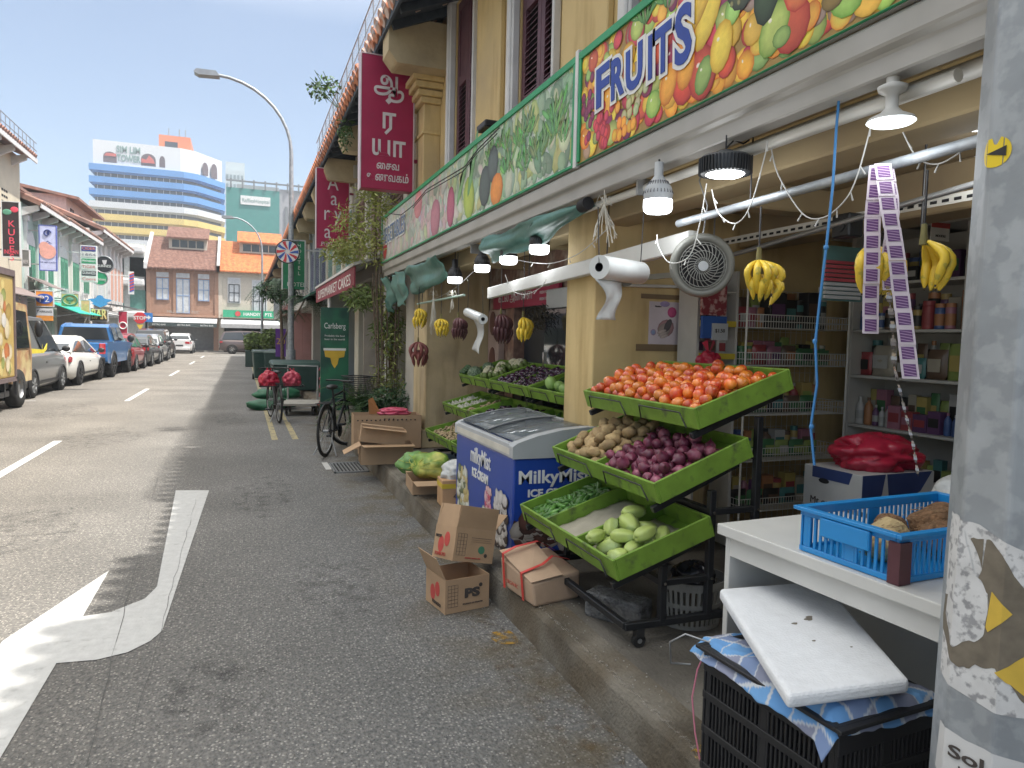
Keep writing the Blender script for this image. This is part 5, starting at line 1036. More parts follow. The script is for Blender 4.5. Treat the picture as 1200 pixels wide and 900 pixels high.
def scatter(protos, T, pk, seed, label, cat, group, name, flat=False, tilt=.5, jz=0, yawr=None):
    """copies of the prototypes at packed places; every fruit is its own object"""
    rr = random.Random(seed)
    for i, (x, y, h, r_) in enumerate(pk):
        pr = protos[i % len(protos)]; o = pr if pr.get('fresh') else None
        if o is None: o = pr.copy(); COL.objects.link(o)
        else: del pr['fresh']
        rot = Euler((rr.uniform(-tilt, tilt), rr.uniform(-tilt, tilt), rr.uniform(0, 6.28) if yawr is None else rr.gauss(yawr, .35))).to_matrix().to_4x4()
        R_ = T.to_3x3().to_4x4(); o.matrix_world = Matrix.Translation(T @ Vector((x, y, h+jz))) @ R_ @ rot @ Matrix.Scale(r_/pr['r'], 4)
        tag(o, label, cat, group)
def proto(name, mb, m, r_): o = mb.build(name, m); o['r'] = r_; o['fresh'] = 1; return o
def multi(n_, fn): return [fn(k) for k in range(n_)]
m_tom = mat('tomato_skin', (.60, .065, .025), .22, var=.15, scale=9, rndv=.18, col2=(.72, .22, .03), c2scale=11, c2lo=.4, c2hi=.62, coat=.5, coord='Object')
m_tom2 = mat('tomato_skin_orange', (.70, .22, .03), .22, var=.15, scale=9, rndv=.15, col2=(.62, .12, .03), c2scale=9, c2lo=.45, c2hi=.7, coat=.5)
m_pot = mat('potato_skin', (.42, .30, .15), .8, var=.2, scale=30, rndv=.2, col2=(.30, .20, .10), c2scale=20, bump=.15, bscale=60)
m_on = mat('onion_skin', (.15, .028, .06), .35, var=.3, scale=18, rndv=.3, col2=(.30, .10, .14), c2scale=9, c2lo=.5, c2hi=.7)
m_chi = mat('gherkin_skin', (.075, .20, .035), .35, var=.3, scale=25, rndv=.3, col2=(.22, .38, .10), c2scale=15, c2lo=.52, c2hi=.7)
m_cha = mat('chayote_skin', (.42, .52, .15), .4, var=.12, scale=12, rndv=.1, bump=.1, bscale=18, col2=(.42, .52, .24), c2scale=8)
def tomato(k):
    g = MB(); n = 14; m_ = 9; r_ = .033
    g.ell((0, 0, 0), (r_, r_*(1.0+.05*k), r_*(.82+.06*k)), n, m_, wob=.08, seed=k*7+1); g.cyl((0, 0, r_*(.80+.06*k)), (0, 0, r_*(.86+.06*k)), .003, n=5); return proto('tomato', g, m_tom if k % 3 else m_tom2, r_)
def potato(k):
    g = MB(); g.ell((0, 0, 0), (.048, .034, .030), 12, 8, wob=.35, seed=k*5+2); return proto('potato', g, m_pot, .034)
def onion(k):
    g = MB(); pr = [(.002, -.034), (.014, -.031), (.028, -.018), (.034, 0), (.030, .016), (.016, .029), (.006, .036), (.0025, .050), (.0, .052)]; g.lathe(pr, n=14); return proto('onion', g, m_on, .034)
def gherkin(k):
    g = MB(); pts = [(-.032+.016*i, .006*math.sin(i*.9+k), .003*math.cos(i+k)) for i in range(5)]; g.tube(pts, [.004, .010, .0115, .010, .003], 8); return proto('gherkin', g, m_chi, .0115)
def chayote(k):
    g = MB(); n = 15; vs = []; prof = [(.004, -.066), (.022, -.060), (.034, -.04), (.042, -.012), (.044, .012), (.038, .036), (.024, .052), (.010, .056), (.002, .050)]
    for r_, h in prof:
        for q in range(n): a = 2*math.pi*q/n; rr_ = r_*(1-.2*(abs(math.cos(2.5*a))**3)); vs.append((h, rr_*math.cos(a), .8*rr_*math.sin(a)))
    g.add(vs, [(i*n+q, i*n+(q+1) % n, (i+1)*n+(q+1) % n, (i+1)*n+q) for i in range(len(prof)-1) for q in range(n)], 0, True); return proto('chayote', g, m_cha, .042)
T_, D_, W_ = fr1[2]; scatter(multi(6, tomato), T_, packing(.015, D_-.03, .02, W_-.015, 205, lambda r: r.uniform(.026, .034), 1, hmax=.165, slope=lambda x, y: .03*abs(y-.6)+.14*max(0, x-.36)+.25*max(0, .12-x)), 2, 'ripe red and orange tomato heaped in the top tray of the front stand', 'tomato', 'tomatoes in the top tray', 'tomato')
T_, D_, W_ = fr1[1]; scatter(multi(4, potato), T_, packing(.02, D_-.06, .64, W_-.02, 58, lambda r: r.uniform(.028, .040), 3, hmax=.16, base=.035, slope=lambda x, y: .3*max(0, y-1.0)+.3*max(0, .10-x)), 4, 'pale brown potato heaped in the left half of the middle tray', 'potato', 'potatoes in the middle tray', 'potato')
scatter(multi(3, onion), T_, packing(.02, D_-.10, .02, .60, 84, lambda r: r.uniform(.025, .036), 5, hmax=.15, base=.035, slope=lambda x, y: .3*max(0, .10-x)), 6, 'purple red onion heaped in the right half of the middle tray', 'onion', 'onions in the middle tray', 'onion', tilt=1.4)
T_, D_, W_ = fr1[0]; scatter(multi(5, gherkin), T_, packing(.03, D_-.05, .83, W_-.02, 260, lambda r: r.uniform(.012, .016), 7, tries=40, hmax=.14, base=.012), 8, 'short dark green gherkin in the left end of the lowest front tray', 'gherkin', 'gherkins in the lowest tray', 'gherkin', tilt=.3)
scatter(multi(3, chayote), T_, packing(.03, D_-.18, .03, .385, 15, lambda r: r.uniform(.040, .048), 9, hmax=.16, base=.02), 10, 'pale green ribbed chayote in the lowest front tray', 'chayote', 'chayotes in the lowest tray', 'chayote', tilt=.25)
g = MB(); g.T = T_
def crumple(mb, x0, x1, y0, y1, z, amp, n=14, seed=0):
    vs = [(x0+(x1-x0)*i/n, y0+(y1-y0)*j/n, z+amp*noise.noise(Vector((i*.55, j*.55, seed)))) for i in range(n+1) for j in range(n+1)]
    mb.add(vs, [(i*(n+1)+j, (i+1)*(n+1)+j, (i+1)*(n+1)+j+1, i*(n+1)+j+1) for i in range(n) for j in range(n)], 0, True)
crumple(g, .03, D_-.03, .43, .79, .020, .012); crumple(g, .02, D_-.08, .03, .40, .018, .010, seed=3); tag(g.build('paper_liner', mat('liner_paper', (.40, .37, .30), .8), solid=.001), 'crumpled beige paper lining the lowest front tray', 'paper')
# rear stands
m_egg = mat('eggplant_skin', (.05, .018, .045), .25, var=.3, rndv=.4, coat=.4); m_gou = mat('gourd_skin', (.26, .42, .12), .35, var=.12, rndv=.1); m_caul = mat('cauliflower', (.55, .53, .38), .8, bump=.6, bscale=90); m_gar = mat('garlic', (.52, .50, .44), .7, rndv=.1); m_gin = mat('ginger', (.40, .30, .18), .8, rndv=.2); m_mel = mat('melon_skin', (.07, .12, .06), .6, col2=(.20, .26, .18), c2scale=60)
def eggp(k): g = MB(); g.ell((0, 0, 0), (.045, .026, .026), 10, 7, wob=.1, seed=k); g.cyl((.040, 0, 0), (.058, 0, .004), .008, .004, n=6, mi=1); return proto('eggplant', g, [m_egg, m_leafd], .026)
def gourd(k): g = MB(); g.ell((0, 0, 0), (.052, .052, .062), 12, 8); g.cyl((0, 0, .06), (0, 0, .075), .005, n=5); return proto('round_gourd', g, m_gou, .055)
def garlic(k): g = MB(); g.lathe([(.002, -.014), (.018, -.008), (.02, .0), (.012, .012), (.003, .02), (.002, .034)], n=8); return proto('garlic_bulb', g, m_gar, .019)
def ginger(k):
    g = MB()
    for q in range(4): g.ell((-.03+.02*q, .01*math.sin(q*2+k), 0), (.017, .013, .011), 7, 5, wob=.3, seed=q+k)
    return proto('ginger_root', g, m_gin, .016)
T_, D_, W_ = fr2[1][2]; scatter(multi(3, eggp), T_, packing(.02, D_-.02, .02, .50, 62, lambda r: r.uniform(.022, .028), 11, hmax=.16), 12, 'small glossy dark eggplant heaped in the top tray behind the freezer', 'eggplant', 'eggplants in the rear top tray', 'eggplant')
T_, D_, W_ = fr2[1][2]; scatter(multi(3, eggp), T_, packing(.02, D_-.02, .52, 1.03, 50, lambda r: r.uniform(.022, .028), 13, hmax=.13), 12, 'small glossy dark eggplant heaped in the top tray behind the freezer', 'eggplant', 'eggplants in the rear top tray', 'eggplant')
T_, D_, W_ = fr2[0][2]; scatter(multi(2, gourd), T_, packing(.02, D_-.04, .1, .75, 16, lambda r: r.uniform(.048, .056), 14, hmax=.22), 15, 'round light green gourd piled in the tray beside the pillar', 'gourd', 'green gourds beside the pillar', 'gourd')
T_, D_, W_ = fr2[2][1]; scatter(multi(2, garlic), T_, packing(.02, D_-.12, .72, 1.03, 46, lambda r: r.uniform(.016, .02), 16, hmax=.09), 17, 'white garlic bulb in the middle tray of the farthest stand', 'garlic', 'garlic bulbs in the rear tray', 'garlic')
scatter(multi(2, garlic), T_, packing(.02, D_-.12, .37, .69, 36, lambda r: r.uniform(.016, .02), 18, hmax=.07), 19, 'white garlic bulb in the middle tray of the farthest stand', 'garlic', 'garlic bulbs in the rear tray', 'garlic')
scatter(multi(2, ginger), T_, packing(.02, D_-.05, .02, .34, 26, lambda r: r.uniform(.014, .018), 20, hmax=.08), 21, 'small brown ginger root in the middle tray of the farthest stand', 'ginger', 'ginger in the rear tray', 'ginger')
T_, D_, W_ = fr2[2][0]; scatter(multi(2, ginger), T_, packing(.02, D_-.05, .1, 1.0, 60, lambda r: r.uniform(.016, .02), 22, hmax=.09), 23, 'pale ginger root heaped in the lowest tray left of the freezer', 'ginger', 'ginger roots in the lowest rear tray', 'ginger')
T_, D_, W_ = fr2[1][1]; scatter(multi(2, eggp), T_, packing(.1, D_-.05, .1, 1.0, 36, lambda r: r.uniform(.018, .022), 24, hmax=.09), 25, 'small dark eggplant lying in the second tray behind the freezer', 'eggplant', 'eggplants in the rear second tray', 'eggplant')
T_, D_, W_ = fr2[0][1]; scatter(multi(2, gherkin), T_, packing(.05, D_-.05, .1, .95, 60, lambda r: r.uniform(.018, .024), 26, hmax=.12), 27, 'large green okra in the second tray beside the pillar', 'okra', 'okra beside the pillar', 'okra')
T_, D_, W_ = fr2[2][2]
def cauli(k):
    g = MB(); rr = random.Random(k)
    for q in range(26): a = rr.uniform(0, 6.28); b_ = rr.uniform(0, 1.35); g.ell((.05*math.sin(b_)*math.cos(a), .05*math.sin(b_)*math.sin(a), .045*math.cos(b_)), (.021, .021, .018), 6, 5)
    for q in range(7): a = 2*math.pi*q/7; g.ell((.06*math.cos(a), .06*math.sin(a), -.01), (.03, .03, .04), 7, 5, mi=1)
    return proto('cauliflower', g, [m_caul, m_leaf2], .07)
scatter(multi(2, cauli), T_, packing(.02, D_-.02, .02, .62, 8, lambda r: r.uniform(.064, .075), 28, hmax=.2), 29, 'creamy cauliflower head in the top tray of the farthest stand', 'cauliflower', 'cauliflowers in the rear top tray', 'cauliflower', tilt=.3)
for k, (x, y, s) in enumerate(((.1, .72, .09), (.32, .88, .075))):
    g = MB(); g.ell((0, 0, 0), (s, s*1.1, s*.92), 16, 10); o = tag(g.build('melon', m_mel), ('larger' if k == 0 else 'smaller')+' grey green melon at the left end of the farthest top tray', 'melon'); o.location = T_ @ Vector((x, y, s+.01))
def cuc(x, y, k):
    g = MB(); pts = [(-.02+.02*math.sin(i*.5), -.05*i, .004*i) for i in range(6)]; g.tube(pts, [.008, .022, .026, .026, .02, .006], 8); return g
for k in range(4):
    g = MB(); pts = [(.06+.03*k, 1.0+.05*i, .10+.012*k+.003*i) for i in range(5)]; g.T = T_; g.tube(pts, [.01, .024, .027, .024, .008], 8); tag(g.build('bottle_gourd', m_leafd), 'long dark green gourd sticking out left of the top tray', 'gourd', 'long gourds at the end of the tray')
# long beans drooping on the top tray
g = MB(); rr = random.Random(2)
for k in range(36):
    y = rr.uniform(.56, 1.0); g.T = fr2[0][2][0]; g.tube([(.02+.1*i, y+.02*math.sin(i+k), .03+.05*rr.random()+.02*math.sin(i*1.3+k)) for i in range(6)], .005, 5)
tag(g.build('long_beans', m_leafd), 'bundle of long green beans in the top tray left of the round gourds', 'long beans', kind='stuff')

# ================================================================ ice cream freezer
m_fblue = mat('freezer_blue', (.012, .055, .34), .3, var=.05, coat=.3); m_fgrey = mat('freezer_grey', (.42, .44, .46), .4, var=.05)
fz = thing('freezer', 'blue ice cream chest freezer with curved glass top', 'freezer', (1.63, 4.21, .18)); fz.scale = (1, 1, .885)
L_, D_ = 1.30, .62
g = MB(); g.box((0, 0, .03), (D_, L_, .74)); g.build('body', m_fblue, fz, bevel=.012, bseg=2)
g = MB(); g.box((.01, .01, 0), (D_-.01, L_-.01, .03)); g.build('plinth', m_black, fz)
prof = [(-.012, .74), (-.012, .83), (.02, .855), (.16, .905), (.34, .945), (.52, .96), (D_+.01, .955), (D_+.01, .74)]
rim_in = [(x, z-.02) for x, z in prof[2:7]]
for nm, ya, yb in (('end_cap', -.012, .075), ('end_cap', L_-.063, L_+.012)):
    g = MB(); g.prism(prof, (0, ya, 0), (1, 0, 0), (0, 0, 1), (0, yb-ya, 0)); g.build(nm, m_fgrey, fz, bevel=.008, bseg=2)
g = MB(); g.box((-.011, .0751, .741), (.035, L_-.0631, .845)); g.box((D_-.05, .0751, .741), (D_+.009, L_-.0631, .95)); g.build('rim', m_fgrey, fz, bevel=.006)
g = MB(); g.box((-.0135, .05, .762), (-.0115, L_-.05, .81)); g.build('rim_strip', mat('strip_white', (.6, .58, .52), .5), fz)
m_cglass = mat('lid_glass', (.24, .27, .28), .06, var=0, alpha=.5, spec=1.0)
for a, b_, dz in ((.078, .70, .0), (.62, L_-.066, .012)):
    g = MB(); pts = [(x, z-.008+dz) for x, z in [(.035, .862), (.10, .886), (.18, .91), (.27, .93), (.36, .947), (.46, .955), (.57, .957)]]
    vs = [(x, yy, z) for yy in (a, b_) for x, z in pts]; n = len(pts); g.add(vs, [(i, i+1, n+i+1, n+i) for i in range(n-1)], 0, True); lid = g.build('glass_lid', m_cglass, fz, solid=.005)
    g = MB(); g.tube([(x, a, z+.004) for x, z in pts], .008, 6); g.tube([(x, b_, z+.004) for x, z in pts], .008, 6); g.build('lid_rail', mat('rail_grey', (.22, .23, .24), .4), lid)
g = MB(); g.box((.03, .08, .50), (D_-.05, L_-.07, .52)); g.build('liner', mat('freezer_inside', (.30, .32, .33), .6), fz)
rr = random.Random(8); g = MB(); cs = []
for k in range(26): x = rr.uniform(.08, .5); y = rr.uniform(.15, 1.15); g.mi; g.box((x, y, .521), (x+rr.uniform(.04, .1), y+rr.uniform(.05, .12), .56+.06*rr.random()), rr.randrange(4))
g.build('packets', [mat('pk1', (.4, .3, .12), .4), mat('pk2', (.1, .2, .1), .4), mat('pk3', (.4, .4, .42), .4), mat('pk4', (.3, .06, .05), .4)], fz)
NX = (-1, 0, 0)
text('milkyMist', (-.0, L_*.52, .56), (0, -1, 0), NX, .19, m_white, fz, width=.46, bold=.002); text('ICE CREAM', (-.0, L_*.52, .44), (0, -1, 0), NX, .10, m_white, fz, width=.37, bold=.004)
text('MilkyMist', (.03, 0, .555), (1, 0, 0), NB, .135, m_white, fz, align='LEFT', bold=.003); text('ICE CREAM', (.10, 0, .455), (1, 0, 0), NB, .075, m_white, fz, align='LEFT', bold=.003)
text('www.milkymist.com', (.25, 0, .12), (1, 0, 0), NB, .022, m_white, fz, align='LEFT'); text('COLD', (-.0, .30, .77), (0, -1, 0), NX, .03, mat('small_print', (.2, .2, .2), .5), fz)
p = MB(); p.hascol = True; z_ = .001; p.T = frame((-.0, L_, .03), (0, -1, 0), (0, 0, 1)); rr = random.Random(14)
def ice(u, v, w_, h_, kind):
    global z_
    for k in range(70):
        z_ += .00002; t_ = k/70; a = rr.uniform(-.5, .5)*w_*(1.0-.35*abs(t_-.4)); c = {'v': rr.choice([((.72, .72, .66), (.45, .46, .40)), ((.65, .66, .55), (.35, .38, .25)), ((.16, .20, .10), (.06, .08, .04)), ((.6, .5, .25), (.4, .3, .1))]), 'p': rr.choice([((.72, .30, .42), (.45, .10, .18)), ((.6, .12, .18), (.35, .04, .08)), ((.7, .5, .5), (.5, .3, .3))]), 'c': rr.choice([((.7, .68, .66), (.45, .42, .4)), ((.08, .05, .04), (.03, .02, .02)), ((.65, .62, .6), (.4, .38, .38))]), 'b': rr.choice([((.10, .05, .04), (.04, .02, .02)), ((.16, .07, .06), (.06, .03, .02)), ((.5, .46, .42), (.3, .25, .22))])}[kind]
        disc_print(p, u+a, v+h_*t_, w_*rr.uniform(.10, .22), w_*rr.uniform(.12, .3), rr.uniform(-1, 1), *c, z_, n=8)
ice(.19, .02, .26, .40, 'v'); ice(.82, .02, .14, .36, 'p'); ice(.80, .02, .24, .16, 'v'); ice(1.08, .02, .26, .36, 'c')
p.T = frame((.0, .0, .03), (1, 0, 0), (0, 0, 1)); z_ = .001; ice(.18, .10, .3, .16, 'b'); ice(.45, .04, .26, .3, 'b')
p.build('ice_cream_print', PRINT, fz)

# ================================================================ cartons
def carton(name, label, L, Wd, Hh, loc, rot, flaps=(None, None, None, None), cat='carton', m=m_card, fl=.5):
    """open carton: local x along L, y along Wd; flaps: opening angle of the +x, -x, +y, -y flap from upright (degrees), None = missing"""
    t = bpy.data.objects.new(name, None); COL.objects.link(t); t.location = loc; t.rotation_euler = rot; tag(t, label, cat); e = .004; a, b = L/2, Wd/2
    g = MB(); g.box((-a, -b, 0), (a, b, e)); g.box((-a, -b, e), (-a+e, b, Hh)); g.box((a-e, -b, e), (a, b, Hh)); g.box((-a+e, -b, e), (a-e, -b+e, Hh)); g.box((-a+e, b-e, e), (a-e, b, Hh)); g.build('box', m, t)
    for k, an in enumerate(flaps):
        if an is None: continue
        g = MB(); f_ = (Wd if k < 2 else L)*.5 if k >= 0 else 0; f_ = min(L, Wd)*fl; s_ = 1 if k % 2 == 0 else -1; an_ = R(an)
        if k < 2:
            h = Vector((s_*math.sin(an_), 0, math.cos(an_))); O = Vector((s_*a-s_*e, 0, Hh)); w_ = Vector((0, b-.003, 0))
        else:
            h = Vector((0, s_*math.sin(an_), math.cos(an_))); O = Vector((0, s_*b-s_*e, Hh)); w_ = Vector((a-.003, 0, 0))
        g.poly([O-w_, O+w_, O+w_*.97+h*f_, O-w_*.97+h*f_]); g.build('flap', m_card2 if False else m, t, solid=.004)
    return t
mred = mat('print_red', (.50, .07, .06), .7); mdk = mat('print_dark', (.06, .05, .045), .8); mgr = mat('print_green', (.06, .20, .12), .8)
def carton_print(t, L, Wd, Hh, ps=False):
    n2 = (0, -1, 0)
    # tomatoes on the -x face, table and logo on the -y face
    g = MB()
    for (y, z, r_) in ((.03, .60*Hh, .2*Hh), (-.035, .42*Hh, .22*Hh)): g.prism([(r_*math.cos(a)*.75, r_*1.1*math.sin(a)) for a in [2*math.pi*k/18 for k in range(18)]], (-L/2, -y, z), (0, -1, 0), (0, 0, 1), (-.0012-.0008*(y > 0), 0, 0))
    g.build('tomato_print', mred, t)
    g = MB(); x0, x1 = -L*.44, -L*.22; z0, z1 = Hh*.18, Hh*.82; y = -Wd/2-.0012
    for k in range(7): zz = z0+(z1-z0)*k/6; g.box((x0, y, zz), (x1, -Wd/2, zz+.0015))
    for k in range(4): xx = x0+(x1-x0)*k/3; g.box((xx, y, z0), (xx+.0015, -Wd/2, z1))
    g.cyl((L*.30, -Wd/2-.0015, Hh*.72 if ps else Hh*.22), (L*.30, -Wd/2, Hh*.72 if ps else Hh*.22), .012, n=14)
    if not ps: g.box((L*-.1, y, Hh*.72), (L*.42, -Wd/2, Hh*.73)); g.box((L*-.1, y, Hh*.66), (L*.38, -Wd/2, Hh*.665)); g.box((L*-.1, y, Hh*.60), (L*.42, -Wd/2, Hh*.605))
    g.build('table_print', mdk, t)
    if ps:
        text('PS', (L*.10, -Wd/2, Hh*.42), (1, 0, 0), n2, .07, mdk, t, width=.10, bold=.004); text('PRODUCT OF MALAYSIA', (L*.12, -Wd/2, Hh*.20), (1, 0, 0), n2, .012, mdk, t); text('TOMATO', (-L/2, -.02, Hh*.12), (0, -1, 0), NX, .028, mdk, t)
    else:
        g = MB(); g.cyl((L*.18, -Wd/2-.0015, Hh*.38), (L*.18, -Wd/2, Hh*.38), .024, n=18); g.build('round_print', mgr, t); text('FRESH', (-L/2, .07, Hh*.62), (0, -1, 0), NX, .025, mdk, t); text('TOMATO', (-L/2, .03, Hh*.08), (0, -1, 0), NX, .03, mred, t); text('HANDLE WITH CARE', (-L*.02, -Wd/2, Hh*.1), (1, 0, 0), n2, .012, mred, t)
c = carton('carton', 'lower tomato carton with the letters PS, open, on the road at the kerb', .29, .27, .20, (1.195, 4.03, .002), (0, 0, R(-8)), (None, 24, None, None), fl=.55); c.rotation_euler = (0, 0, R(2)); c.location = (1.213, 4.03, .002); carton_print(c, .29, .27, .20, True)
c.rotation_euler = (0, 0, R(10)); 
c = carton('carton', 'upper tomato carton leaning on the one below, flaps open', .29, .24, .20, (1.27, 4.13, .232), (R(-8), R(13), R(14)), (38, -4, -12, 8), fl=.55); carton_print(c, .29, .24, .20)
# taped carton on the pavement
c = thing('taped_carton', 'sagging brown carton tied with red tape on the pavement', 'carton', (1.58, 3.62, .18), R(8))
g = MB(); vs = [(-.16, -.21, 0), (.14, -.19, 0), (.15, .17, 0), (-.15, .18, 0), (-.175, -.20, .13), (.15, -.18, .15), (.16, .18, .19), (-.16, .19, .17)]; g.hexa(vs); g.build('box', mat('pale_card', (.46, .32, .22), .8, var=.1, bump=.1, bscale=30), c, bevel=.015, bseg=2)
g = MB(); g.add([(-.18, -.2, .137), (.02, -.2, .155), (.05, .15, .235), (-.16, .2, .20), (-.18, -.2, .133), (.02, -.2, .151), (.05, .15, .229), (-.16, .2, .196)], [(0, 1, 2, 3), (7, 6, 5, 4), (0, 4, 5, 1), (1, 5, 6, 2), (2, 6, 7, 3), (3, 7, 4, 0)]); g.build('flap', MATS['pale_card'], c)
g = MB(); mrt = mat('red_tape', (.62, .06, .05), .4)
g.prism([(-.19, .0), (-.195, .139), (-.0, .165), (.03, .20)], (0, -.11, .0), (1, 0, 0), (0, 0, 1), (0, .022, 0)) if False else None
def ribbon(mb, pts, w):
    for a, b_ in zip(pts, pts[1:]): mb.add([Vector(a)-Vector(w), Vector(a)+Vector(w), Vector(b_)+Vector(w), Vector(b_)-Vector(w)], [(0, 1, 2, 3)])
ribbon(g, [(-.168, -.10, .005), (-.185, -.10, .160), (-.05, -.10, .190), (.04, -.06, .215), (.156, -.05, .178)], (0, .011, 0)); ribbon(g, [(-.165, .12, .005), (-.18, .12, .205), (-.1, .12, .235), (.05, .12, .25), (.163, .12, .185)], (0, .011, 0)); g.build('tape', mrt, c, solid=.002)
text('ORGANIC', (-.181, -.0, .06), (0, -1, .02), NX, .03, mat('faint_red', (.42, .12, .08), .8), c)
# stone block
t = thing('stone_block', 'rough grey concrete block holding the stand on the pavement', 'concrete block', (1.80, 3.12, .18), R(-58)); g = MB(); n = 8
g.box((-.16, -.07, 0), (.16, .07, .13)); o = g.build('block', mat('granite', (.14, .14, .14), .95, var=.4, scale=30, bump=1, bscale=60), t, bevel=.012, bseg=2)
# plastic basket beneath stand
t = thing('plastic_basket', 'grey plastic basket of black bags under the front stand', 'basket', (2.14, 2.98, .30)); g = MB(); r0, r1, H2 = .125, .155, .24; n = 36
for i in range(n):
    a0_ = 2*math.pi*i/n; a1_ = 2*math.pi*(i+.55)/n
    for (z0, z1) in ((.02, .11), (.13, .20)):
        def pt(a, z, d=0): r_ = r0+(r1-r0)*z/H2+d; return (r_*math.cos(a)*1.15, r_*math.sin(a), z)
        g.hexa([pt(a0_, z0), pt(a1_, z0), pt(a1_, z0, .004), pt(a0_, z0, .004), pt(a0_, z1), pt(a1_, z1), pt(a1_, z1, .004), pt(a0_, z1, .004)])
for z0, z1 in ((0, .021), (.109, .131), (.199, .24)): 
    for i in range(n):
        a0_ = 2*math.pi*i/n; a1_ = 2*math.pi*(i+1)/n; g.hexa([pt(a0_, z0, -.001), pt(a1_, z0, -.001), pt(a1_, z0, .006), pt(a0_, z0, .006), pt(a0_, z1, -.001), pt(a1_, z1, -.001), pt(a1_, z1, .006), pt(a0_, z1, .006)])
g.build('basket', mat('basket_grey', (.24, .24, .23), .6), t); g = MB(); g.box((-.22, -.17, -.12), (.22, .17, -.1)); g.box((-.02, -.02, -.1), (.02, .02, 0)); 
t.location = (2.14, 2.98, .185)
def bag(name, label, cat, loc, r, m, seed, knots=True, group=None, amp=.35):
    t = thing(name, label, cat, loc, 0, group); g = MB(); n, mm = 56, 36; vs = []
    for j in range(mm+1):
        ph = math.pi*j/mm
        for k in range(n if 0 < j < mm else 1):
            a = 2*math.pi*k/n; p_ = Vector((math.sin(ph)*math.cos(a), math.sin(ph)*math.sin(a), math.cos(ph))); q = 1+amp*noise.noise(p_*2.2+Vector((seed, 0, 0)))+amp*.5*abs(noise.noise(p_*6+Vector((seed, 4, 0))))-amp*.35*abs(noise.noise(Vector((p_.x*9, p_.y*9, p_.z*4+seed)))); q = min(q, 1.12)
            z = max(p_.z*q, -.62); vs.append((p_.x*q*r[0], p_.y*q*r[1], (z+.62)*r[2]))
    fs = [(0, 1+k, 1+(k+1) % n) for k in range(n)]
    for j in range(mm-2): o = 1+j*n; fs += [(o+k, o+n+k, o+n+(k+1) % n, o+(k+1) % n) for k in range(n)]
    o = 1+(mm-2)*n; L__ = len(vs)-1; fs += [(o+k, L__, o+(k+1) % n) for k in range(n)]; g.add(vs, fs, 0, True); g.build('bag', m, t)
    if knots:
        g = MB(); 
        for q in (-1, 1): g.add([(0, 0, r[2]*1.45), (q*.05, .01, r[2]*1.45+.07), (q*.02, -.01, r[2]*1.45+.09)], [(0, 1, 2)])
        g.cyl((0, 0, r[2]*1.35), (0, 0, r[2]*1.5), .018, .012, n=7); g.build('knot', m, t, solid=.002)
    return t
m_bagb = mat('bag_black', (.02, .022, .03), .25); m_bagr = mat('bag_red', (.42, .02, .05), .3, var=.15); m_bagw = mat('bag_white', (.55, .56, .55), .35); m_bagp = mat('bag_pink', (.62, .10, .18), .35)
bag('plastic_bag', 'crumpled black bag stuffed in the grey basket', 'plastic bag', (2.15, 2.98, .36), (.11, .10, .08), m_bagb, 3, False)
# ================================================================ desk, blue crate, black crate with foam lid
m_lam = mat('white_laminate', (.60, .60, .58), .35, var=.05)
t = thing('desk', 'white laminate desk behind the black crate', 'desk', (1.72, 1.0, .18), R(3.2))
g = MB(); g.box((0, -.6, .715), (.62, 1.16, .755)); g.build('top', m_lam, t, bevel=.004, bseg=2); g = MB(); g.box((.03, 1.12, 0), (.58, 1.145, .7145)); g.build('side_panel', m_lam, t, bevel=.002); g = MB(); g.box((.03, -.58, 0), (.58, -.555, .7145)); g.build('side_panel', m_lam, t)
g = MB(); g.box((.55, -.554, .1), (.575, 1.119, .7145)); g.build('back_panel', m_lam, t); g = MB(); g.box((.03, -.554, .64), (.05, 1.119, .7145)); g.build('apron', m_lam, t)
def slat_crate(t, L, Wd, Hh, m, e=.012, slot=.014, zrow=((.25, .9),), lip=.016, name='crate_body'):
    """crate with slotted walls: posts, rims, thin bars"""
    g = MB(); a, b = L/2, Wd/2; g.box((-a+.01, -b+.01, 0), (a-.01, b-.01, .008))
    for s_ in (-1, 1):
        for (half, fixed, ax) in ((a, b, 0), (b, a, 1)):
            def bx_(u0, u1, z0, z1, th0=0, th1=e):
                lo_, hi_ = fixed-th1, fixed-th0; lo_, hi_ = (lo_, hi_) if s_ > 0 else (-hi_, -lo_)
                if ax == 0: g.box((u0, lo_, z0), (u1, hi_, z1))
                else: g.box((lo_, u0, z0), (hi_, u1, z1))
            hh = half-(.0 if ax == 0 else e+.0005)
            bx_(-hh, hh, 0, Hh*zrow[0][0]); bx_(-hh, hh, Hh*zrow[-1][1], Hh-.0005)
            for (z0, z1), (z2, z3) in zip(zrow, zrow[1:]): bx_(-hh, hh, Hh*z1, Hh*z2)
            n = max(2, int(2*hh/slot/2)); 
            for k in range(n+1):
                u = -hh+(2*hh)*k/n
                for (z0, z1) in zrow:
                    w_ = slot*.45 if k not in (0, n, n//2) else slot*1.6
                    bx_(max(-hh, u-w_), min(hh, u+w_), Hh*z0, Hh*z1, .003, e-.002)
            if ax == 0: g.box((-a-lip, s_*b-(lip if s_ < 0 else 0), Hh-.012), (a+lip, s_*b+(lip if s_ > 0 else 0), Hh))
            else: g.box((s_*a-(lip if s_ < 0 else 0), -b, Hh-.012), (s_*a+(lip if s_ > 0 else 0), b, Hh))
    return g.build(name, m, t, bevel=.0015)
m_bc = mat('crate_blue', (.01, .24, .60), .35, var=.08, coat=.2)
t = thing('blue_crate', 'bright blue slotted plastic crate of coconuts on the white desk', 'crate', (2.03, 1.68, .937), R(3)); t.location = (2.04, 1.63, .937)
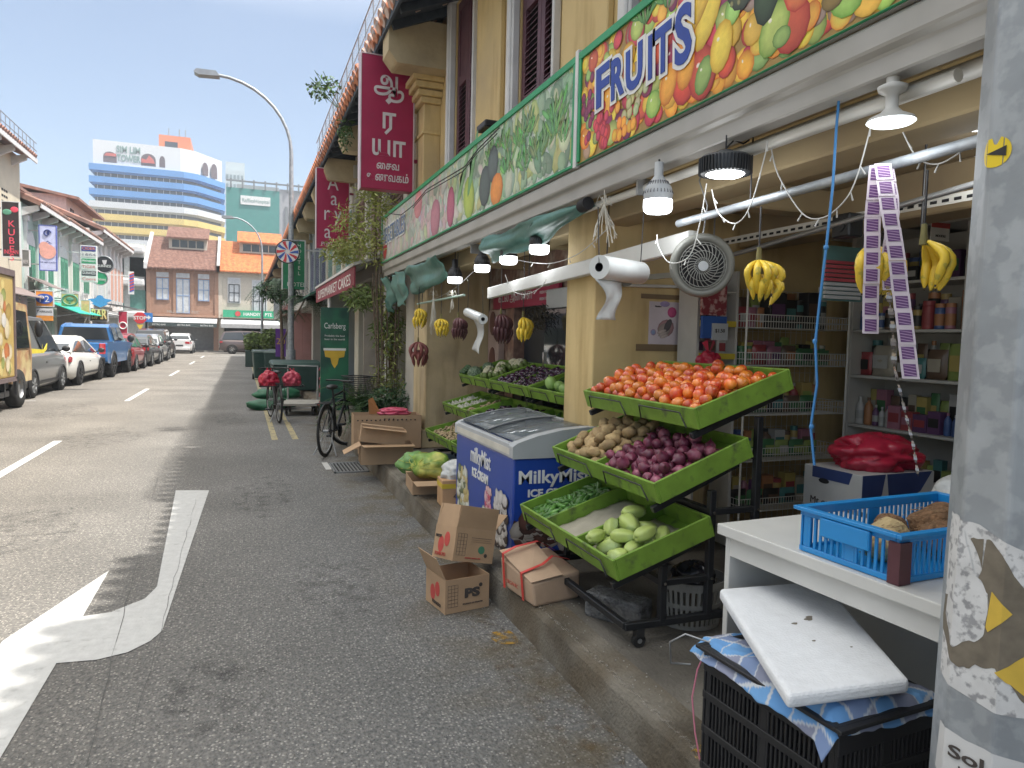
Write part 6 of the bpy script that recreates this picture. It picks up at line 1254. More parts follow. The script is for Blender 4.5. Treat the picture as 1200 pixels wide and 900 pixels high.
slat_crate(t, .66, .36, .145, m_bc, slot=.011, zrow=((.12, .80),)); g = MB(); g.box((-.345, -.09, .07), (-.331, .09, .13)); g.build('handle', m_bc, t, bevel=.004)
g = MB(); g.box((-.338, -.188, .0), (-.325, -.150, .12)); g.box((-.3249, -.188, .0), (-.29, -.181, .12)); g.build('corner_label', mat('lab_maroon', (.09, .03, .04), .5), t)
m_coco = mat('coconut_husk', (.20, .11, .055), .95, var=.4, scale=40, bump=1, bscale=70)
for k, (x, y, s, ax) in enumerate(((-.19, -.02, .052, 0), (-.10, .03, .058, .4), (.02, -.06, .062, .3), (.12, .03, .07, -.2), (.2, -.07, .07, .5), (.24, .08, .066, 1.2), (-.02, .09, .055, .9))):
    lab_ = ['small pale husk tip at the left end of the blue crate', 'small rough husk piece second from the left in the crate', 'coconut in the front middle of the blue crate', 'largest coconut in the centre of the blue crate', 'dark coconut at the front right of the blue crate', 'coconut at the back right of the blue crate', 'coconut behind the small husk pieces'][k]
    t2 = thing('coconut', lab_, 'coconut', t.matrix_world @ Vector((0, 0, 0)), 0, 'coconuts in the blue crate'); t2.location = Vector((2.04, 1.63, .937))+Matrix.Rotation(R(3), 3, 'Z') @ Vector((x, y, s*.9+.012)); t2.rotation_euler = (0, 0, ax)
    g = MB(); g.ell((0, 0, 0), (s*1.35, s, s*.95), 18, 12, wob=.15, seed=k); g.build('husk', mat('husk_pale', (.50, .38, .20), .9, bump=.6, bscale=60) if k < 2 else m_coco, t2)
    g = MB(); rr = random.Random(k)
    for q in range(90):
        a = rr.uniform(0, 6.28); b_ = rr.uniform(-1, 1.2); r0_ = Vector((1.35*s*math.cos(b_)*math.cos(a), s*math.cos(b_)*math.sin(a), .95*s*math.sin(b_))); d = Vector((-s*1.2, rr.uniform(-.01, .01), rr.uniform(-.005, .012))); p1_ = r0_*1.03; p2_ = r0_*1.02+d*rr.uniform(.2, .6); p2_.z = min(p2_.z, s*1.05); w_ = Vector((0, .0006, .0006)); g.add([p1_-w_, p1_+w_, p2_+w_, p2_-w_], [(0, 1, 2, 3)])
    g.build('fibre', mat('fibre', (.30, .19, .10), .9), t2)
# black crate
t = thing('black_crate', 'big black slotted plastic crate under the foam lid', 'crate', (1.655, 1.64, .18), R(4)); slat_crate(t, .40, .54, .42, m_black, e=.014, slot=.0085, zrow=((.06, .30), (.36, .58), (.64, .80)), lip=.02)
t.location = (1.655, 1.66, .18)
g = MB(); g.tube([(-.20, .30, .40), (-.26, .33, .40), (-.28, .30, .30), (-.26, .22, .30)], .005, 6)
# cloth: a checked blue sheet draped over the crate
def cloth_mat():
    m = bpy.data.materials.new('checked_cloth'); m.use_nodes = True; n = m.node_tree.nodes; l = m.node_tree.links; b = n['Principled BSDF']; b.inputs['Roughness'].default_value = .9
    uv = n.new('ShaderNodeAttribute'); uv.attribute_name = 'ink'; l.new(uv.outputs['Color'], b.inputs['Base Color'])
    t = n.new('ShaderNodeTexChecker'); t.inputs['Scale'].default_value = 300; tc = n.new('ShaderNodeTexCoord'); l.new(tc.outputs['Object'], t.inputs[0]); bp = n.new('ShaderNodeBump'); bp.inputs['Strength'].default_value = .4; bp.inputs['Distance'].default_value = .002; l.new(t.outputs[1], bp.inputs['Height']); l.new(bp.outputs[0], b.inputs['Normal']); return m
mcl = cloth_mat()
def cloth(label, x0, x1, y0, y1, zf, n=130, seed=0, ang=.35):
    t = thing('checked_cloth', label, 'cloth'); g = MB(); g.hascol = True; vs = []; cs = []
    for i in range(n+1):
        for j in range(n+1):
            u, v = i/n, j/n; x = x0+(x1-x0)*u; y = y0+(y1-y0)*v; z = zf(u, v)+.018*noise.noise(Vector((u*5, v*5, seed)))+.006*noise.noise(Vector((u*16, v*16, seed+3)))
            x += .02*noise.noise(Vector((u*4, v*4, seed+9))); vs.append((x, y, z)); xo, yo = x0+(x1-x0)*u, y0+(y1-y0)*v; s_ = (xo*math.cos(ang)+yo*math.sin(ang))*6.5; q = (yo*math.cos(ang)-xo*math.sin(ang))*6.5
            fs_, fq = s_ % 1, q % 1; c_ = (.16, .36, .66) if fs_ < .5 else (.26, .28, .38)
            if fq < .5: c_ = tuple(.65*a+.35*b for a, b in zip(c_, (.10, .28, .62)))
            if min(fs_, abs(fs_-.5)) < .03 or min(fq, abs(fq-.5)) < .03: c_ = (.55, .58, .62)
            cs.append(c_)
    g.add(vs, [(i*(n+1)+j, (i+1)*(n+1)+j, (i+1)*(n+1)+j+1, i*(n+1)+j+1) for i in range(n) for j in range(n)], 0, True, cs); g.build('sheet', mcl, t, solid=.003); return t
cloth('blue checked cloth spilling out of the black crate under the foam lid', 1.42, 1.92, 1.38, 1.97, lambda u, v: .615+.03*math.sin(u*5)*math.sin(v*4)-.06*max(0, .12-u)*8-.05*max(0, u-.9)*8-.10*max(0, .06-v)*8, seed=2)
t = thing('foam_lid', 'white polystyrene box lid lying across the black crate', 'foam lid')
A_ = [Vector((1.60, 2.06, .685)), Vector((2.0, 1.98, .70)), Vector((1.70, 1.36, .66)), Vector((1.335, 1.42, .645))]
g = MB(); up_ = Vector((0, 0, .042)); g.hexa([A_[3], A_[2], A_[1], A_[0]]+[p_+up_ for p_ in (A_[3], A_[2], A_[1], A_[0])]); g.build('slab', mat('polystyrene', (.74, .76, .79), .75, var=.04, scale=30, bump=.25, bscale=130, spec=.3), t, bevel=.014, bseg=3)
g = MB(); pn = (A_[1]-A_[0]).cross(A_[3]-A_[0]).normalized(); pn = pn if pn.z > 0 else -pn
for (u, v, r_) in ((.45, .42, .010), (.62, .46, .006), (.42, .56, .015), (.40, .58, .012), (.70, .70, .004)):
    c_ = A_[0]+(A_[1]-A_[0])*v+(A_[3]-A_[0])*u+up_; g.prism([(r_*(1+.3*math.sin(3*a))*math.cos(a), r_*.6*math.sin(a)) for a in [2*math.pi*k/12 for k in range(12)]], c_, (1, 0, 0), Vector((0, 1, 0)), pn*.0018)
g.build('dirt_spot', mat('dirt', (.18, .16, .13), .9), t)
g = MB(); g.tube([(1.47, 1.92, .60), (1.40, 1.97, .62), (1.36, 2.0, .585), (1.38, 2.02, .50), (1.44, 1.99, .50)], .0035, 6); tag(g.build('bent_wire', m_steel), 'bent wire handle at the left corner of the black crate', 'wire')
g = MB(); pts = [gz(843, 770, .6)*0+Vector((1.46, 1.93, .58)), Vector((1.44, 1.95, .50)), Vector((1.43, 1.96, .40)), Vector((1.44, 1.95, .28)), Vector((1.45, 1.93, .19))]; g.tube(pts, .003, 5); tag(g.build('pink_string', mat('string_pink', (.6, .2, .28), .7)), 'pink string hanging down at the corner of the black crate', 'string')

# ================================================================ galvanised post in front
pz = thing('sign_post', 'thick galvanised steel post with torn stickers at the right edge', 'post', (0, 0, 0))
pc = Vector((1.60, 1.055, 0)); lean = Vector((.0, 0, 0)); n = 8; g = MB(); vs = []; r0_, r1_ = .138, .098
px0 = lambda z: r0_+(r1_-r0_)*min(1, z/3.2)
H0 = math.pi/8+R(8)
for z in (.0, .18, 3.2, 3.6):
    for k in range(n): a = 2*math.pi*k/n+H0; r_ = px0(z); vs.append(pc+Vector((r_*math.cos(a), r_*math.sin(a), z)))
g.add(vs, [(i*n+k, i*n+(k+1) % n, (i+1)*n+(k+1) % n, (i+1)*n+k) for i in range(3) for k in range(n)]); g.build('shaft', m_galv, pz, bevel=.008, bseg=3)
def wrap(name, pts, m, out=.0012, parent=pz, sub=10):
    """flat sticker wrapped on the post: pts in (angle, z) about the post"""
    import itertools
    g = MB(); 
    def P3(a, z):
        # octagon radius at this angle, just outside the surface
        r_ = px0(z); aa = (a-H0) % (2*math.pi/n)-math.pi/n; rr_ = r_*math.cos(math.pi/n)/math.cos(aa)+out; return pc+Vector((rr_*math.cos(a), rr_*math.sin(a), z))
    # triangulate as thin columns between the lower and upper outline
    a_min = min(p[0] for p in pts); a_max = max(p[0] for p in pts); N = 60; m_ = len(pts); last = None
    for i in range(N+1):
        a = a_min+(a_max-a_min)*(i+.0001*(1 if i == 0 else -1 if i == N else 0))/N; zs = []
        for k in range(m_):
            (a0, z0), (a1, z1) = pts[k], pts[(k+1) % m_]
            if (a0-a)*(a1-a) < 0: zs.append(z0+(z1-z0)*(a-a0)/(a1-a0))
        zs.sort(); cur = list(zip(zs[::2], zs[1::2]))
        if last and True:
            for (c0, c1), (d0, d1) in zip(last[1], cur): g.add([P3(last[0], c0), P3(a, d0), P3(a, d1), P3(last[0], c1)], [(0, 1, 2, 3)])
        last = (a, cur)
    return g.build(name, m, parent)
V0 = math.atan2(-pc.y, -pc.x)    # angle facing the camera
def jag(pts, amp=.012, seed=0, k=6):
    rr = random.Random(seed); out = []
    for p_, q in zip(pts, pts[1:]+pts[:1]):
        for i in range(k): t_ = i/k; j = (rr.uniform(-1, 1)*amp if i else 0); out.append((p_[0]+(q[0]-p_[0])*t_+j*4, p_[1]+(q[1]-p_[1])*t_+rr.uniform(-1, 1)*amp*(1 if i else 0)))
    return out
m_stk = mat('torn_sticker_white', (.62, .62, .62), .7, var=.1, scale=20, col2=(.30, .30, .31), c2scale=45, c2lo=.52, c2hi=.62)
m_glue = mat('glue_residue', (.17, .145, .11), .8, var=.2, scale=30)
m_ysk = mat('sticker_yellow', (.62, .42, .06), .6, var=.1, scale=20)
def azx(f_, z): return V0+1.25*(f_-.5)*1.6    # f_ 0 left edge .. 1 right edge of the visible half
A0, A1 = V0-1.35, V0+1.35
wrap('sticker', jag([(A0, .86), (A0, 1.235), (V0-.5, 1.225), (A1, 1.13), (A1, .84), (V0+.2, .83)], .004, 1), m_stk, .001)
wrap('sticker', jag([(A0, .96), (A0, 1.04), (V0-.55, 1.06), (V0-.4, 1.13), (V0-.65, 1.19), (V0-.3, 1.20), (V0+.3, 1.10), (A1, 1.0), (A1, .90), (V0+.4, .86), (V0-.1, .93), (V0-.7, .90)], .006, 2), m_glue, .002)
wrap('sticker', jag([(V0-1.2, 1.0), (V0-1.1, 1.16), (V0-.75, 1.21), (V0-.55, 1.12), (V0-.25, 1.08), (V0-.3, .99), (V0-.8, .94)], .005, 5), m_stk, .0028)
wrap('sticker', [(V0-.28, 1.01), (V0-.22, 1.09), (V0+.10, 1.05), (V0-.24, 1.0)], m_ysk, .0034)
wrap('sticker', jag([(V0-.1, .92), (V0+.5, .985), (A1, 1.0), (A1, .93), (V0+.4, .875)], .003, 6), m_ysk, .0034)
wrap('notice', jag([(V0-1.2, .64), (V0-1.1, .755), (V0+.75, .735), (V0+.7, .62), (V0-.2, .60)], .003, 7), mat('notice_paper', (.58, .58, .58), .7, var=.06), .0012)
ylw = wrap('round_sticker', [(V0-.71+.30*math.cos(a)*(1-.25*(abs(a-1.6) < .3)), 2.02+.032*math.sin(a)*(1-.5*(abs(a-1.6) < .25))) for a in [2*math.pi*k/30 for k in range(30)]], mat('sticker_sun', (.75, .55, .02), .5), .0015)
wrap('arrow_mark', [(V0-.86, 2.018), (V0-.5, 2.030), (V0-.5, 2.008)], m_black, .003)
# lettering on the notice, set on the facet facing the camera
def post_text(s_, a, z, size, m, width=None, sgn=1):
    k = math.floor((a-H0)/(2*math.pi/n)); ac = H0+(k+.5)*2*math.pi/n; nrm = Vector((math.cos(ac), math.sin(ac), 0)); u_ = Vector((-math.sin(ac), math.cos(ac), 0)); r_ = px0(z)*math.cos(math.pi/n)
    O = pc+nrm*(r_+.002)+Vector((0, 0, z)); text(s_, O+u_*0, u_, nrm, size, m, pz, ext=.0006, width=width, bold=.0008)
for k, (s1, s2, s3) in enumerate((('Sol', 'Lega', 'MON'), ('ution', 'dan ter', 'TH'), ('s!', 'a.', ''))):
    a = V0-.62+k*.785; post_text(s1, a, .697, .038, mdk, .075 if k < 2 else .035); post_text(s2, a, .672, .016, MATS['print_dark'], None); 
    if s3: post_text(s3, a, .628, .026, mdk)
g = MB(); g.box((-.001, 0, 0), (0, .001, .001)) if False else None
wrap('access_panel', [(V0+.42, 1.24), (V0+.42, 3.2), (V0+.46, 3.2), (V0+.46, 1.25), (V0+1.2, 1.25), (V0+1.2, 1.24)], mat('seam', (.12, .13, .14), .6), .0012)

# ================================================================ cartons, plants and things farther along the kerb
carton('carton', 'wide upright brown carton with punched holes, at the back of the pile', .84, .4, .42, (1.72, 9.0, .20), (0, 0, R(-4)), (None, None, None, None), m=m_card)
g = MB(); rr = random.Random(4)
for k in range(14): g.cyl((1.33+.055*k, 8.79-.02, .56+.02*rr.random()), (1.33+.055*k, 8.80, .56), .009, n=6)
o = tag(g.build('hole', m_dark), None); o.parent = [q for q in bpy.data.objects if q.get('label', '').startswith('wide upright brown')][0]; o.matrix_parent_inverse = o.parent.matrix_basis.inverted(); o.parent['x'] = 1
c = carton('carton', 'flattened carton standing in front of the wide one', .5, .06, .30, (1.55, 8.55, .19), (R(-6), 0, R(-3)))
c = carton('carton', 'small closed carton tilted on top of the open one', .50, .22, .17, (1.48, 8.0, .40), (0, R(7), R(-6)), (None, None, 90, 90), fl=.48)
c = carton('carton', 'open carton with a long pale flap over the kerb', .58, .30, .22, (1.52, 7.95, .182), (0, 0, R(-4)), (None, 118, None, 88), fl=.7)
g = MB(); 
for k in range(9): g.box((1.15, 9.0, .3), (1.16, 9.01, .31)) if False else None
t = thing('paper_sheet', 'orange brown paper standing up out of the wide carton', 'paper'); g = MB(); g.add([(1.50, 9.0, .62), (1.66, 8.98, .62), (1.60, 9.0, .72), (1.55, 9.02, .83), (1.49, 9.0, .80)], [(0, 1, 2, 3, 4)]); g.build('sheet', mat('paper_orange', (.35, .15, .05), .8), t, solid=.003)
bag('net_bag', 'bright pink net bag on top of the wide carton', 'bag', (1.82, 9.0, .60), (.20, .13, .06), m_bagp, 6, False, amp=.6)
t = thing('plastic_tub', 'grey blue plastic tub beside the leafy sacks', 'tub', (2.05, 7.2, .18)); slat_crate(t, .5, .34, .17, mat('tub_grey', (.13, .17, .2), .5), slot=.02, zrow=((.2, .7),))
def sack(label, loc, m, s, rz, seed, m2=None):
    t = thing('mesh_sack', label, 'sack', loc, rz); g = MB(); g.ell((0, 0, s[2]*.8), s, 22, 14, wob=.35, seed=seed); g.build('sack', m, t); 
    g = MB()
    for k in range(9): a = 2*math.pi*k/9; g.tube([(s[0]*math.cos(u)*math.cos(a)*1.02, s[1]*math.sin(u)*1.02, s[2]*.8+s[2]*1.03*math.cos(u)*math.sin(a)) for u in [-1.4+.35*q for q in range(9)]], .003, 4)
    g.build('net', m2 or m, t); return t
m_netg = mat('net_green', (.20, .34, .06), .5, var=.4, scale=12, col2=(.42, .42, .10), c2scale=6); m_nety = mat('net_yellow', (.45, .46, .08), .5)
sack('green mesh sack of leaves lying on the flat carton', (1.68, 6.55, .29), m_netg, (.24, .17, .12), R(-60), 3, m_nety)
sack('second green mesh sack behind, nearer the road', (1.60, 6.85, .27), mat('net_green2', (.16, .32, .10), .5, var=.3, scale=10), (.17, .15, .11), R(10), 8, m_nety)
t = carton('carton', 'flat taped carton lying under the mesh sacks', .42, .46, .12, (1.66, 6.42, .182), (0, 0, R(-5)), (None, None, 90, 90), fl=.5); g = MB(); g.box((.02, -.233, .03), (.12, -.2305, .08)); g.build('tape', m_trim, t)
bag('plastic_bag', 'white plastic bag slumped on the yellow printed carton', 'plastic bag', (1.74, 5.82, .37), (.15, .14, .11), m_bagw, 5, False)
t = thing('snack_carton', 'yellow and peach printed carton beside the freezer', 'carton', (1.70, 5.78, .18), R(-4)); g = MB(); g.box((-.13, -.11, 0), (.13, .11, .23)); g.build('box', mat('peach_card', (.50, .30, .16), .7), t, bevel=.005); g = MB(); g.box((-.132, -.112, .16), (.132, .112, .20)); g.build('yellow_band', mat('yellow_band', (.62, .45, .04), .6), t); text('48', (0, -.111, .07), (1, 0, 0), NB, .07, mdk, t)
# foliage helpers
def leaves(mb, c, rad, n, size, rr, aspect=.3, droop=.3, hollow=.2, mi=0):
    for i in range(n):
        d = Vector((rr.gauss(0, 1), rr.gauss(0, 1), rr.gauss(0, 1))).normalized()*(rr.random()**.5*(1-hollow)+hollow); p = Vector(c)+Vector((d.x*rad[0], d.y*rad[1], d.z*rad[2]))
        a = Vector((rr.gauss(0, 1), rr.gauss(0, 1), rr.gauss(0, .6)-droop)).normalized()*size*rr.uniform(.6, 1.3); b_ = a.cross(Vector((rr.gauss(0, 1), rr.gauss(0, 1), rr.gauss(0, 1)))).normalized()*size*aspect*.5
        mb.add([p, p+a*.45+b_, p+a, p+a*.45-b_], [(0, 1, 2, 3)], mi)
def fronds(mb, c, n, L, rr, wid=.09, up_=.8, seg=9):
    for i in range(n):
        a = rr.uniform(0, 6.28); l_ = L*rr.uniform(.7, 1.15); tip = rr.uniform(.2, up_); pts = [Vector(c)+Vector((math.cos(a)*l_*u, math.sin(a)*l_*u, l_*(tip*1.5*u-1.0*u*u))) for u in [q/seg for q in range(seg+1)]]
        mb.tube(pts, .004, 4)
        for q in range(1, seg+1):
            d = (pts[q]-pts[q-1]).normalized(); s_ = d.cross(Vector((0, 0, 1))).normalized(); w_ = wid*(1-.75*q/seg)
            for e_ in (-1, 1):
                for f_ in (0, .5): b0 = pts[q-1].lerp(pts[q], f_); mb.add([b0, b0+s_*e_*w_*.6+d*w_*.25+Vector((0, 0, .003)), b0+s_*e_*w_+d*w_*.1, b0+s_*e_*w_*.6-d*w_*.05], [(0, 1, 2, 3)])
def plant(name, label, loc, build, m, cat='plant', pot=None, group=None):
    t = thing(name, label, cat, loc, 0, group); g = MB(); build(g); g.build('foliage', m, t)
    if pot: g = MB(); g.lathe([(pot*.75, 0), (pot, pot*1.5), (pot*1.08, pot*1.5), (pot*1.08, pot*1.65), (pot*.9, pot*1.65), (pot*.85, pot*1.5), (0, pot*1.45)], n=16); g.build('pot', mat('pot_dark', (.05, .05, .05), .6), t)
    return t
rr = random.Random(31)
plant('fern', 'potted fern with arching fronds behind the bicycle', (1.62, 10.3, .18), lambda g: fronds(g, (0, 0, .35), 46, .62, rr, .12, 1.1), m_leaf, pot=.17)
plant('fern', 'second denser fern between the first one and the cartons', (1.95, 10.0, .18), lambda g: (fronds(g, (0, 0, .35), 40, .5, rr, .10, 1.0), leaves(g, (0, 0, .5), (.3, .3, .25), 350, .09, rr)), m_leafd, pot=.17)
def bamboo(g):
    for k in range(16):
        a = rr.uniform(0, 6.28); b_ = rr.uniform(.0, .16); top = rr.uniform(1.9, 3.2); pts = [(b_*math.cos(a)+.10*q*q/25*math.cos(a), b_*math.sin(a)+.1*q*q/25*math.sin(a), .2+top*q/5) for q in range(6)]; g.tube(pts, .008, 5, mi=1)
    for (cx, cy, cz, rx, ry, rz, nn) in ((0, 0, .75, .28, .28, .35, 450), (.05, 0, 1.35, .24, .25, .4, 200), (0, 0, 2.0, .22, .25, .4, 140), (-.25, -.1, 2.75, .42, .4, .3, 480), (-.45, .3, 3.1, .38, .5, .35, 480), (-.1, -.25, 3.25, .35, .4, .3, 400), (-.55, .8, 2.75, .35, .5, .22, 800), (-.2, .2, 3.6, .25, .3, .22, 500)): leaves(g, (cx, cy, cz), (rx, ry, rz), nn, .10, rr, .22, .5, .0)
t = thing('bamboo_plant', 'tall bamboo like plant rising through the awning end', 'plant', (2.02, 10.55, .18)); g = MB(); bamboo(g); g.build('foliage', [mat('bamboo_leaf', (.26, .29, .07), .55, var=.3, scale=2), m_bark], t); g = MB(); g.lathe([(.15, 0), (.2, .3), (.2, .32), (0, .3)], n=14); g.build('pot', MATS['pot_dark'], t)
t = thing('hanging_foliage', 'bright green leaves hanging below the end of the awning', 'plant', (1.7, 10.9, 2.2)); g = MB(); leaves(g, (0, 0, 0), (.3, .3, .22), 500, .12, rr, .25, .6, 0); leaves(g, (.35, -.2, -.5), (.3, .3, .4), 500, .11, rr, .25, .6, 0); g.build('foliage', m_leaf2, t)
t = thing('roof_plant', 'sprig of leaves growing out of the roof tiles', 'plant', (1.47, 11.6, 5.1)); g = MB()
for k in range(6): a = rr.uniform(2.2, 4.2); g.tube([(0, 0, 0), (.25*math.cos(a), .25*math.sin(a), .22), (.5*math.cos(a), .4*math.sin(a), .35+.1*k/3)], .006, 4); leaves(g, (.35*math.cos(a), .3*math.sin(a), .3), (.2, .2, .16), 26, .09, rr, .5)
leaves(g, (.05, 0, -.25), (.12, .25, .35), 200, .09, rr); g.build('foliage', m_leaf, t)
t = thing('street_tree', 'palm like tree with drooping leaves beside the street lamp', 'tree', (1.05, 22.5, .0)); g = MB(); fronds(g, (0, 0, 3.15), 30, 1.0, rr, .26, .5); fronds(g, (.55, -2.6, 2.55), 26, .85, rr, .22, .5); fronds(g, (.25, 1.2, 2.3), 16, .7, rr, .2, .5); leaves(g, (0, 0, 2.9), (.6, .6, .35), 500, .2, rr, .3, .6); g.build('crown', m_leafd, t); g = MB(); g.tube([(.1, 0, 0), (.06, 0, 1.6), (0, 0, 3.2)], [.06, .05, .03], 7); g.tube([(.08, 0, 1.4), (.4, -1.5, 2.2), (.55, -2.6, 2.6)], [.03, .025, .02], 6); g.build('trunk', m_bark, t)
for k, (x, y, h, lab) in enumerate(((.55, 37.0, .95, 'round light green shrub in a dark planter, nearer the road'), (1.25, 36.4, 1.15, 'taller light green shrub in a dark planter, nearer the shops'))):
    t = thing('potted_shrub', lab, 'shrub', (x, y, .0)); g = MB(); leaves(g, (0, 0, 1.15+.15*k), (.5, .5, .55), 1500, .16, rr, .5, 0, .2); g.build('foliage', m_leaf2, t); g = MB(); g.box((-.42, -.42, .0), (.42, .42, .8)); g.build('planter', mat('planter_green', (.03, .06, .05), .6), t, bevel=.03)
# wheelie bins
def bin_(x, y, rz, lab, s=1.0):
    t = thing('wheelie_bin', lab, 'bin', (x, y, 0), rz, 'bins along the kerb'); m = mat('bin_green', (.02, .055, .045), .45)
    g = MB(); g.hexa([(-.23*s, -.26*s, .06), (.23*s, -.26*s, .06), (.23*s, .22*s, .06), (-.23*s, .22*s, .06), (-.29*s, -.34*s, .95), (.29*s, -.34*s, .95), (.29*s, .32*s, .95), (-.29*s, .32*s, .95)]); g.build('body', m, t, bevel=.02)
    g = MB(); g.hexa([(-.31*s, -.36*s, .955), (.31*s, -.36*s, .955), (.31*s, .34*s, .955), (-.31*s, .34*s, .955), (-.27*s, -.3*s, 1.02), (.27*s, -.3*s, 1.02), (.29*s, .34*s, 1.05), (-.29*s, .34*s, 1.05)]); g.build('lid', m, t, bevel=.015)
    g = MB(); g.cyl((-.3*s, .4*s, 1.0), (.3*s, .4*s, 1.0), .018, n=8); g.build('handle', m, t)
    for q in (-.24, .24): g = MB(); g.cyl((q*s-.03, .26*s, .1), (q*s+.03, .26*s, .1), .1, n=14); g.build('wheel', m_rubber, t)
bin_(.62, 26.4, R(4), 'wheelie bin nearest the road in the row'); bin_(1.0, 25.6, R(-6), 'wheelie bin second from the road, slightly nearer'); bin_(1.2, 27.9, R(0), 'wheelie bin half hidden behind the other two')
t = thing('skip_bin', 'long dark green dumpster behind the loaded bicycle', 'dumpster', (1.28, 18.9, 0), R(2)); g = MB(); g.hexa([(-.45, -.4, .2), (.5, -.4, .2), (.5, .4, .2), (-.45, .4, .2), (-.6, -.5, .84), (.6, -.5, .84), (.6, .5, .84), (-.6, .5, .84)]); g.build('body', mat('skip_green', (.03, .07, .06), .5), t, bevel=.03); g = MB(); g.hexa([(-.63, -.53, .845), (.63, -.53, .845), (.63, .53, .845), (-.63, .53, .845), (-.6, -.4, .9), (.6, -.4, .9), (.6, .5, .95), (-.6, .5, .95)]); g.build('lid', MATS['skip_green'], t, bevel=.02)
for q in (-.4, .4):
    for w_ in (-.3, .3): g = MB(); g.cyl((q-.03, w_, .1), (q+.03, w_, .1), .1, n=12); g.build('wheel', m_rubber, t)
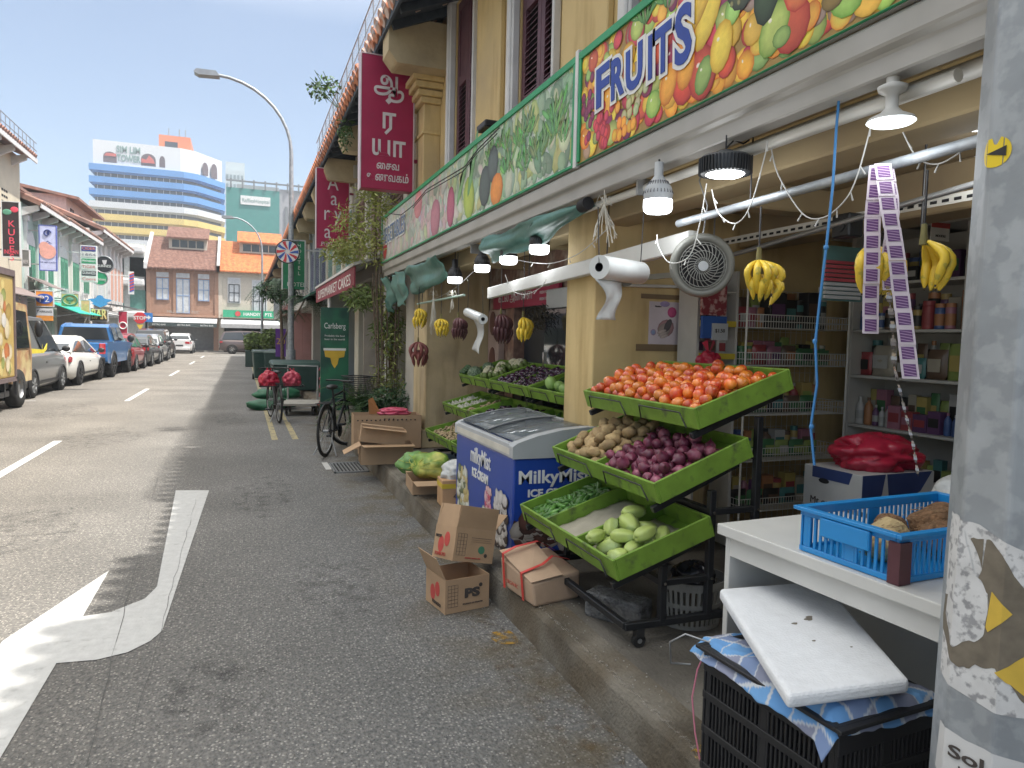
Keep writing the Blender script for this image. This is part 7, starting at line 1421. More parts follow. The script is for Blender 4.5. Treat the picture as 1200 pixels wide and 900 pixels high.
# bicycles
def bicycle(label, loc, rz, steer, basket=True, m=m_blackm, rack_bags=False):
    t = thing('bicycle', label, 'bicycle', loc, rz); r_ = .32; wb = 1.02    # local +x is forward, rear wheel at x=0
    def wheel(c, ax, parent):
        ax = Vector(ax); u = Vector((0, 0, 1)); v = ax.cross(u).normalized(); g = MB(); g.tube([c+u*(r_*math.sin(a))+v*(r_*math.cos(a)) for a in [2*math.pi*k/36 for k in range(36)]], .02, 8, closed=True); w_ = g.build('wheel', m_rubber, parent)
        g = MB(); g.tube([c+u*((r_-.025)*math.sin(a))+v*((r_-.025)*math.cos(a)) for a in [2*math.pi*k/36 for k in range(36)]], .01, 6, closed=True); g.cyl(c-ax*.035, c+ax*.035, .022, n=10); g.build('rim', m_steel, w_)
        g = MB()
        for k in range(24): a = 2*math.pi*k/24; g.cyl(c+ax*(.02*(-1)**k), c+u*((r_-.03)*math.sin(a))+v*((r_-.03)*math.cos(a)), .0015, n=4, caps=False)
        g.build('spokes', m_steel, w_)
        g = MB(); g.tube([c+u*((r_+.035)*math.sin(a))+v*((r_+.035)*math.cos(a)) for a in [.2+math.pi*k/12*.8 for k in range(13)]], .016, 6); g.build('mudguard', m_black, w_)
    wheel(Vector((0, 0, r_+.02)), (0, 1, 0), t); sx = (-math.sin(steer), math.cos(steer), 0); fc = Vector((wb, 0, r_+.02)); wheel(fc, sx, t)
    BB = Vector((.44, 0, .30)); ST = Vector((.30, 0, .78)); HT = Vector((wb-.22, 0, .82)); HB = Vector((wb-.17, 0, .66))
    g = MB()
    for a, b_, q in ((BB, ST, .016), (ST, HT, .016), (BB, HB, .019), (HT, HB, .02), (HB, HB+Vector((.06, 0, -.12)), .018)): g.cyl(a, b_, q, n=8)
    for s_ in (-.05, .05): g.cyl(Vector((0, s_, r_+.02)), BB+Vector((0, s_*.5, 0)), .010, n=6); g.cyl(Vector((0, s_, r_+.02)), ST+Vector((.01, s_*.4, -.04)), .009, n=6)
    sv = Vector((math.cos(steer), math.sin(steer), 0)); fx = Vector(sx)
    for s_ in (-.06, .06): g.cyl(HB+Vector((.03, 0, -.05))+fx*s_, fc+fx*s_, .011, n=6)
    g.build('frame', m, t, bevel=0)
    g = MB(); g.cyl(ST, ST+Vector((-.03, 0, .10)), .013, n=8); g.ell(ST+Vector((-.05, 0, .13)), (.13, .075, .035), 14, 8); g.build('saddle', m_black, t)
    g = MB(); H = HT+Vector((.0, 0, .14)); g.cyl(HT, H, .013, n=8); g.tube([H+fx*.28-sv*.12, H+fx*.2+sv*.02, H, H-fx*.2+sv*.02, H-fx*.28-sv*.12], .012, 8); g.build('handlebar', m_black, t)
    g = MB(); 
    for s_ in (-1, 1): g.bar(BB+Vector((0, .06*s_, 0)), BB+Vector((.12*s_, .07*s_, -.10*s_)), .02, .012); g.box(BB+Vector((.12*s_-.05, .07*s_-.045+(.045*s_), -.10*s_-.012)), BB+Vector((.12*s_+.05, .07*s_+.045+(.045*s_), -.10*s_+.012)))
    g.cyl(BB+Vector((0, -.06, 0)), BB+Vector((0, -.05, 0)), .09, n=20); g.build('crank', m_blackm, t)
    g = MB(); g.tube([(.05, -.06, .25), (-.05, -.16, .02)], .01, 6); g.tube([(.05, .06, .25), (-.02, .16, .02)], .01, 6); g.build('kickstand', m_steel, t)
    g = MB(); 
    for s_ in (-.07, .07): g.tube([(.30, s_*.6, .70), (-.22, s_, .72)], .006, 5); g.tube([(0, s_, r_+.02), (-.15, s_, .72)], .006, 5)
    for k in range(4): g.cyl((-.2+.1*k, -.07, .72), (-.2+.1*k, .07, .72), .005, n=5)
    g.build('rack', m_black, t)
    if basket:
        g = MB(); c = H+sv*.26+Vector((0, 0, -.06)); e_ = sv; 
        for k in range(9):
            z_0 = -.12+.03*k; q = .13+.004*k; ring_ = [c+e_*q+fx*(q*1.3)+Vector((0, 0, z_0)), c+e_*q-fx*(q*1.3)+Vector((0, 0, z_0)), c-e_*q-fx*(q*1.3)+Vector((0, 0, z_0)), c-e_*q+fx*(q*1.3)+Vector((0, 0, z_0))]; g.tube(ring_, .003 if k < 8 else .008, 4, closed=True)
        for a in range(13):
            for s_ in (-1, 1): u = -1+2*a/12; g.cyl(c+fx*(u*.17)+e_*(s_*.13)+Vector((0, 0, -.12)), c+fx*(u*.21)+e_*(s_*.162)+Vector((0, 0, .12)), .003, n=4); g.cyl(c+fx*(s_*.17)+e_*(u*.13)+Vector((0, 0, -.12)), c+fx*(s_*.21)+e_*(u*.162)+Vector((0, 0, .12)), .003, n=4)
        g.poly([c+fx*(a*.17)+e_*(b_*.13)+Vector((0, 0, -.12)) for a, b_ in ((1, 1), (1, -1), (-1, -1), (-1, 1))]); g.build('basket', m_black, t)
    return t
bicycle('black bicycle with a wire basket parked by the cartons', (1.03, 9.55, 0), R(66), R(-40))
b2 = bicycle('loaded bicycle with red bags, parked farther up the kerb', (.62, 13.4, 0), R(96), R(4), basket=False)
bag('plastic_bag', 'red plastic bag tied on the left side of the loaded bicycle', 'plastic bag', (.45, 13.55, .66), (.17, .16, .17), m_bagr, 12); bag('plastic_bag', 'pinkish red plastic bag on the right side of the loaded bicycle', 'plastic bag', (.85, 13.6, .66), (.16, .16, .17), mat('bag_red2', (.5, .06, .10), .35), 15)
t = thing('wire_carrier', 'low wire carrier under the red bags of the bicycle', 'carrier'); g = MB(); 
for k in range(7): g.cyl((.3+.12*k, 13.35, .66), (.3+.12*k, 13.85, .66), .006, n=4)
g.tube([(.28, 13.33, .67), (1.06, 13.33, .67), (1.06, 13.87, .67), (.28, 13.87, .67)], .01, 5, closed=True); g.build('wires', m_blackm, t)
t = thing('hand_trolley', 'flat trolley with pale deck behind the loaded bicycle', 'trolley', (1.12, 15.0, 0), R(-8)); g = MB(); g.box((-.35, -.5, .2), (.35, .5, .24)); g.build('deck', mat('deck_grey', (.34, .33, .30), .7), t); g = MB(); g.tube([(-.3, .5, .22), (-.3, .52, .95), (.3, .52, .95), (.3, .5, .22)], .02, 8); g.build('handle', m_steel, t)
for q in (-.25, .25):
    for w_ in (-.38, .38): g = MB(); g.cyl((q-.02, w_, .09), (q+.02, w_, .09), .09, n=12); g.build('wheel', m_rubber, t)
for k, (x, y, z) in enumerate(((.42, 15.8, .0), (.75, 15.9, .02), (.55, 16.1, .2), (.9, 16.2, .2))):
    t = thing('green_sack', ['long green sack at the road side of the heap', 'long green sack on the ground beside the trolley', 'upper green sack on the heap, road side', 'upper green sack nearest the trolley'][k], 'sack', (x, y, z), R(-15+12*k), 'green sacks by the trolley'); g = MB(); g.ell((0, 0, .11), (.34, .2, .12), 16, 10, wob=.3, seed=k); g.build('sack', mat('sack_green', (.02, .12, .06), .5, var=.2), t)
for k in range(5):
    t = thing('onion_sack', ['lowest', 'second from below', 'middle', 'second from above', 'topmost'][k]+' red net sack in the stack by the pillar', 'sack', (1.58+.02*(k % 2), 14.2, .18+.17*k), R(10*k), 'red net sacks in a stack'); g = MB(); g.ell((0, 0, .09), (.2, .17, .10), 14, 9, wob=.3, seed=k+9); g.build('sack', mat('sack_red', (.28, .03, .06), .6, var=.3, scale=30), t)
# small awning with lettering, beer poster, purple banner
t = thing('awning', 'maroon awning with white lettering over the beer poster', 'awning'); m_aw = mat('awning_maroon', (.24, .03, .05), .7, var=.1, scale=6)
g = MB(); g.hexa([(1.62, 11.2, 2.36), (1.64, 11.2, 2.36), (1.64, 17.3, 2.36), (1.62, 17.3, 2.36), (1.62, 11.2, 2.68), (1.64, 11.2, 2.68), (1.64, 17.3, 2.68), (1.62, 17.3, 2.68)]); g.build('valance', m_aw, t); g = MB(); g.hexa([(1.6, 11.15, 2.685), (2.2, 11.15, 2.9), (2.2, 17.35, 2.9), (1.6, 17.35, 2.685), (1.6, 11.15, 2.73), (2.2, 11.15, 2.94), (2.2, 17.35, 2.94), (1.6, 17.35, 2.73)]); g.build('cover', m_trim, t)
text('SUPERMARKET CAKES', (1.62, 14.2, 2.42), (0, -1, 0), NX, .26, m_white, t, width=5.2)
g = MB(); g.cyl((1.66, 14.9, .18), (1.66, 14.9, 2.5), .035, n=8); g.cyl((1.66, 11.3, .18), (1.66, 11.3, 2.5), .0251, n=8) if False else None; g.build('post', m_trim, t)
t = thing('beer_poster', 'tall dark green beer poster with a yellow hop shape', 'poster'); Y = 12.6; a = gy(376, 360, Y); b_ = gy(408, 470, Y); g = MB(); g.box((a.x, Y, .3), (b_.x, Y+.05, a.z)); g.build('panel', mat('poster_green', (.015, .07, .05), .4, col2=(.02, .14, .07), c2scale=1.5), t)
text('Carlsberg', ((a.x+b_.x)/2, Y, a.z-.36), (1, 0, 0), NB, .14, m_white, t, width=.36); text('Probably the best', ((a.x+b_.x)/2, Y, a.z-.5), (1, 0, 0), NB, .045, m_white, t, width=.34); text('beer in the world', ((a.x+b_.x)/2, Y, a.z-.56), (1, 0, 0), NB, .045, m_white, t, width=.34)
g = MB(); g.prism([(-.18, .12), (.18, .12), (.16, .0), (.07, -.02), (.05, -.12), (0, -.2), (-.05, -.12), (-.07, -.02), (-.16, 0)], ((a.x+b_.x)/2, Y-.002, a.z-.85), (1, 0, 0), (0, 0, 1), (0, -.006, 0)); g.build('hop_shape', mat('hop_yellow', (.65, .42, .04), .5), t); g = MB(); g.box(((a.x+b_.x)/2-.19, Y-.01, a.z-.74), ((a.x+b_.x)/2+.19, Y-.002, a.z-.70)); g.build('foam_line', m_white, t)
t = thing('purple_banner', 'small purple banner with yellow figures by the lamp post', 'banner'); a = gy(323, 385, 24); b_ = gy(335, 418, 24); g = MB(); g.box((a.x, 24, b_.z), (b_.x, 24.03, a.z)); g.build('panel', mat('purple', (.14, .04, .30), .5), t); text('20', ((a.x+b_.x)/2, 24, (a.z+b_.z)/2-.05), (1, 0, 0), NB, .28, MATS['hop_yellow'], t); g = MB(); g.cyl((b_.x+.03, 24.02, .18), (b_.x+.03, 24.02, a.z), .02, n=6); g.build('post', m_steel, t)
t = thing('dark_awning', 'green edged dark awning beyond the maroon one', 'awning'); g = MB(); g.hexa([(1.5, 17.6, 2.55), (2.2, 17.6, 2.9), (2.2, 26, 2.9), (1.5, 26, 2.55), (1.5, 17.6, 2.6), (2.2, 17.6, 2.95), (2.2, 26, 2.95), (1.5, 26, 2.6)]); g.build('cover', mat('awn_green', (.03, .12, .08), .6), t)
# five foot way columns further along and the patterned column
t = thing('decorated_board', 'tall pale panel with dark round motifs beside the bamboo', 'panel'); g = MB(); g.box((2.1, 10.9, .18), (2.24, 11.3, 2.6)); g.build('panel', m_trim, t); g = MB()
for k in range(4): g.prism([(.15*math.cos(a), .24*math.sin(a)) for a in [2*math.pi*q/16 for q in range(16)]], (2.17, 10.899, .6+.6*k), (.4, 0, 0), (0, 0, 1), (0, -.02, 0))
g.build('motif', mat('motif_brown', (.12, .06, .05), .7), t)
t = thing('partition', 'beige partition board behind the ferns', 'partition'); g = MB(); g.box((1.95, 12.3, .18), (2.18, 12.36, 2.2)); g.build('board', mat('beige_board', (.38, .33, .27), .7), t)
# ================================================================ under the awning
m_pvc = mat('white_pvc', (.56, .56, .54), .45, var=.06)
t = thing('white_trunking', 'long white boxed profile hanging across the pillar', 'profile'); g = MB(); a = gx(806, 293, 2.12); b_ = gx(571, 350, 2.12); g.prism([(0, 0), (.05, 0), (.05, .10), (.0, .10)], (2.12, a.y, a.z), (1, 0, 0), (0, 0, 1), (0, b_.y-a.y, b_.z-a.z)); g.build('profile', m_pvc, t, bevel=.006)
g = MB(); 
for y in (5.3, 4.0): g.cyl((2.145, y, 2.12), (2.15, y, 2.5), .004, n=5)
g.build('hanger', m_black, t)
t = thing('hanging_pipe', 'galvanised pipe hanging along the shop front for goods', 'pipe'); g = MB(); a = gx(795, 262, 2.1); b_ = gx(1150, 164, 2.1); g.cyl(a, b_+(b_-a)*.6, .019, n=12); g.build('pipe', m_galv, t)
g = MB()
for y in (1.3, 2.6): g.cyl((2.1, y, 2.22), (2.1, y, 2.55), .004, n=5)
g.build('hanger', m_black, t)
t = thing('hanging_pipe', 'darker thin rail behind the galvanised pipe', 'pipe'); g = MB(); a = gx(840, 304, 2.9); b_ = gx(1120, 222, 2.9); g.cyl(a, b_+(b_-a)*.6, .014, n=10); g.cyl(a+Vector((.08, 0, .03)), b_+(b_-a)*.6+Vector((.08, 0, .03)), .01, n=8); g.build('rail', m_steel, t); g = MB()
for y in (1.2, 2.4): g.cyl((2.9, y, a.z), (2.9, y, 2.6), .006, n=5)
g.build('hanger', m_black, t)
t = thing('hanging_pipe', 'short pale green rod in front of the rear stands', 'pipe'); g = MB(); g.cyl((2.05, 8.75, 2.02), (2.05, 6.75, 2.03), .012, n=8); g.build('rod', mat('rod_green', (.30, .42, .36), .5), t); g = MB()
for y in (8.5, 7.0): g.cyl((2.05, y, 2.03), (2.05, y, 2.48), .004, n=5)
g.build('hanger', m_black, t)
# lamps
m_lit = mat('lit_lens', (.9, .9, .9), .4, var=0, emit=(.93, .97, 1), estr=5)
m_lit2 = mat('lit_lens_soft', (.9, .9, .9), .4, var=0, emit=(.85, .95, .95), estr=2.2)
def light(parent, loc, power, r_=.05):
    d = bpy.data.lights.new('lamp_glow', 'POINT'); o = bpy.data.objects.new('lamp_glow', d); COL.objects.link(o); d.energy = power; d.shadow_soft_size = r_; d.color = (.95, .98, 1); o.parent = parent; o.location = loc
def bulb(label, c, r_, h, neck, power, group, top=2.5, m_body=None):
    t = thing('led_bulb', label, 'lamp', c, 0, group); m_body = m_body or m_fgrey
    g = MB(); g.lathe([(r_*.97, 0), (r_, h*.35), (r_*.9, h*.62), (r_*.55, h*.95), (neck, h*1.2), (neck, h*1.85), (0, h*1.85)], n=28); g.build('housing', m_body, t)
    g = MB(); 
    for k in range(26): a = 2*math.pi*k/26; g.bar((r_*1.0*math.cos(a), r_*1.0*math.sin(a), h*.3), (r_*.62*math.cos(a), r_*.62*math.sin(a), h*.9), .004, .008)
    g.build('cooling_fin', mat('fin_dark', (.10, .10, .11), .5), t)
    g = MB(); g.lathe([(0, -h*.62), (r_*.8, -h*.60), (r_*.95, -h*.5), (r_*.98, -h*.3), (r_*.98, 0)], n=28); g.build('lens', m_lit, t)
    g = MB(); g.cyl((0, 0, h*1.85), (0, 0, max(h*2, top-c[2])), .005, n=6); g.build('cable', m_black, t); light(t, (0, 0, -h*.62-.06), power, r_)
c = gx(771, 235, 1.92); bulb('largest hanging LED bulb, grey ribbed neck, beside the plastic roll', (c.x, c.y, c.z), .072, .10, .022, 1.2, 'hanging LED bulbs')
for k, ((x, y), r_, X, lab) in enumerate((((632, 288), .056, 2.06, 'LED bulb with black collar, right one of the rear bulbs'), ((596, 301), .054, 2.06, 'LED bulb with black collar behind the teal tarpaulin'), ((565, 311), .054, 2.06, 'LED bulb with black collar left of the tarpaulin end'), ((533, 325), .056, 2.06, 'leftmost low LED bulb by the twine'))):
    c = gx(x, y, X); bulb(lab, (c.x, c.y, c.z), r_*1.35, .10, .03, .7, 'hanging LED bulbs', 2.5, m_black)
# round high bay lamp
c = gx(850, 196, 1.95); t = thing('round_led_lamp', 'dark round ribbed LED lamp hanging near the fruit banner', 'lamp', (c.x, c.y, c.z)); g = MB(); g.lathe([(.0, .05), (.03, .07), (.035, .05), (.10, .045), (.105, .035), (.105, -.022), (.10, -.03), (.0, -.03)], n=36); g.build('housing', mat('lamp_dark', (.07, .075, .08), .45), t)
g = MB()
for k in range(44): a = 2*math.pi*k/44; g.bar((.108*math.cos(a), .108*math.sin(a), .035), (.108*math.cos(a), .108*math.sin(a), -.03), .006, .01, upv=(math.cos(a), math.sin(a), 0))
g.build('cooling_fin', m_blackm, t); g = MB(); g.lathe([(0, -.034), (.076, -.034), (.082, -.0305)], n=30); 
for k in range(7): g.ell((-.06+.02*k, 0, -.035), (.008, .05, .006), 8, 5)
g.build('lens', m_lit, t); g = MB(); g.cyl((0, 0, .06), (0, 0, 2.5-c.z), .004, n=6); g.tube([(0, 0, .08), (.04, .0, .12), (.09, 0, .11), (.12, 0, .13)], .004, 5); g.build('cable', m_black, t); light(t, (0, 0, -.1), 1.2, .07)
# flat disc lamps
for k, ((x, y), X, lab) in enumerate((((1044, 143), 1.98, 'flat white disc lamp under the awning beam'), ((1149, 147), 2.75, 'second disc lamp half hidden by the steel post'))):
    c = gx(x, y, X); t = thing('disc_lamp', lab, 'lamp', (c.x, c.y, c.z), 0, 'white disc lamps'); g = MB(); g.lathe([(.074, 0), (.07, .010), (.035, .028), (.02, .045), (.02, .085), (.042, .098), (.046, .112), (.025, .122), (.0, .122)], n=28); g.build('shade', m_pvc, t); g = MB(); g.lathe([(0, -.006), (.066, -.006), (.074, 0)], n=28); g.build('lens', mat('lit_disc', (.8, .85, .85), .4, var=0, emit=(.8, .92, .95), estr=1.1), t); g = MB(); g.cyl((0, 0, .12), (0, 0, max(.15, 2.5-c.z)), .02, n=8); g.build('stem', m_pvc, t); light(t, (0, 0, -.10), (1.0, 5)[k], .1)
# fan
c = gy(822, 311, 3.05); t = thing('wall_fan', 'round cream wall fan with spiral grille beside the pillar', 'fan', (c.x, c.y, c.z), R(-10)); ax = Vector((-.30, -.93, -.15)).normalized(); m_fan = mat('fan_cream', (.17, .17, .15), .45)
g = MB(); g.lathe([(.0, -.17), (.10, -.16), (.145, -.10), (.16, .0), (.16, .03), (.145, .05), (.12, .04), (.115, .0)], (0, 0, 0), ax, 36); g.build('shroud', m_fan, t)
u = ax.orthogonal().normalized(); v = ax.cross(u); g = MB()
for k in range(26):
    a = 2*math.pi*k/26; g.tube([ax*(.045+.018*math.cos((q-2)*.6))+u*((.02+.096*q/5)*math.cos(a+q*.16))+v*((.02+.096*q/5)*math.sin(a+q*.16)) for q in range(6)], .0022, 4)
for r_ in (.04, .075, .105, .116): g.tube([ax*.05+u*(r_*math.cos(a))+v*(r_*math.sin(a)) for a in [2*math.pi*q/30 for q in range(30)]], .002, 4, closed=True)
g.build('grille', mat('grille_grey', (.26, .26, .24), .4), t); g = MB(); g.cyl(ax*.05, ax*.075, .024, n=16); g.build('hub', m_fgrey, t); g = MB(); g.cyl(ax*-.02, ax*.0, .11, n=24); g.build('blade_disc', m_dark, t)
g = MB(); g.bar(ax*-.12, (.05, .2, -.02), .05, .05); g.bar((.05, .2, -.02), Vector((.0, 1.13, .02)), .03, .03); g.cyl((-.0, 1.10, .02), (.0, 1.14, .02), .05, n=14); g.build('arm', m_fan, t); g = MB(); g.tube([(0, 0, .14), (.02, 0, .3), (-.03, 0, .42), (0, .02, 2.5-c.z)], .004, 5); g.build('cable', m_steel, t)
t = thing('conduit', 'white wall box and conduit left of the fan', 'conduit'); g = MB(); g.cyl((2.25, 4.24, 1.98), (3.0, 4.24, 2.0), .012, n=8); g.build('conduit', m_pvc, t, bevel=.004)
# roll of plastic bags
def roll(label, c0, c1, r_, tail):
    c0 = Vector(c0); c1 = Vector(c1); t = thing('bag_roll', label, 'bag roll'); ax = (c1-c0).normalized(); g = MB(); g.lathe([(r_, 0), (r_, (c1-c0).length)], c0, ax, 28); g.lathe([(r_*.38, 0), (r_, 0)], c0, ax, 28, smooth=False); g.lathe([(r_, (c1-c0).length), (r_*.38, (c1-c0).length)], c0, ax, 28, smooth=False); g.build('roll', mat('film_white', (.60, .62, .62), .3), t)
    g = MB(); g.lathe([(r_*.37, -.002), (r_*.37, (c1-c0).length*.9)], c0, ax, 16); g.build('core', m_dark, t)
    g = MB(); n = 12; vs = []
    for i in range(n+1):
        u = i/n; w_ = .5*(c1-c0).length*(.62-.30*math.sin(u*2.6)); m_ = c0+(c1-c0)*.25+Vector((0, 0, -r_-tail*u))+Vector((.02*math.sin(u*5), .0, 0))
        for j in range(5): q = -1+j/2; vs.append(m_+ax*(w_*q+.02*u)+Vector((0, -.012*math.cos(q*3+u*6), 0)))
    g.add(vs, [(i*5+j, (i+1)*5+j, (i+1)*5+j+1, i*5+j+1) for i in range(n) for j in range(4)], 0, True); g.build('tail', mat('film_tail', (.60, .62, .62), .3, alpha=.8), t, solid=.001)
    g = MB(); g.cyl(c0+Vector((0, 0, r_*.3)), c0+Vector((0, .03, .30)), .003, n=5); g.cyl(c1+Vector((0, 0, r_*.3)), c1+Vector((0, -.02, .34)), .003, n=5); g.build('string', m_black, t); return t
a = gx(702, 313, 1.66); b_ = gx(750, 320, 2.02); roll('large white roll of plastic bags hanging in front of the pillar', a, b_, .06, .20)
a = gx(553, 372, 2.0); b_ = gx(563, 377, 2.12); roll('smaller roll of clear plastic bags above the rear stands', gx(566, 374, 2.05), gx(548, 366, 2.12), .045, .28)
# bananas
m_ban = mat('banana_skin', (.72, .50, .04), .5, var=.12, scale=10, rndv=.06, col2=(.45, .36, .05), c2scale=30, c2lo=.55, c2hi=.62); m_banr = mat('red_banana_skin', (.20, .055, .05), .5, var=.2, scale=12); m_band = mat('dark_banana_skin', (.10, .035, .04), .5, var=.2); m_bant = mat('banana_tip', (.05, .035, .02), .8)
def banana_bunch(label, c, L, n_, m, seed, rows=2, spread=1.0, rope=True, radf=1.0, facing=0, fat=1.0, top=2.2, group='hanging banana bunches'):
    t = thing('banana_bunch', label, 'bananas', c, facing, group); rr = random.Random(seed); g = MB(); g.cyl((0, 0, .0), (0, 0, .07), .014, .009, n=8); g.build('stalk', mat('stalk', (.16, .14, .05), .8), t)
    r_ = 0
    for k in range(n_):
        row = k % rows; a = math.pi+(-1+2*(k//rows+.5*row)/max(1, (n_//rows)))*1.45*spread; l_ = L*rr.uniform(.88, 1.08)*(1-.12*row); r_ = l_*.105
        pts = []; rs = []; out = Vector((math.sin(a), math.cos(a), 0))
        for q in range(9):
            u = q/8; th = .15+u*1.15; rad = .016+radf*(.40+.06*row)*l_*math.sin(min(u*3.4, 1.4+u*1.15)); pts.append(out*rad+Vector((0, 0, -l_*(.86*u+.1*u*u)+.01-.42*L*row))); rs.append(r_*(.38 if q == 0 else .75 if q == 1 else 1 if q < 7 else .75 if q == 7 else .22))
        g = MB(); g.tube(pts, rs, 7, mi=0); g.cyl(pts[-1], pts[-1]+(pts[-1]-pts[-2]).normalized()*.008, r_*.22, n=6, mi=1); g.build('banana', [m, m_bant], t)
    if rope: g = MB(); g.cyl((0, 0, .05), (0, 0, max(.1, top-c[2])), .004, n=5); g.build('string', m_black, t)
    return t
c = gx(889, 309, 2.1); banana_bunch('yellow banana bunch hanging right of the fan', (c.x, c.y, c.z), .145, 15, m_ban, 1, 2, 1.0, radf=1.5, facing=.3, fat=1.25)
c = gx(1019, 293, 2.1); banana_bunch('yellow banana bunch behind the printed sachet strips', (c.x, c.y, c.z), .18, 13, m_ban, 2, 1, 1.25, radf=1.25, facing=.45)
c = gx(1082, 287, 2.15); banana_bunch('small hand of three plump bananas next to the steel post', (c.x, c.y, c.z), .17, 6, m_ban, 3, 1, .8, facing=.9)
for k, ((x, y), X, n_, m, L, lab) in enumerate((((491, 363), 1.95, 12, m_ban, .15, 'leftmost yellow banana bunch by the awning end'), ((490, 402), 2.0, 9, m_banr, .20, 'bunch of dull red bananas hanging lowest at left'), ((517, 375), 2.05, 11, m_ban, .13, 'yellow banana bunch beside the dark one'), ((537, 374), 2.1, 14, m_band, .15, 'dark purple banana bunch left of the small roll'), ((587, 370), 2.3, 14, m_band, .18, 'dark red banana bunch before the shop doorway'), ((613, 374), 2.25, 12, m_ban, .135, 'yellow banana bunch before the maroon shop sign'))):
    c = gx(x, y, X); banana_bunch(lab, (c.x, c.y, c.z), L*1.15, n_, m, 10+k, 2, 1.0, facing=.2, fat=1.2, radf=1.0, top=2.35)
# dark hanging dried bunches above doorway
t = thing('dried_bunch', 'dark dried leaves hanging before the doorway', 'dried leaves', gx(632, 370, 2.9)); g = MB(); leaves(g, (0, 0, 0), (.12, .3, .14), 260, .09, random.Random(3), .15, 1, 0); g.build('leaves', mat('dry_leaf', (.06, .05, .035), .9), t)
# printed sachet strips
def strip(label, pts, w, group='printed sachet strips', seed=0, nrm=(-.55, -.83, 0), m2=None):
    t = thing('sachet_strip', label, 'sachet strip', (0, 0, 0), 0, group); nrm = Vector(nrm).normalized(); side = nrm.cross(Vector((0, 0, 1))).normalized(); pts = [Vector(p_) for p_ in pts]; L = sum((b-a).length for a, b in zip(pts, pts[1:])); n = max(3, int(L/.052)); g = MB(); dk = MB(); lt = MB()
    def at(s):
        for a, b in zip(pts, pts[1:]):
            l_ = (b-a).length
            if s <= l_+1e-6: return a.lerp(b, s/l_)
            s -= l_
        return pts[-1]
    for k in range(n):
        a = at(L*k/n); b = at(L*(k+1)/n); d = (b-a); wob = nrm*(.004*math.sin(k*1.3+seed)); a = a+wob; b = b+wob; g.add([a-side*w, a+side*w, b+side*w, b-side*w], [(0, 1, 2, 3)])
        o = nrm*.0012; q = lambda f_, s_: a+d*f_+side*(w*s_)+o
        dk.add([q(.14, -.72), q(.14, .72), q(.86, .72), q(.86, -.72)], [(0, 1, 2, 3)])
        o = nrm*.002
        for z_ in range(4): f_ = .18+.17*z_; lt.add([q(f_+.10, -.7), q(f_-.02 if f_ > .2 else f_, .7), q(f_+.03, .7), q(f_+.15, -.7)], [(0, 1, 2, 3)])
    g.build('foil', mat('strip_foil', (.66, .58, .64), .4), t); dk.build('sachet_print', mat('strip_purple', (.13, .05, .18), .45), t); lt.build('print_lines', mat('strip_line', (.42, .28, .44), .45), t); return t
def gxs(l_, X): return [gx(x, y, X) for x, y in l_]
strip('left hanging strip of purple printed sachets, ending higher', gxs([(1028, 194), (1023, 250), (1021, 330), (1020, 391)], 2.02), .026, seed=1)
strip('right hanging strip of purple printed sachets, the longest', gxs([(1034, 192), (1042, 245), (1052, 310), (1060, 380), (1068, 444)], 2.00), .026, seed=2)
strip('middle strip of printed sachets half behind the others', gxs([(1040, 196), (1048, 240), (1040, 300), (1042, 340)], 2.08), .02, seed=3)
t = thing('foil_strip', 'thin twisted clear foil strip hanging below the sachets', 'foil strip'); g = MB(); pts = gxs([(1040, 335), (1046, 380), (1048, 430), (1060, 480), (1070, 520), (1076, 558)], 2.04); 
for i in range(60):
    u = i/60*5; k = int(u); a = pts[k].lerp(pts[min(k+1, 5)], u-k); b = pts[k].lerp(pts[min(k+1, 5)], min(1, u-k+.09)); w_ = Vector((math.cos(i*.7), math.sin(i*.7), 0))*(.009 if i < 25 else .005); g.add([a-w_, a+w_, b+w_, b-w_], [(0, 1, 2, 3)])
g.build('foil', mat('foil_clear', (.35, .33, .32), .2, metal=.4), t)
# blue rope
g = MB(); pts = [gx(x, y, 2.0) for x, y in ((984, 106), (981, 150), (975, 220), (968, 290), (962, 350), (955, 400), (957, 450), (951, 500), (954, 545))]; g.tube([p_+Vector((0, .004*math.sin(i*2), 0)) for i, p_ in enumerate(pts)], .005, 7)
for i in (3, 5, 7): g.ell(pts[i], (.009, .009, .011), 8, 6)
g.tube([pts[0], pts[0]+Vector((0, -.10, .05)), pts[0]+Vector((0, -.02, .02)), pts[0]+Vector((0, .06, .03))], .005, 6); tag(g.build('blue_rope', m_bluerope), 'bright blue rope hanging from the awning beam with knots', 'rope')
# twine bundles
rr = random.Random(17)
def twine(label, c, n, L, spread, top=None):
    g = MB()
    for k in range(n):
        a = rr.uniform(0, 6.28); q = [c]+[c+Vector((spread*math.cos(a)*u*rr.uniform(.5, 1), spread*math.sin(a)*u*rr.uniform(.5, 1), -L*u*rr.uniform(.7, 1.1))) for u in (.33, .66, 1)]; g.tube(q, .0022, 4)
    for k in range(4): a = 1.5*k; g.tube([c, c+Vector((.03*math.cos(a), .03*math.sin(a), .04)), c+Vector((.05*math.cos(a), .05*math.sin(a), -.01)), c], .0025, 4)
    if top: g.cyl(c, (c.x, c.y, top), .003, n=4)
    return tag(g.build('twine', m_rope), label, 'twine')
twine('tangled pale twine tied above the large roll of bags', gx(708, 238, 1.9), 16, .22, .09, 2.45); twine('pale straw broom head hanging among the banana bunches', gx(508, 345, 2.0), 26, .42, .05, 2.45); twine('small knot of white cord near the rear bulbs', gx(590, 290, 2.1), 8, .15, .07, 2.5); twine('knotted cord hanging below the small green rod', gx(530, 345, 2.05), 8, .18, .03)
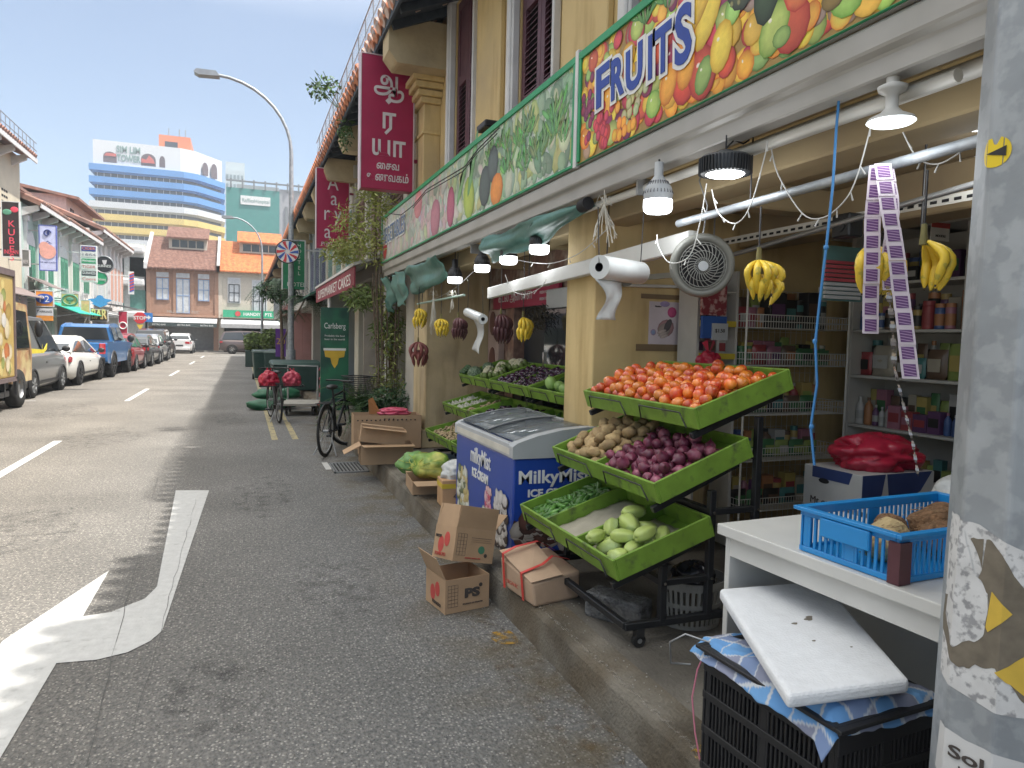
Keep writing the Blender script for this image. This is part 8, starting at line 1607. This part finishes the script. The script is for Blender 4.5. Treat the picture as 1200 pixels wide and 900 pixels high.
# fairy light wires
def fairy(label, pts, X):
    g = MB(); P = []
    q = [gx(x, y, X) for x, y in pts]
    for i in range(len(q)-1):
        for k in range(5):
            u = k/5; p0 = q[max(i-1, 0)]; p1, p2 = q[i], q[i+1]; p3 = q[min(i+2, len(q)-1)]; P.append(.5*((2*p1)+(p2-p0)*u+(2*p0-5*p1+4*p2-p3)*u*u+(3*p1-p0-3*p2+p3)*u**3))
    P.append(q[-1]); g.tube(P, .0028, 5)
    for i in range(2, len(P), 4): d = Vector((rr.uniform(-.02, .02), rr.uniform(-.02, .02), -.028)); g.cyl(P[i], P[i]+d, .0022, .0035, n=5)
    return tag(g.build('fairy_lights', m_pvc), label, 'light string', 'strings of unlit fairy lights')
fairy('fairy light wire swagging from the largest bulb to the fan', [(770, 275), (772, 290), (785, 308), (808, 300), (820, 262), (828, 215)], 1.98)
fairy('fairy light wire looping below the round dark lamp', [(834, 222), (842, 250), (862, 262), (880, 240), (897, 180), (899, 165)], 2.0)
fairy('fairy light wire swagging in front of the blue rope', [(903, 170), (912, 205), (940, 250), (965, 255), (990, 235), (1005, 205), (1020, 150)], 2.05)
fairy('short fairy light wire near the disc lamp', [(1058, 155), (1075, 185), (1100, 192), (1130, 175), (1148, 160)], 2.15)
fairy('fairy light wire over the rear trays between bulbs and pillar', [(555, 318), (530, 340), (505, 352)], 2.2)
fairy('fairy light wire in front of the rear bulbs', [(588, 290), (600, 302), (625, 308), (650, 308), (680, 296), (712, 268)], 2.05)
fairy('fairy light wire hooked over the white boxed profile', [(592, 322), (600, 340), (615, 345), (632, 338), (640, 328)], 1.92)
# teal tarpaulins rolled under the beam
m_tarp = mat('tarp_teal', (.075, .19, .165), .45, var=.15, scale=5, bump=.3, bscale=12)
def tarp(label, a, b, wa, wb, seed, n=26, m_=10, sag=.05):
    t = thing('tarpaulin', label, 'tarpaulin', (0, 0, 0), 0, 'teal tarpaulins under the awning beam'); a = Vector(a); b = Vector(b); g = MB(); vs = []
    for i in range(n+1):
        u = i/n; c = a.lerp(b, u); w_ = wa+(wb-wa)*u
        for j in range(m_+1): v = j/m_; vs.append(c+Vector((-.05+.10*v+.03*math.sin(u*9+v*3+seed)+.02*math.sin(v*9+seed), .02*math.sin(v*7+u*5), -w_*v-sag*math.sin(u*math.pi)*v+.03*noise.noise(Vector((u*6, v*5, seed))))))
    g.add(vs, [(i*(m_+1)+j, (i+1)*(m_+1)+j, (i+1)*(m_+1)+j+1, i*(m_+1)+j+1) for i in range(n) for j in range(m_)], 0, True); g.build('sheet', m_tarp, t, solid=.004); return t
tarp('long rolled teal tarpaulin tied under the beam left of the pillar', (1.98, 3.95, 2.47), (1.98, 5.9, 2.46), .05, .19, 1); g = MB(); g.cyl((1.97, 3.93, 2.44), (1.97, 4.02, 2.435), .04, n=14); tag(g.build('roller_end', m_dark), 'dark round end of the rolled tarpaulin', 'roller')
tarp('teal tarpaulin flap hanging in folds in the middle', (1.96, 7.2, 2.46), (1.96, 8.9, 2.45), .20, .30, 4); tarp('teal tarpaulin flap second from the left end', (1.96, 9.1, 2.46), (1.96, 9.75, 2.45), .36, .40, 7); tarp('leftmost pointed teal tarpaulin flap at the awning end', (1.96, 9.9, 2.45), (1.96, 10.45, 2.44), .30, .48, 11)
# perforated metal angle under the ceiling
t = thing('slotted_angle', 'perforated cream metal angle under the ceiling', 'metal angle'); g = MB(); g.box((3.0, .5, 2.26), (3.004, 4.2, 2.30)); g.box((3.0, .5, 2.30), (3.04, 4.2, 2.304)); 
g.build('angle', m_offw, t); g = MB()
for k in range(60): g.box((2.9985, .55+.06*k, 2.272), (2.9999, .585+.06*k, 2.286))
g.build('slot', m_dark, t); g = MB(); g.cyl((3.02, .6, 2.30), (3.02, .6, 2.55), .006, n=5); g.cyl((3.02, 4.1, 2.30), (3.02, 4.1, 2.55), .006, n=5); g.build('hanger', m_steel, t)
# poster taped on the wall, with brown tape
t = thing('poster', 'white poster with pink dots and a hand picture taped on the yellow wall', 'poster'); Y = 4.258; a = gy(761, 353, Y); b_ = gy(795, 404, Y); g = MB(); g.box((a.x, Y-.003, b_.z), (b_.x, Y, a.z)); g.build('sheet', mat('poster_paper', (.56, .50, .55), .5), t)
w_, h_ = b_.x-a.x, a.z-b_.z; p = MB(); p.hascol = True; p.T = frame((a.x, Y-.0035, b_.z), (1, 0, 0), (0, 0, 1))
disc_print(p, w_*.74, h_*.76, w_*.15, w_*.15, 0, (.50, .08, .22), (.42, .05, .18), .0004); disc_print(p, w_*.5, h_*.95, w_*.16, w_*.08, 0, (.35, .28, .5), (.30, .25, .45), .0004); disc_print(p, w_*.15, h_*.28, w_*.09, w_*.09, 0, (.25, .35, .55), (.4, .2, .3), .0004)
for k, (u, v, rx, ry, an, cc) in enumerate(((.55, .38, .28, .24, .5, (.42, .24, .26)), (.5, .34, .22, .18, .6, (.35, .30, .28)), (.62, .45, .10, .2, -.5, (.10, .09, .10)), (.42, .3, .16, .05, .3, (.5, .42, .4)), (.46, .24, .16, .05, .3, (.45, .38, .36)), (.5, .19, .14, .045, .3, (.5, .42, .4)))): disc_print(p, w_*u, h_*v, w_*rx, w_*ry, an, cc, tuple(c_*.6 for c_ in cc), .0006+.0002*k)
p.build('poster_print', PRINT, t); text('Notice', (a.x+w_*.28, Y-.003, b_.z+h_*.87), (1, 0, 0), NB, .018, MATS['print_dark'], t)
for k, (x0, y0, x1, y1, lab) in enumerate(((751, 344, 803, 352, 'upper strip of brown tape over the poster'), (745, 403, 803, 412, 'lower strip of brown tape under the poster'))): a = gy(x0, y0, Y); b_ = gy(x1, y1, Y); g = MB(); g.box((a.x, Y-.006, b_.z), (b_.x, Y-.0035, a.z)); tag(g.build('brown_tape', mat('tape_brown', (.20, .14, .08), .4)), lab, 'tape', 'brown tape strips holding the poster')
# shop items
def shade(c, f_): return tuple(v*f_ for v in c)
def bottle(t, h, r_, col, cap=(.5, .5, .5)):
    g = MB(); g.lathe([(0, 0), (r_*.95, 0), (r_, .01), (r_, h*.62), (r_*.85, h*.72), (r_*.35, h*.84), (r_*.35, h*.9), (0, h*.9)], n=12); g.build('bottle', mat('bt%.2f%.2f%.2f' % col, col, .35, rndv=.1), t); g = MB(); g.cyl((0, 0, h*.88), (0, 0, h), r_*.42, n=10); g.build('cap', mat('cap%.2f%.2f%.2f' % cap, cap, .4), t); g = MB(); g.lathe([(r_*1.01, h*.2), (r_*1.01, h*.5)], n=12); g.build('label', mat('lb%.2f%.2f%.2f' % col, shade(cap, .8), .5), t)
def jar(t, h, r_, col, cap=(.5, .1, .05)):
    g = MB(); g.lathe([(0, 0), (r_*.96, 0), (r_, .01), (r_, h*.8), (r_*.9, h*.86), (0, h*.86)], n=14); g.build('jar', mat('jr%.2f%.2f%.2f' % col, col, .3), t); g = MB(); g.cyl((0, 0, h*.84), (0, 0, h), r_*.95, n=14); g.build('lid', mat('cap%.2f%.2f%.2f' % cap, cap, .4), t); g = MB(); g.lathe([(r_*1.01, h*.15), (r_*1.01, h*.6)], n=14); g.build('label', mat('lb%.2f%.2f%.2f' % cap, shade(cap, .9), .5), t)
def packet(t, w_, h, d, col, col2, seed=0):
    g = MB(); n, m_ = 8, 8; vs = []
    for s_ in (-1, 1):
        for i in range(n+1):
            for j in range(m_+1):
                u, v = i/n, j/m_; th = d/2*(math.sin(math.pi*min(1, max(0, u)))**.5)*(math.sin(math.pi*v)**.5)*(1+.3*noise.noise(Vector((u*3, v*3, seed)))); vs.append(((u-.5)*w_, s_*th, v*h))
    N = (n+1)*(m_+1); fs = [tuple(o_+q for q in ((i*(m_+1)+j), ((i+1)*(m_+1)+j), ((i+1)*(m_+1)+j+1), (i*(m_+1)+j+1))) for o_ in (0, N) for i in range(n) for j in range(m_)]; g.add(vs, fs, 0, True); g.build('bag', mat('pk%.2f%.2f%.2f' % col, col, .3), t)
    g = MB(); g.prism([(-w_*.3, h*.25), (w_*.3, h*.25), (w_*.32, h*.68), (-w_*.32, h*.68)], (0, -d*.53, 0), (1, 0, 0), (0, 0, 1), (0, -.002, 0)); g.build('label', mat('pl%.2f%.2f%.2f' % col2, col2, .4), t)
def boxi(t, w_, h, d, col, col2):
    g = MB(); g.box((-w_/2, -d/2, 0), (w_/2, d/2, h)); g.build('box', mat('bx%.2f%.2f%.2f' % col, col, .5), t, bevel=.002); g = MB(); g.box((-w_*.4, -d/2-.002, h*.3), (w_*.4, -d/2, h*.7)); g.build('label', mat('pl%.2f%.2f%.2f' % col2, col2, .4), t)
COLN = {'red': (.42, .03, .04), 'blue': (.04, .12, .38), 'green': (.05, .22, .07), 'yellow': (.55, .42, .05), 'white': (.5, .5, .48), 'orange': (.55, .2, .04), 'brown': (.16, .09, .05), 'pink': (.45, .14, .22), 'purple': (.14, .04, .16), 'black': (.03, .03, .03), 'cream': (.45, .4, .3), 'teal': (.04, .24, .24), 'golden': (.5, .34, .05), 'lime': (.30, .42, .06)}
COLN = {k: tuple(.9*(v*.75+.25*sum(c)/3) for v in c) for k, c in COLN.items()}
ORD = ['first', 'second', 'third', 'fourth', 'fifth', 'sixth', 'seventh', 'eighth', 'ninth', 'tenth', 'eleventh', 'twelfth', 'thirteenth', 'fourteenth']
def goods(place, spec, P0, u, z, face, group):
    """row of goods; P0 start, u direction along the shelf, face = rotation so that local -y looks out"""
    s = 0; 
    for i, (kind, col, w_, h, *ex) in enumerate(spec):
        s += w_/2; loc = Vector(P0)+Vector(u)*s; loc.z = z; s += w_/2+.006; c2 = COLN[ex[0]] if ex else (.5, .5, .46); nm = {'bottle': 'bottle', 'jar': 'jar', 'packet': 'packet', 'box': 'small_box', 'tub': 'tub'}[kind]
        t = thing(nm, '%s %s, %s from the left on %s' % (col, nm.replace('_', ' '), ORD[i], place), nm.replace('_', ' '), loc, face, group); c = COLN[col]
        if kind == 'bottle': bottle(t, h, w_*.46, c, c2)
        elif kind == 'jar': jar(t, h, w_*.46, c, c2)
        elif kind == 'packet': packet(t, w_, h, w_*.4, c, c2, i)
        else: boxi(t, w_, h, w_*.8, c, c2)
def back_row(place, P0, u, z, face, n, off, group, hmax, seed):
    """second row of goods behind the front one, fuller and taller"""
    q = random.Random(seed); sp = []
    for k in range(n):
        kind = q.choice(['packet', 'box', 'jar', 'bottle', 'packet', 'box']); a, b = q.sample(sorted(COLN), 2); sp.append((kind, a, q.uniform(.06, .10), hmax*q.uniform(.7, 1), b))
    goods('the back row of '+place, sp, Vector(P0)+Vector(off), u, z, face, group)
# white shelf facing the street
t = thing('shelf_unit', 'white shelf unit of groceries facing the street', 'shelf', (0, 0, 0)); m_sh = mat('shelf_white', (.50, .49, .46), .5, var=.08); SXF, SXB, SY0, SY1 = 4.2, 4.55, 3.13, 4.02
g = MB(); 
for z in (.62, 1.04, 1.40, 1.73, 2.06): g.box((SXF, SY0+.021, z-.02), (SXB, SY1-.021, z))
g.box((SXF-.05, 2.2, 2.40), (SXB, 4.2, 2.43)); g.build('shelf_board', m_sh, t, bevel=.002); g = MB(); g.box((SXB, SY0, .2), (SXB+.012, SY1, 2.399)); g.build('back_panel', m_sh, t)
for y in (SY0-.02, SY1-.02): g = MB(); g.box((SXF-.005, y, .18), (SXB-.001, y+.04, 2.399)); g.build('post', m_sh, t, bevel=.002)
g = MB(); 
for z in (.62, 1.04, 1.40, 1.73, 2.06): g.box((SXF, 2.3, z-.02), (SXB, SY0-.021, z))
g.build('shelf_board', m_sh, t)
fc = -math.pi/2; UU = (0, -1, 0)
goods('the shelf with round tins behind the sachet strips', [('jar', 'blue', .075, .14, 'blue'), ('jar', 'golden', .06, .10, 'black'), ('jar', 'white', .06, .12, 'blue'), ('jar', 'brown', .07, .14, 'black'), ('jar', 'yellow', .07, .15, 'black'), ('jar', 'blue', .065, .12, 'yellow'), ('jar', 'golden', .065, .16, 'black'), ('jar', 'red', .085, .19, 'red'), ('jar', 'blue', .07, .17, 'orange'), ('jar', 'pink', .07, .17, 'orange')], (4.28, 4.0, 0), UU, 1.73, fc, 'tins on the white shelf')
goods('the shelf of plump packets', [('packet', 'red', .10, .17, 'black'), ('packet', 'cream', .20, .22, 'white'), ('packet', 'brown', .13, .15, 'white'), ('packet', 'teal', .09, .14, 'white'), ('packet', 'brown', .15, .20, 'cream'), ('packet', 'lime', .12, .24, 'yellow'), ('packet', 'orange', .11, .15, 'white')], (4.30, 4.0, 0), UU, 1.40, fc, 'packets on the white shelf')
goods('the shelf of toiletries', [('bottle', 'white', .07, .20, 'white'), ('bottle', 'orange', .065, .20, 'brown'), ('bottle', 'purple', .05, .15, 'white'), ('bottle', 'white', .045, .14, 'white'), ('bottle', 'white', .045, .15, 'blue'), ('box', 'pink', .10, .16, 'red'), ('box', 'red', .09, .13, 'pink'), ('box', 'purple', .10, .12, 'red'), ('box', 'purple', .09, .15, 'black'), ('bottle', 'blue', .05, .15, 'pink'), ('bottle', 'blue', .05, .14, 'white')], (4.28, 4.0, 0), UU, 1.04, fc, 'toiletries on the white shelf')
goods('the lowest shelf in view', [('box', 'cream', .10, .16, 'white'), ('box', 'white', .09, .12, 'yellow'), ('box', 'golden', .10, .12, 'cream'), ('packet', 'golden', .10, .14, 'yellow'), ('box', 'cream', .09, .10, 'white'), ('packet', 'cream', .11, .13, 'white'), ('box', 'white', .1, .09, 'yellow')], (4.30, 4.0, 0), UU, .62, fc, 'boxes on the lowest white shelf')
goods('the shelf behind the hanging bananas', [('bottle', 'teal', .06, .17, 'white'), ('jar', 'brown', .07, .12, 'black'), ('bottle', 'brown', .05, .14, 'black'), ('bottle', 'black', .06, .16, 'red'), ('jar', 'cream', .06, .10, 'brown'), ('bottle', 'white', .05, .13, 'white'), ('box', 'black', .08, .1, 'white'), ('jar', 'brown', .06, .1, 'white'), ('bottle', 'golden', .07, .22, 'yellow')], (4.28, 4.0, 0), UU, 2.06, fc, 'goods on the upper white shelf')
goods('the top board beside the disc lamp', [('bottle', 'golden', .1, .28, 'golden'), ('bottle', 'golden', .1, .28, 'yellow'), ('bottle', 'golden', .1, .27, 'golden'), ('bottle', 'yellow', .1, .28, 'golden'), ('bottle', 'golden', .1, .26, 'yellow')], (4.3, 3.35, 0), UU, 2.43, fc, 'oil bottles on the top board') if False else None
goods('the top board above the shelf unit', [('bottle', 'golden', .09, .15, 'golden'), ('bottle', 'golden', .09, .15, 'yellow'), ('bottle', 'golden', .09, .14, 'golden'), ('bottle', 'yellow', .09, .15, 'golden')], (4.3, 3.55, 0), UU, 2.432, fc, 'oil bottles on the top board')
for k, (z, nm, h) in enumerate(((2.06, 'the upper white shelf', .22), (1.73, 'the tin shelf', .26), (1.40, 'the packet shelf', .27), (1.04, 'the toiletry shelf', .28), (.62, 'the lowest white shelf', .24))): back_row(nm, (4.28, 4.0, 0), UU, z, fc, 10, (.13, 0, 0), 'back row goods on the white shelf', h, 50+k)
# wire rack against the party wall
def wire_shelf(g, x0, x1, y0, y1, z, h):
    n = int((x1-x0)/.022)
    for k in range(n+1): x = x0+(x1-x0)*k/n; g.cyl((x, y0, z), (x, y0, z+h), .0018, n=4, caps=False); g.cyl((x, y0, z), (x, y1, z), .0018, n=4, caps=False)
    for k in range(int((y1-y0)/.03)+1): y = y0+.03*k; g.cyl((x1, y, z), (x1, y, z+h), .0018, n=4, caps=False); g.cyl((x0, y, z), (x0, y, z+h), .0018, n=4, caps=False)
    for zz in (z, z+h*.5, z+h): g.tube([(x0, y0, zz), (x1, y0, zz), (x1, y1, zz), (x0, y1, zz)], .003, 5, closed=True)
t = thing('wire_rack', 'white wire rack of dry goods against the party wall', 'rack'); g = MB(); RX0, RX1, RY0, RY1 = 3.18, 4.08, 3.92, 4.22
for z in (.45, .80, 1.12, 1.46, 1.72): wire_shelf(g, RX0, RX1, RY0, RY1, z, .09)
for x in (RX0, RX1):
    for y in (RY0, RY1): g.cyl((x, y, .18), (x, y, 2.05), .008, n=6)
for k in range(18): g.cyl((RX0, RY1, .3+.1*k), (RX1, RY1, .3+.1*k), .0018, n=4, caps=False); g.cyl((RX0+.05*k, RY1, .2), (RX0+.05*k, RY1, 2.0), .0018, n=4, caps=False)
g.build('wires', m_offw, t)
for z, sp, nm in ((1.725, [('packet', 'red', .08, .14, 'white'), ('packet', 'pink', .08, .14, 'red'), ('packet', 'orange', .06, .14, 'white'), ('box', 'black', .14, .24, 'purple'), ('box', 'black', .1, .2, 'teal'), ('jar', 'teal', .08, .2, 'black'), ('box', 'black', .12, .26, 'brown'), ('jar', 'black', .08, .2, 'teal')], 'the top wire shelf'), (1.465, [('jar', 'green', .08, .13, 'green'), ('jar', 'orange', .05, .13, 'green'), ('packet', 'red', .12, .14, 'pink'), ('packet', 'pink', .13, .13, 'purple'), ('packet', 'brown', .12, .14, 'orange'), ('packet', 'green', .16, .12, 'black'), ('packet', 'green', .14, .11, 'brown')], 'the second wire shelf'), (1.125, [('packet', 'black', .14, .14, 'brown'), ('packet', 'green', .14, .13, 'lime'), ('packet', 'black', .14, .14, 'teal'), ('packet', 'brown', .14, .12, 'green'), ('packet', 'green', .14, .12, 'black')], 'the third wire shelf'), (.805, [('packet', 'green', .12, .12, 'lime'), ('packet', 'lime', .12, .12, 'green'), ('packet', 'green', .12, .13, 'lime'), ('packet', 'lime', .12, .12, 'white'), ('packet', 'green', .13, .12, 'lime'), ('packet', 'lime', .12, .11, 'green')], 'the fourth wire shelf'), (.455, [('packet', 'black', .14, .13, 'green'), ('packet', 'green', .14, .12, 'black'), ('packet', 'black', .14, .12, 'brown'), ('packet', 'teal', .14, .12, 'black')], 'the lowest wire shelf')):
    goods(nm, sp, (RX0+.02, 4.05, 0), (1, 0, 0), z, 0, 'goods on the wire rack')
for k, (z, h) in enumerate(((1.725, .28), (1.465, .2), (1.125, .24), (.805, .22), (.455, .24))): back_row(['the top', 'the second', 'the third', 'the fourth', 'the lowest'][k]+' wire shelf', (RX0+.02, 4.05, 0), (1, 0, 0), z, 0, 10, (0, .10, 0), 'back row goods on the wire rack', h, 70+k)
# narrow cabinet left of the rack with hanging packets, blue board, red bag
t = thing('narrow_rack', 'narrow rack with yellow edged shelves behind the tomatoes', 'rack'); g = MB()
for z in (1.30, 1.52, 1.74, 1.96): g.box((2.86, 4.0, z-.012), (3.15, 4.22, z))
g.box((2.84, 4.0, .2), (2.86, 4.22, 2.1)); g.box((3.15, 4.0, .2), (3.17, 4.22, 2.1)); g.build('frame', m_sh, t); g = MB()
for z in (1.30, 1.52, 1.74): g.box((2.86, 3.99, z-.02), (3.15, 3.999, z+.02))
g.build('price_strip', mat('price_yellow', (.55, .42, .04), .5), t)
goods('the top board of the narrow rack', [('bottle', 'white', .07, .15, 'white'), ('bottle', 'cream', .06, .14, 'black'), ('bottle', 'white', .06, .14, 'white')], (2.9, 4.1, 0), (1, 0, 0), 1.962, 0, 'goods on the narrow rack'); goods('the second board of the narrow rack', [('packet', 'purple', .09, .14, 'white'), ('packet', 'brown', .09, .14, 'purple'), ('packet', 'purple', .08, .13, 'cream')], (2.88, 4.1, 0), (1, 0, 0), 1.742, 0, 'goods on the narrow rack'); goods('the third board of the narrow rack', [('packet', 'white', .09, .14, 'purple'), ('packet', 'pink', .09, .14, 'brown'), ('packet', 'white', .08, .13, 'red')], (2.88, 4.1, 0), (1, 0, 0), 1.522, 0, 'goods on the narrow rack')
a = gy(824, 323, 3.93); b_ = gy(851, 370, 3.93); t = thing('red_packet_sheet', 'hanging dark red printed sheet below the fan', 'packet'); g = MB(); g.box((a.x, 3.93, b_.z), (b_.x, 3.95, a.z)); g.build('sheet', mat('pr_red', (.20, .03, .04), .3, col2=(.45, .30, .28), c2scale=25, c2lo=.5, c2hi=.6), t)
a = gy(824, 370, 3.92); b_ = gy(851, 397, 3.92); t = thing('blue_board', 'blue board with a white tag behind the tomatoes', 'board'); g = MB(); g.box((a.x, 3.92, b_.z), (b_.x, 3.945, a.z)); g.build('board', mat('board_blue', (.02, .08, .30), .5), t); g = MB(); g.box((a.x+.07, 3.905, b_.z-.01), (b_.x-.0, 3.919, b_.z+.10)); g.build('tag', m_fgrey, t); text('$1.50', ((a.x+b_.x)/2+.03, 3.905, b_.z+.04), (1, 0, 0), NB, .035, mdk, t)
c = gy(836, 425, 3.8); bag('plastic_bag', 'small red plastic bag hanging behind the tomato tray', 'plastic bag', (c.x, 3.85, c.z-.06), (.09, .06, .08), m_bagr, 21)
# red and grey blister packs hanging right of the blue rope
a = gy(967, 287, 3.2); b_ = gy(1010, 354, 3.2); t = thing('blister_packs', 'hanging card of red and grey blister packs by the blue rope', 'blister packs'); g = MB(); g.box((a.x, 3.2, b_.z), (b_.x, 3.215, a.z)); g.build('card', mat('card_teal', (.10, .22, .22), .5), t); g = MB(); rr = random.Random(5)
for k in range(9): z = b_.z+.01+.025*k; g.box((a.x, 3.185-.002*(k % 2), z), (b_.x-.03*(k % 3 == 0), 3.199, z+.018), 0 if k > 3 else 1)
g.build('packs', [mat('pack_red', (.40, .07, .09), .4), m_fgrey], t)
a = gy(1092, 260, 3.1); b_ = gy(1112, 283, 3.1); t = thing('price_card', 'small red and white card hanging above the bananas', 'card'); g = MB(); g.box((a.x, 3.1, b_.z), (b_.x, 3.105, a.z)); g.build('card', m_white, t); g = MB(); g.box((a.x, 3.097, a.z-.03), (b_.x, 3.0999, a.z)); g.build('band', mred, t); text('NOODLE', ((a.x+b_.x)/2, 3.1, b_.z+.02), (1, 0, 0), NB, .02, mdk, t)
t = thing('speaker_box', 'small dark box under the rail behind the sachets', 'speaker', gx(993, 265, 2.95)); g = MB(); g.box((-.05, -.06, -.06), (.05, .06, .06)); g.cyl((-.0505, 0, 0), (-.055, 0, 0), .035, n=14); g.build('box', m_blackm, t, bevel=.008)
# apple carton with the red bag
t = thing('fruit_carton', 'white and navy fruit carton with oval hand hole behind the stand', 'carton', (3.02, 2.78, .64), R(2)); g = MB(); Lx, Ly, Hz = .52, .38, .32
g.box((-.13, -.13, 0), (Lx-.13, Ly-.13, Hz)); g.build('box', mat('carton_white', (.45, .45, .44), .6, var=.08), t, bevel=.004); g = MB(); x0, y0_ = -.13, -.13
g.prism([(0, 0), (.03, 0), (.14, .22), (.16, Hz), (0, Hz)], (x0, y0_-.0015, 0), (1, 0, 0), (0, 0, 1), (0, .0012, 0)); g.prism([(.17, Hz), (.19, .2), (.3, .17), (.42, .22), (.50, Hz)], (x0, y0_-.0015, 0), (1, 0, 0), (0, 0, 1), (0, .0012, 0)); g.prism([(.26, .03), (.34, .02), (.33, .12), (.24, .15), (.22, .10)], (x0, y0_-.0015, 0), (1, 0, 0), (0, 0, 1), (0, .0012, 0)); g.prism([(.06, .26), (.30, .26), (.32, Hz), (.06, Hz)], (x0-.0015, y0_+.38, 0), (0, -1, 0), (0, 0, 1), (.0012, 0, 0)); g.build('navy_print', mat('navy_print', (.02, .04, .14), .5), t)
g = MB(); g.prism([(.035*math.cos(a), .014*math.sin(a)) for a in [2*math.pi*k/16 for k in range(16)]], (x0-.002, y0_+.24, .25), (0, -1, 0), (0, 0, 1), (.001, 0, 0)); g.build('hand_hole', m_dark, t); g = MB(); g.prism([(.0, .06), (.38, .02), (.38, .035), (0, .08)], (x0-.0016, y0_+.38, 0), (0, -1, 0), (0, 0, 1), (.001, 0, 0)); g.build('red_line', mat('line_red', (.35, .03, .07), .5), t)
text('Mt orchards', (x0, y0_+.19, .12), (0, -1, 0), NX, .055, MATS['print_dark'], t)
t = thing('lower_carton', 'plain carton underneath the white and navy fruit carton', 'carton', (2.89, 2.65, .18), R(2)); g = MB(); g.box((0, 0, 0), (.5, .36, .455)); g.build('box', mat('card_dark', (.20, .16, .12), .8), t, bevel=.006)
bag('plastic_bag', 'large red plastic bag lying on the white and navy carton', 'plastic bag', (3.20, 2.85, .955), (.24, .19, .11), m_bagr, 4, False, amp=.5)
bag('plastic_bag', 'clear white plastic bag behind the blue crate at the post', 'plastic bag', (2.72, 1.95, .94), (.15, .13, .10), m_bagw, 14, False); t = thing('small_table', 'low table behind the desk under the clear bag', 'table', (2.75, 2.0, .18)); g = MB(); g.box((-.28, -.28, .72), (.28, .28, .755)); g.build('top', m_lam, t)
for a in (-.25, .25):
    for b_ in (-.25, .25): g = MB(); g.box((a-.015, b_-.015, 0), (a+.015, b_+.015, .72)); g.build('leg', m_steel, t)
# maroon shop sign and doors of the rear unit
t = thing('shop_sign', 'maroon Tamil sign over the doorway behind the rear stands', 'sign'); g = MB(); g.box((3.0, 6.6, 1.98), (3.04, 8.6, 2.24)); g.build('panel', m_sign, t); text('\u0B95\u0B9F\u0BB2\u0BCD \u0B85\u0BA9\u0BCD\u0BA9\u0BC8', (3.0, 7.85, 2.06), (0, -1, 0), NX, .16, m_let, t, width=1.1); 
for k in range(3): text('FRESH FOOD', (3.0, 6.95, 2.17-.07*k), (0, -1, 0), NX, .045, m_let, t, name='small_print')
g = MB(); g.box((3.04, 6.8, 2.1), (3.06, 6.84, 2.14)); g.box((3.04, 8.2, 2.1), (3.06, 8.24, 2.14)); g.build('bracket', m_steel, t)
t = thing('fridge', 'steel framed glass door fridge beside the pillar', 'fridge', (2.94, 6.2, .18)); g = MB(); g.box((.02, 0, 0), (.115, .62, 1.95)); g.build('cabinet', m_fgrey, t, bevel=.01); g = MB(); g.box((-.012, .05, .15), (-.001, .57, 1.75)); g.build('glass_door', m_glass, t); g = MB(); g.box((-.03, .53, .8), (-.013, .56, 1.3)); g.build('handle', m_chrome, t)
t = thing('carved_pilaster', 'pale pinkish pilaster with oval plaques beside the doorway', 'pilaster'); g = MB(); g.box((2.97, 8.3, .18), (3.059, 8.7, 1.97)); g.build('shaft', mat('pil_pink', (.40, .30, .27), .7), t, bevel=.01); g = MB()
for z in (.9, 1.35, 1.8): g.prism([(.1*math.cos(a), .15*math.sin(a)) for a in [2*math.pi*q/16 for q in range(16)]], (2.969, 8.5, z), (0, -1, 0), (0, 0, 1), (-.012, 0, 0))
g.build('plaque', mat('plaque', (.14, .06, .05), .6), t)
# ================================================================ haze of the humid air
m = bpy.data.materials.new('haze'); m.use_nodes = True; n = m.node_tree.nodes; n.remove(n['Principled BSDF']); v = n.new('ShaderNodeVolumePrincipled')
v.inputs['Color'].default_value = (.86, .92, 1, 1); v.inputs['Density'].default_value = .0012; v.inputs['Anisotropy'].default_value = .3
m.node_tree.links.new(v.outputs[0], n['Material Output'].inputs['Volume'])
g = MB(); g.box((-142, -42, -1.5), (142, 322, 66)); tag(g.build('haze', m), kind='stuff')
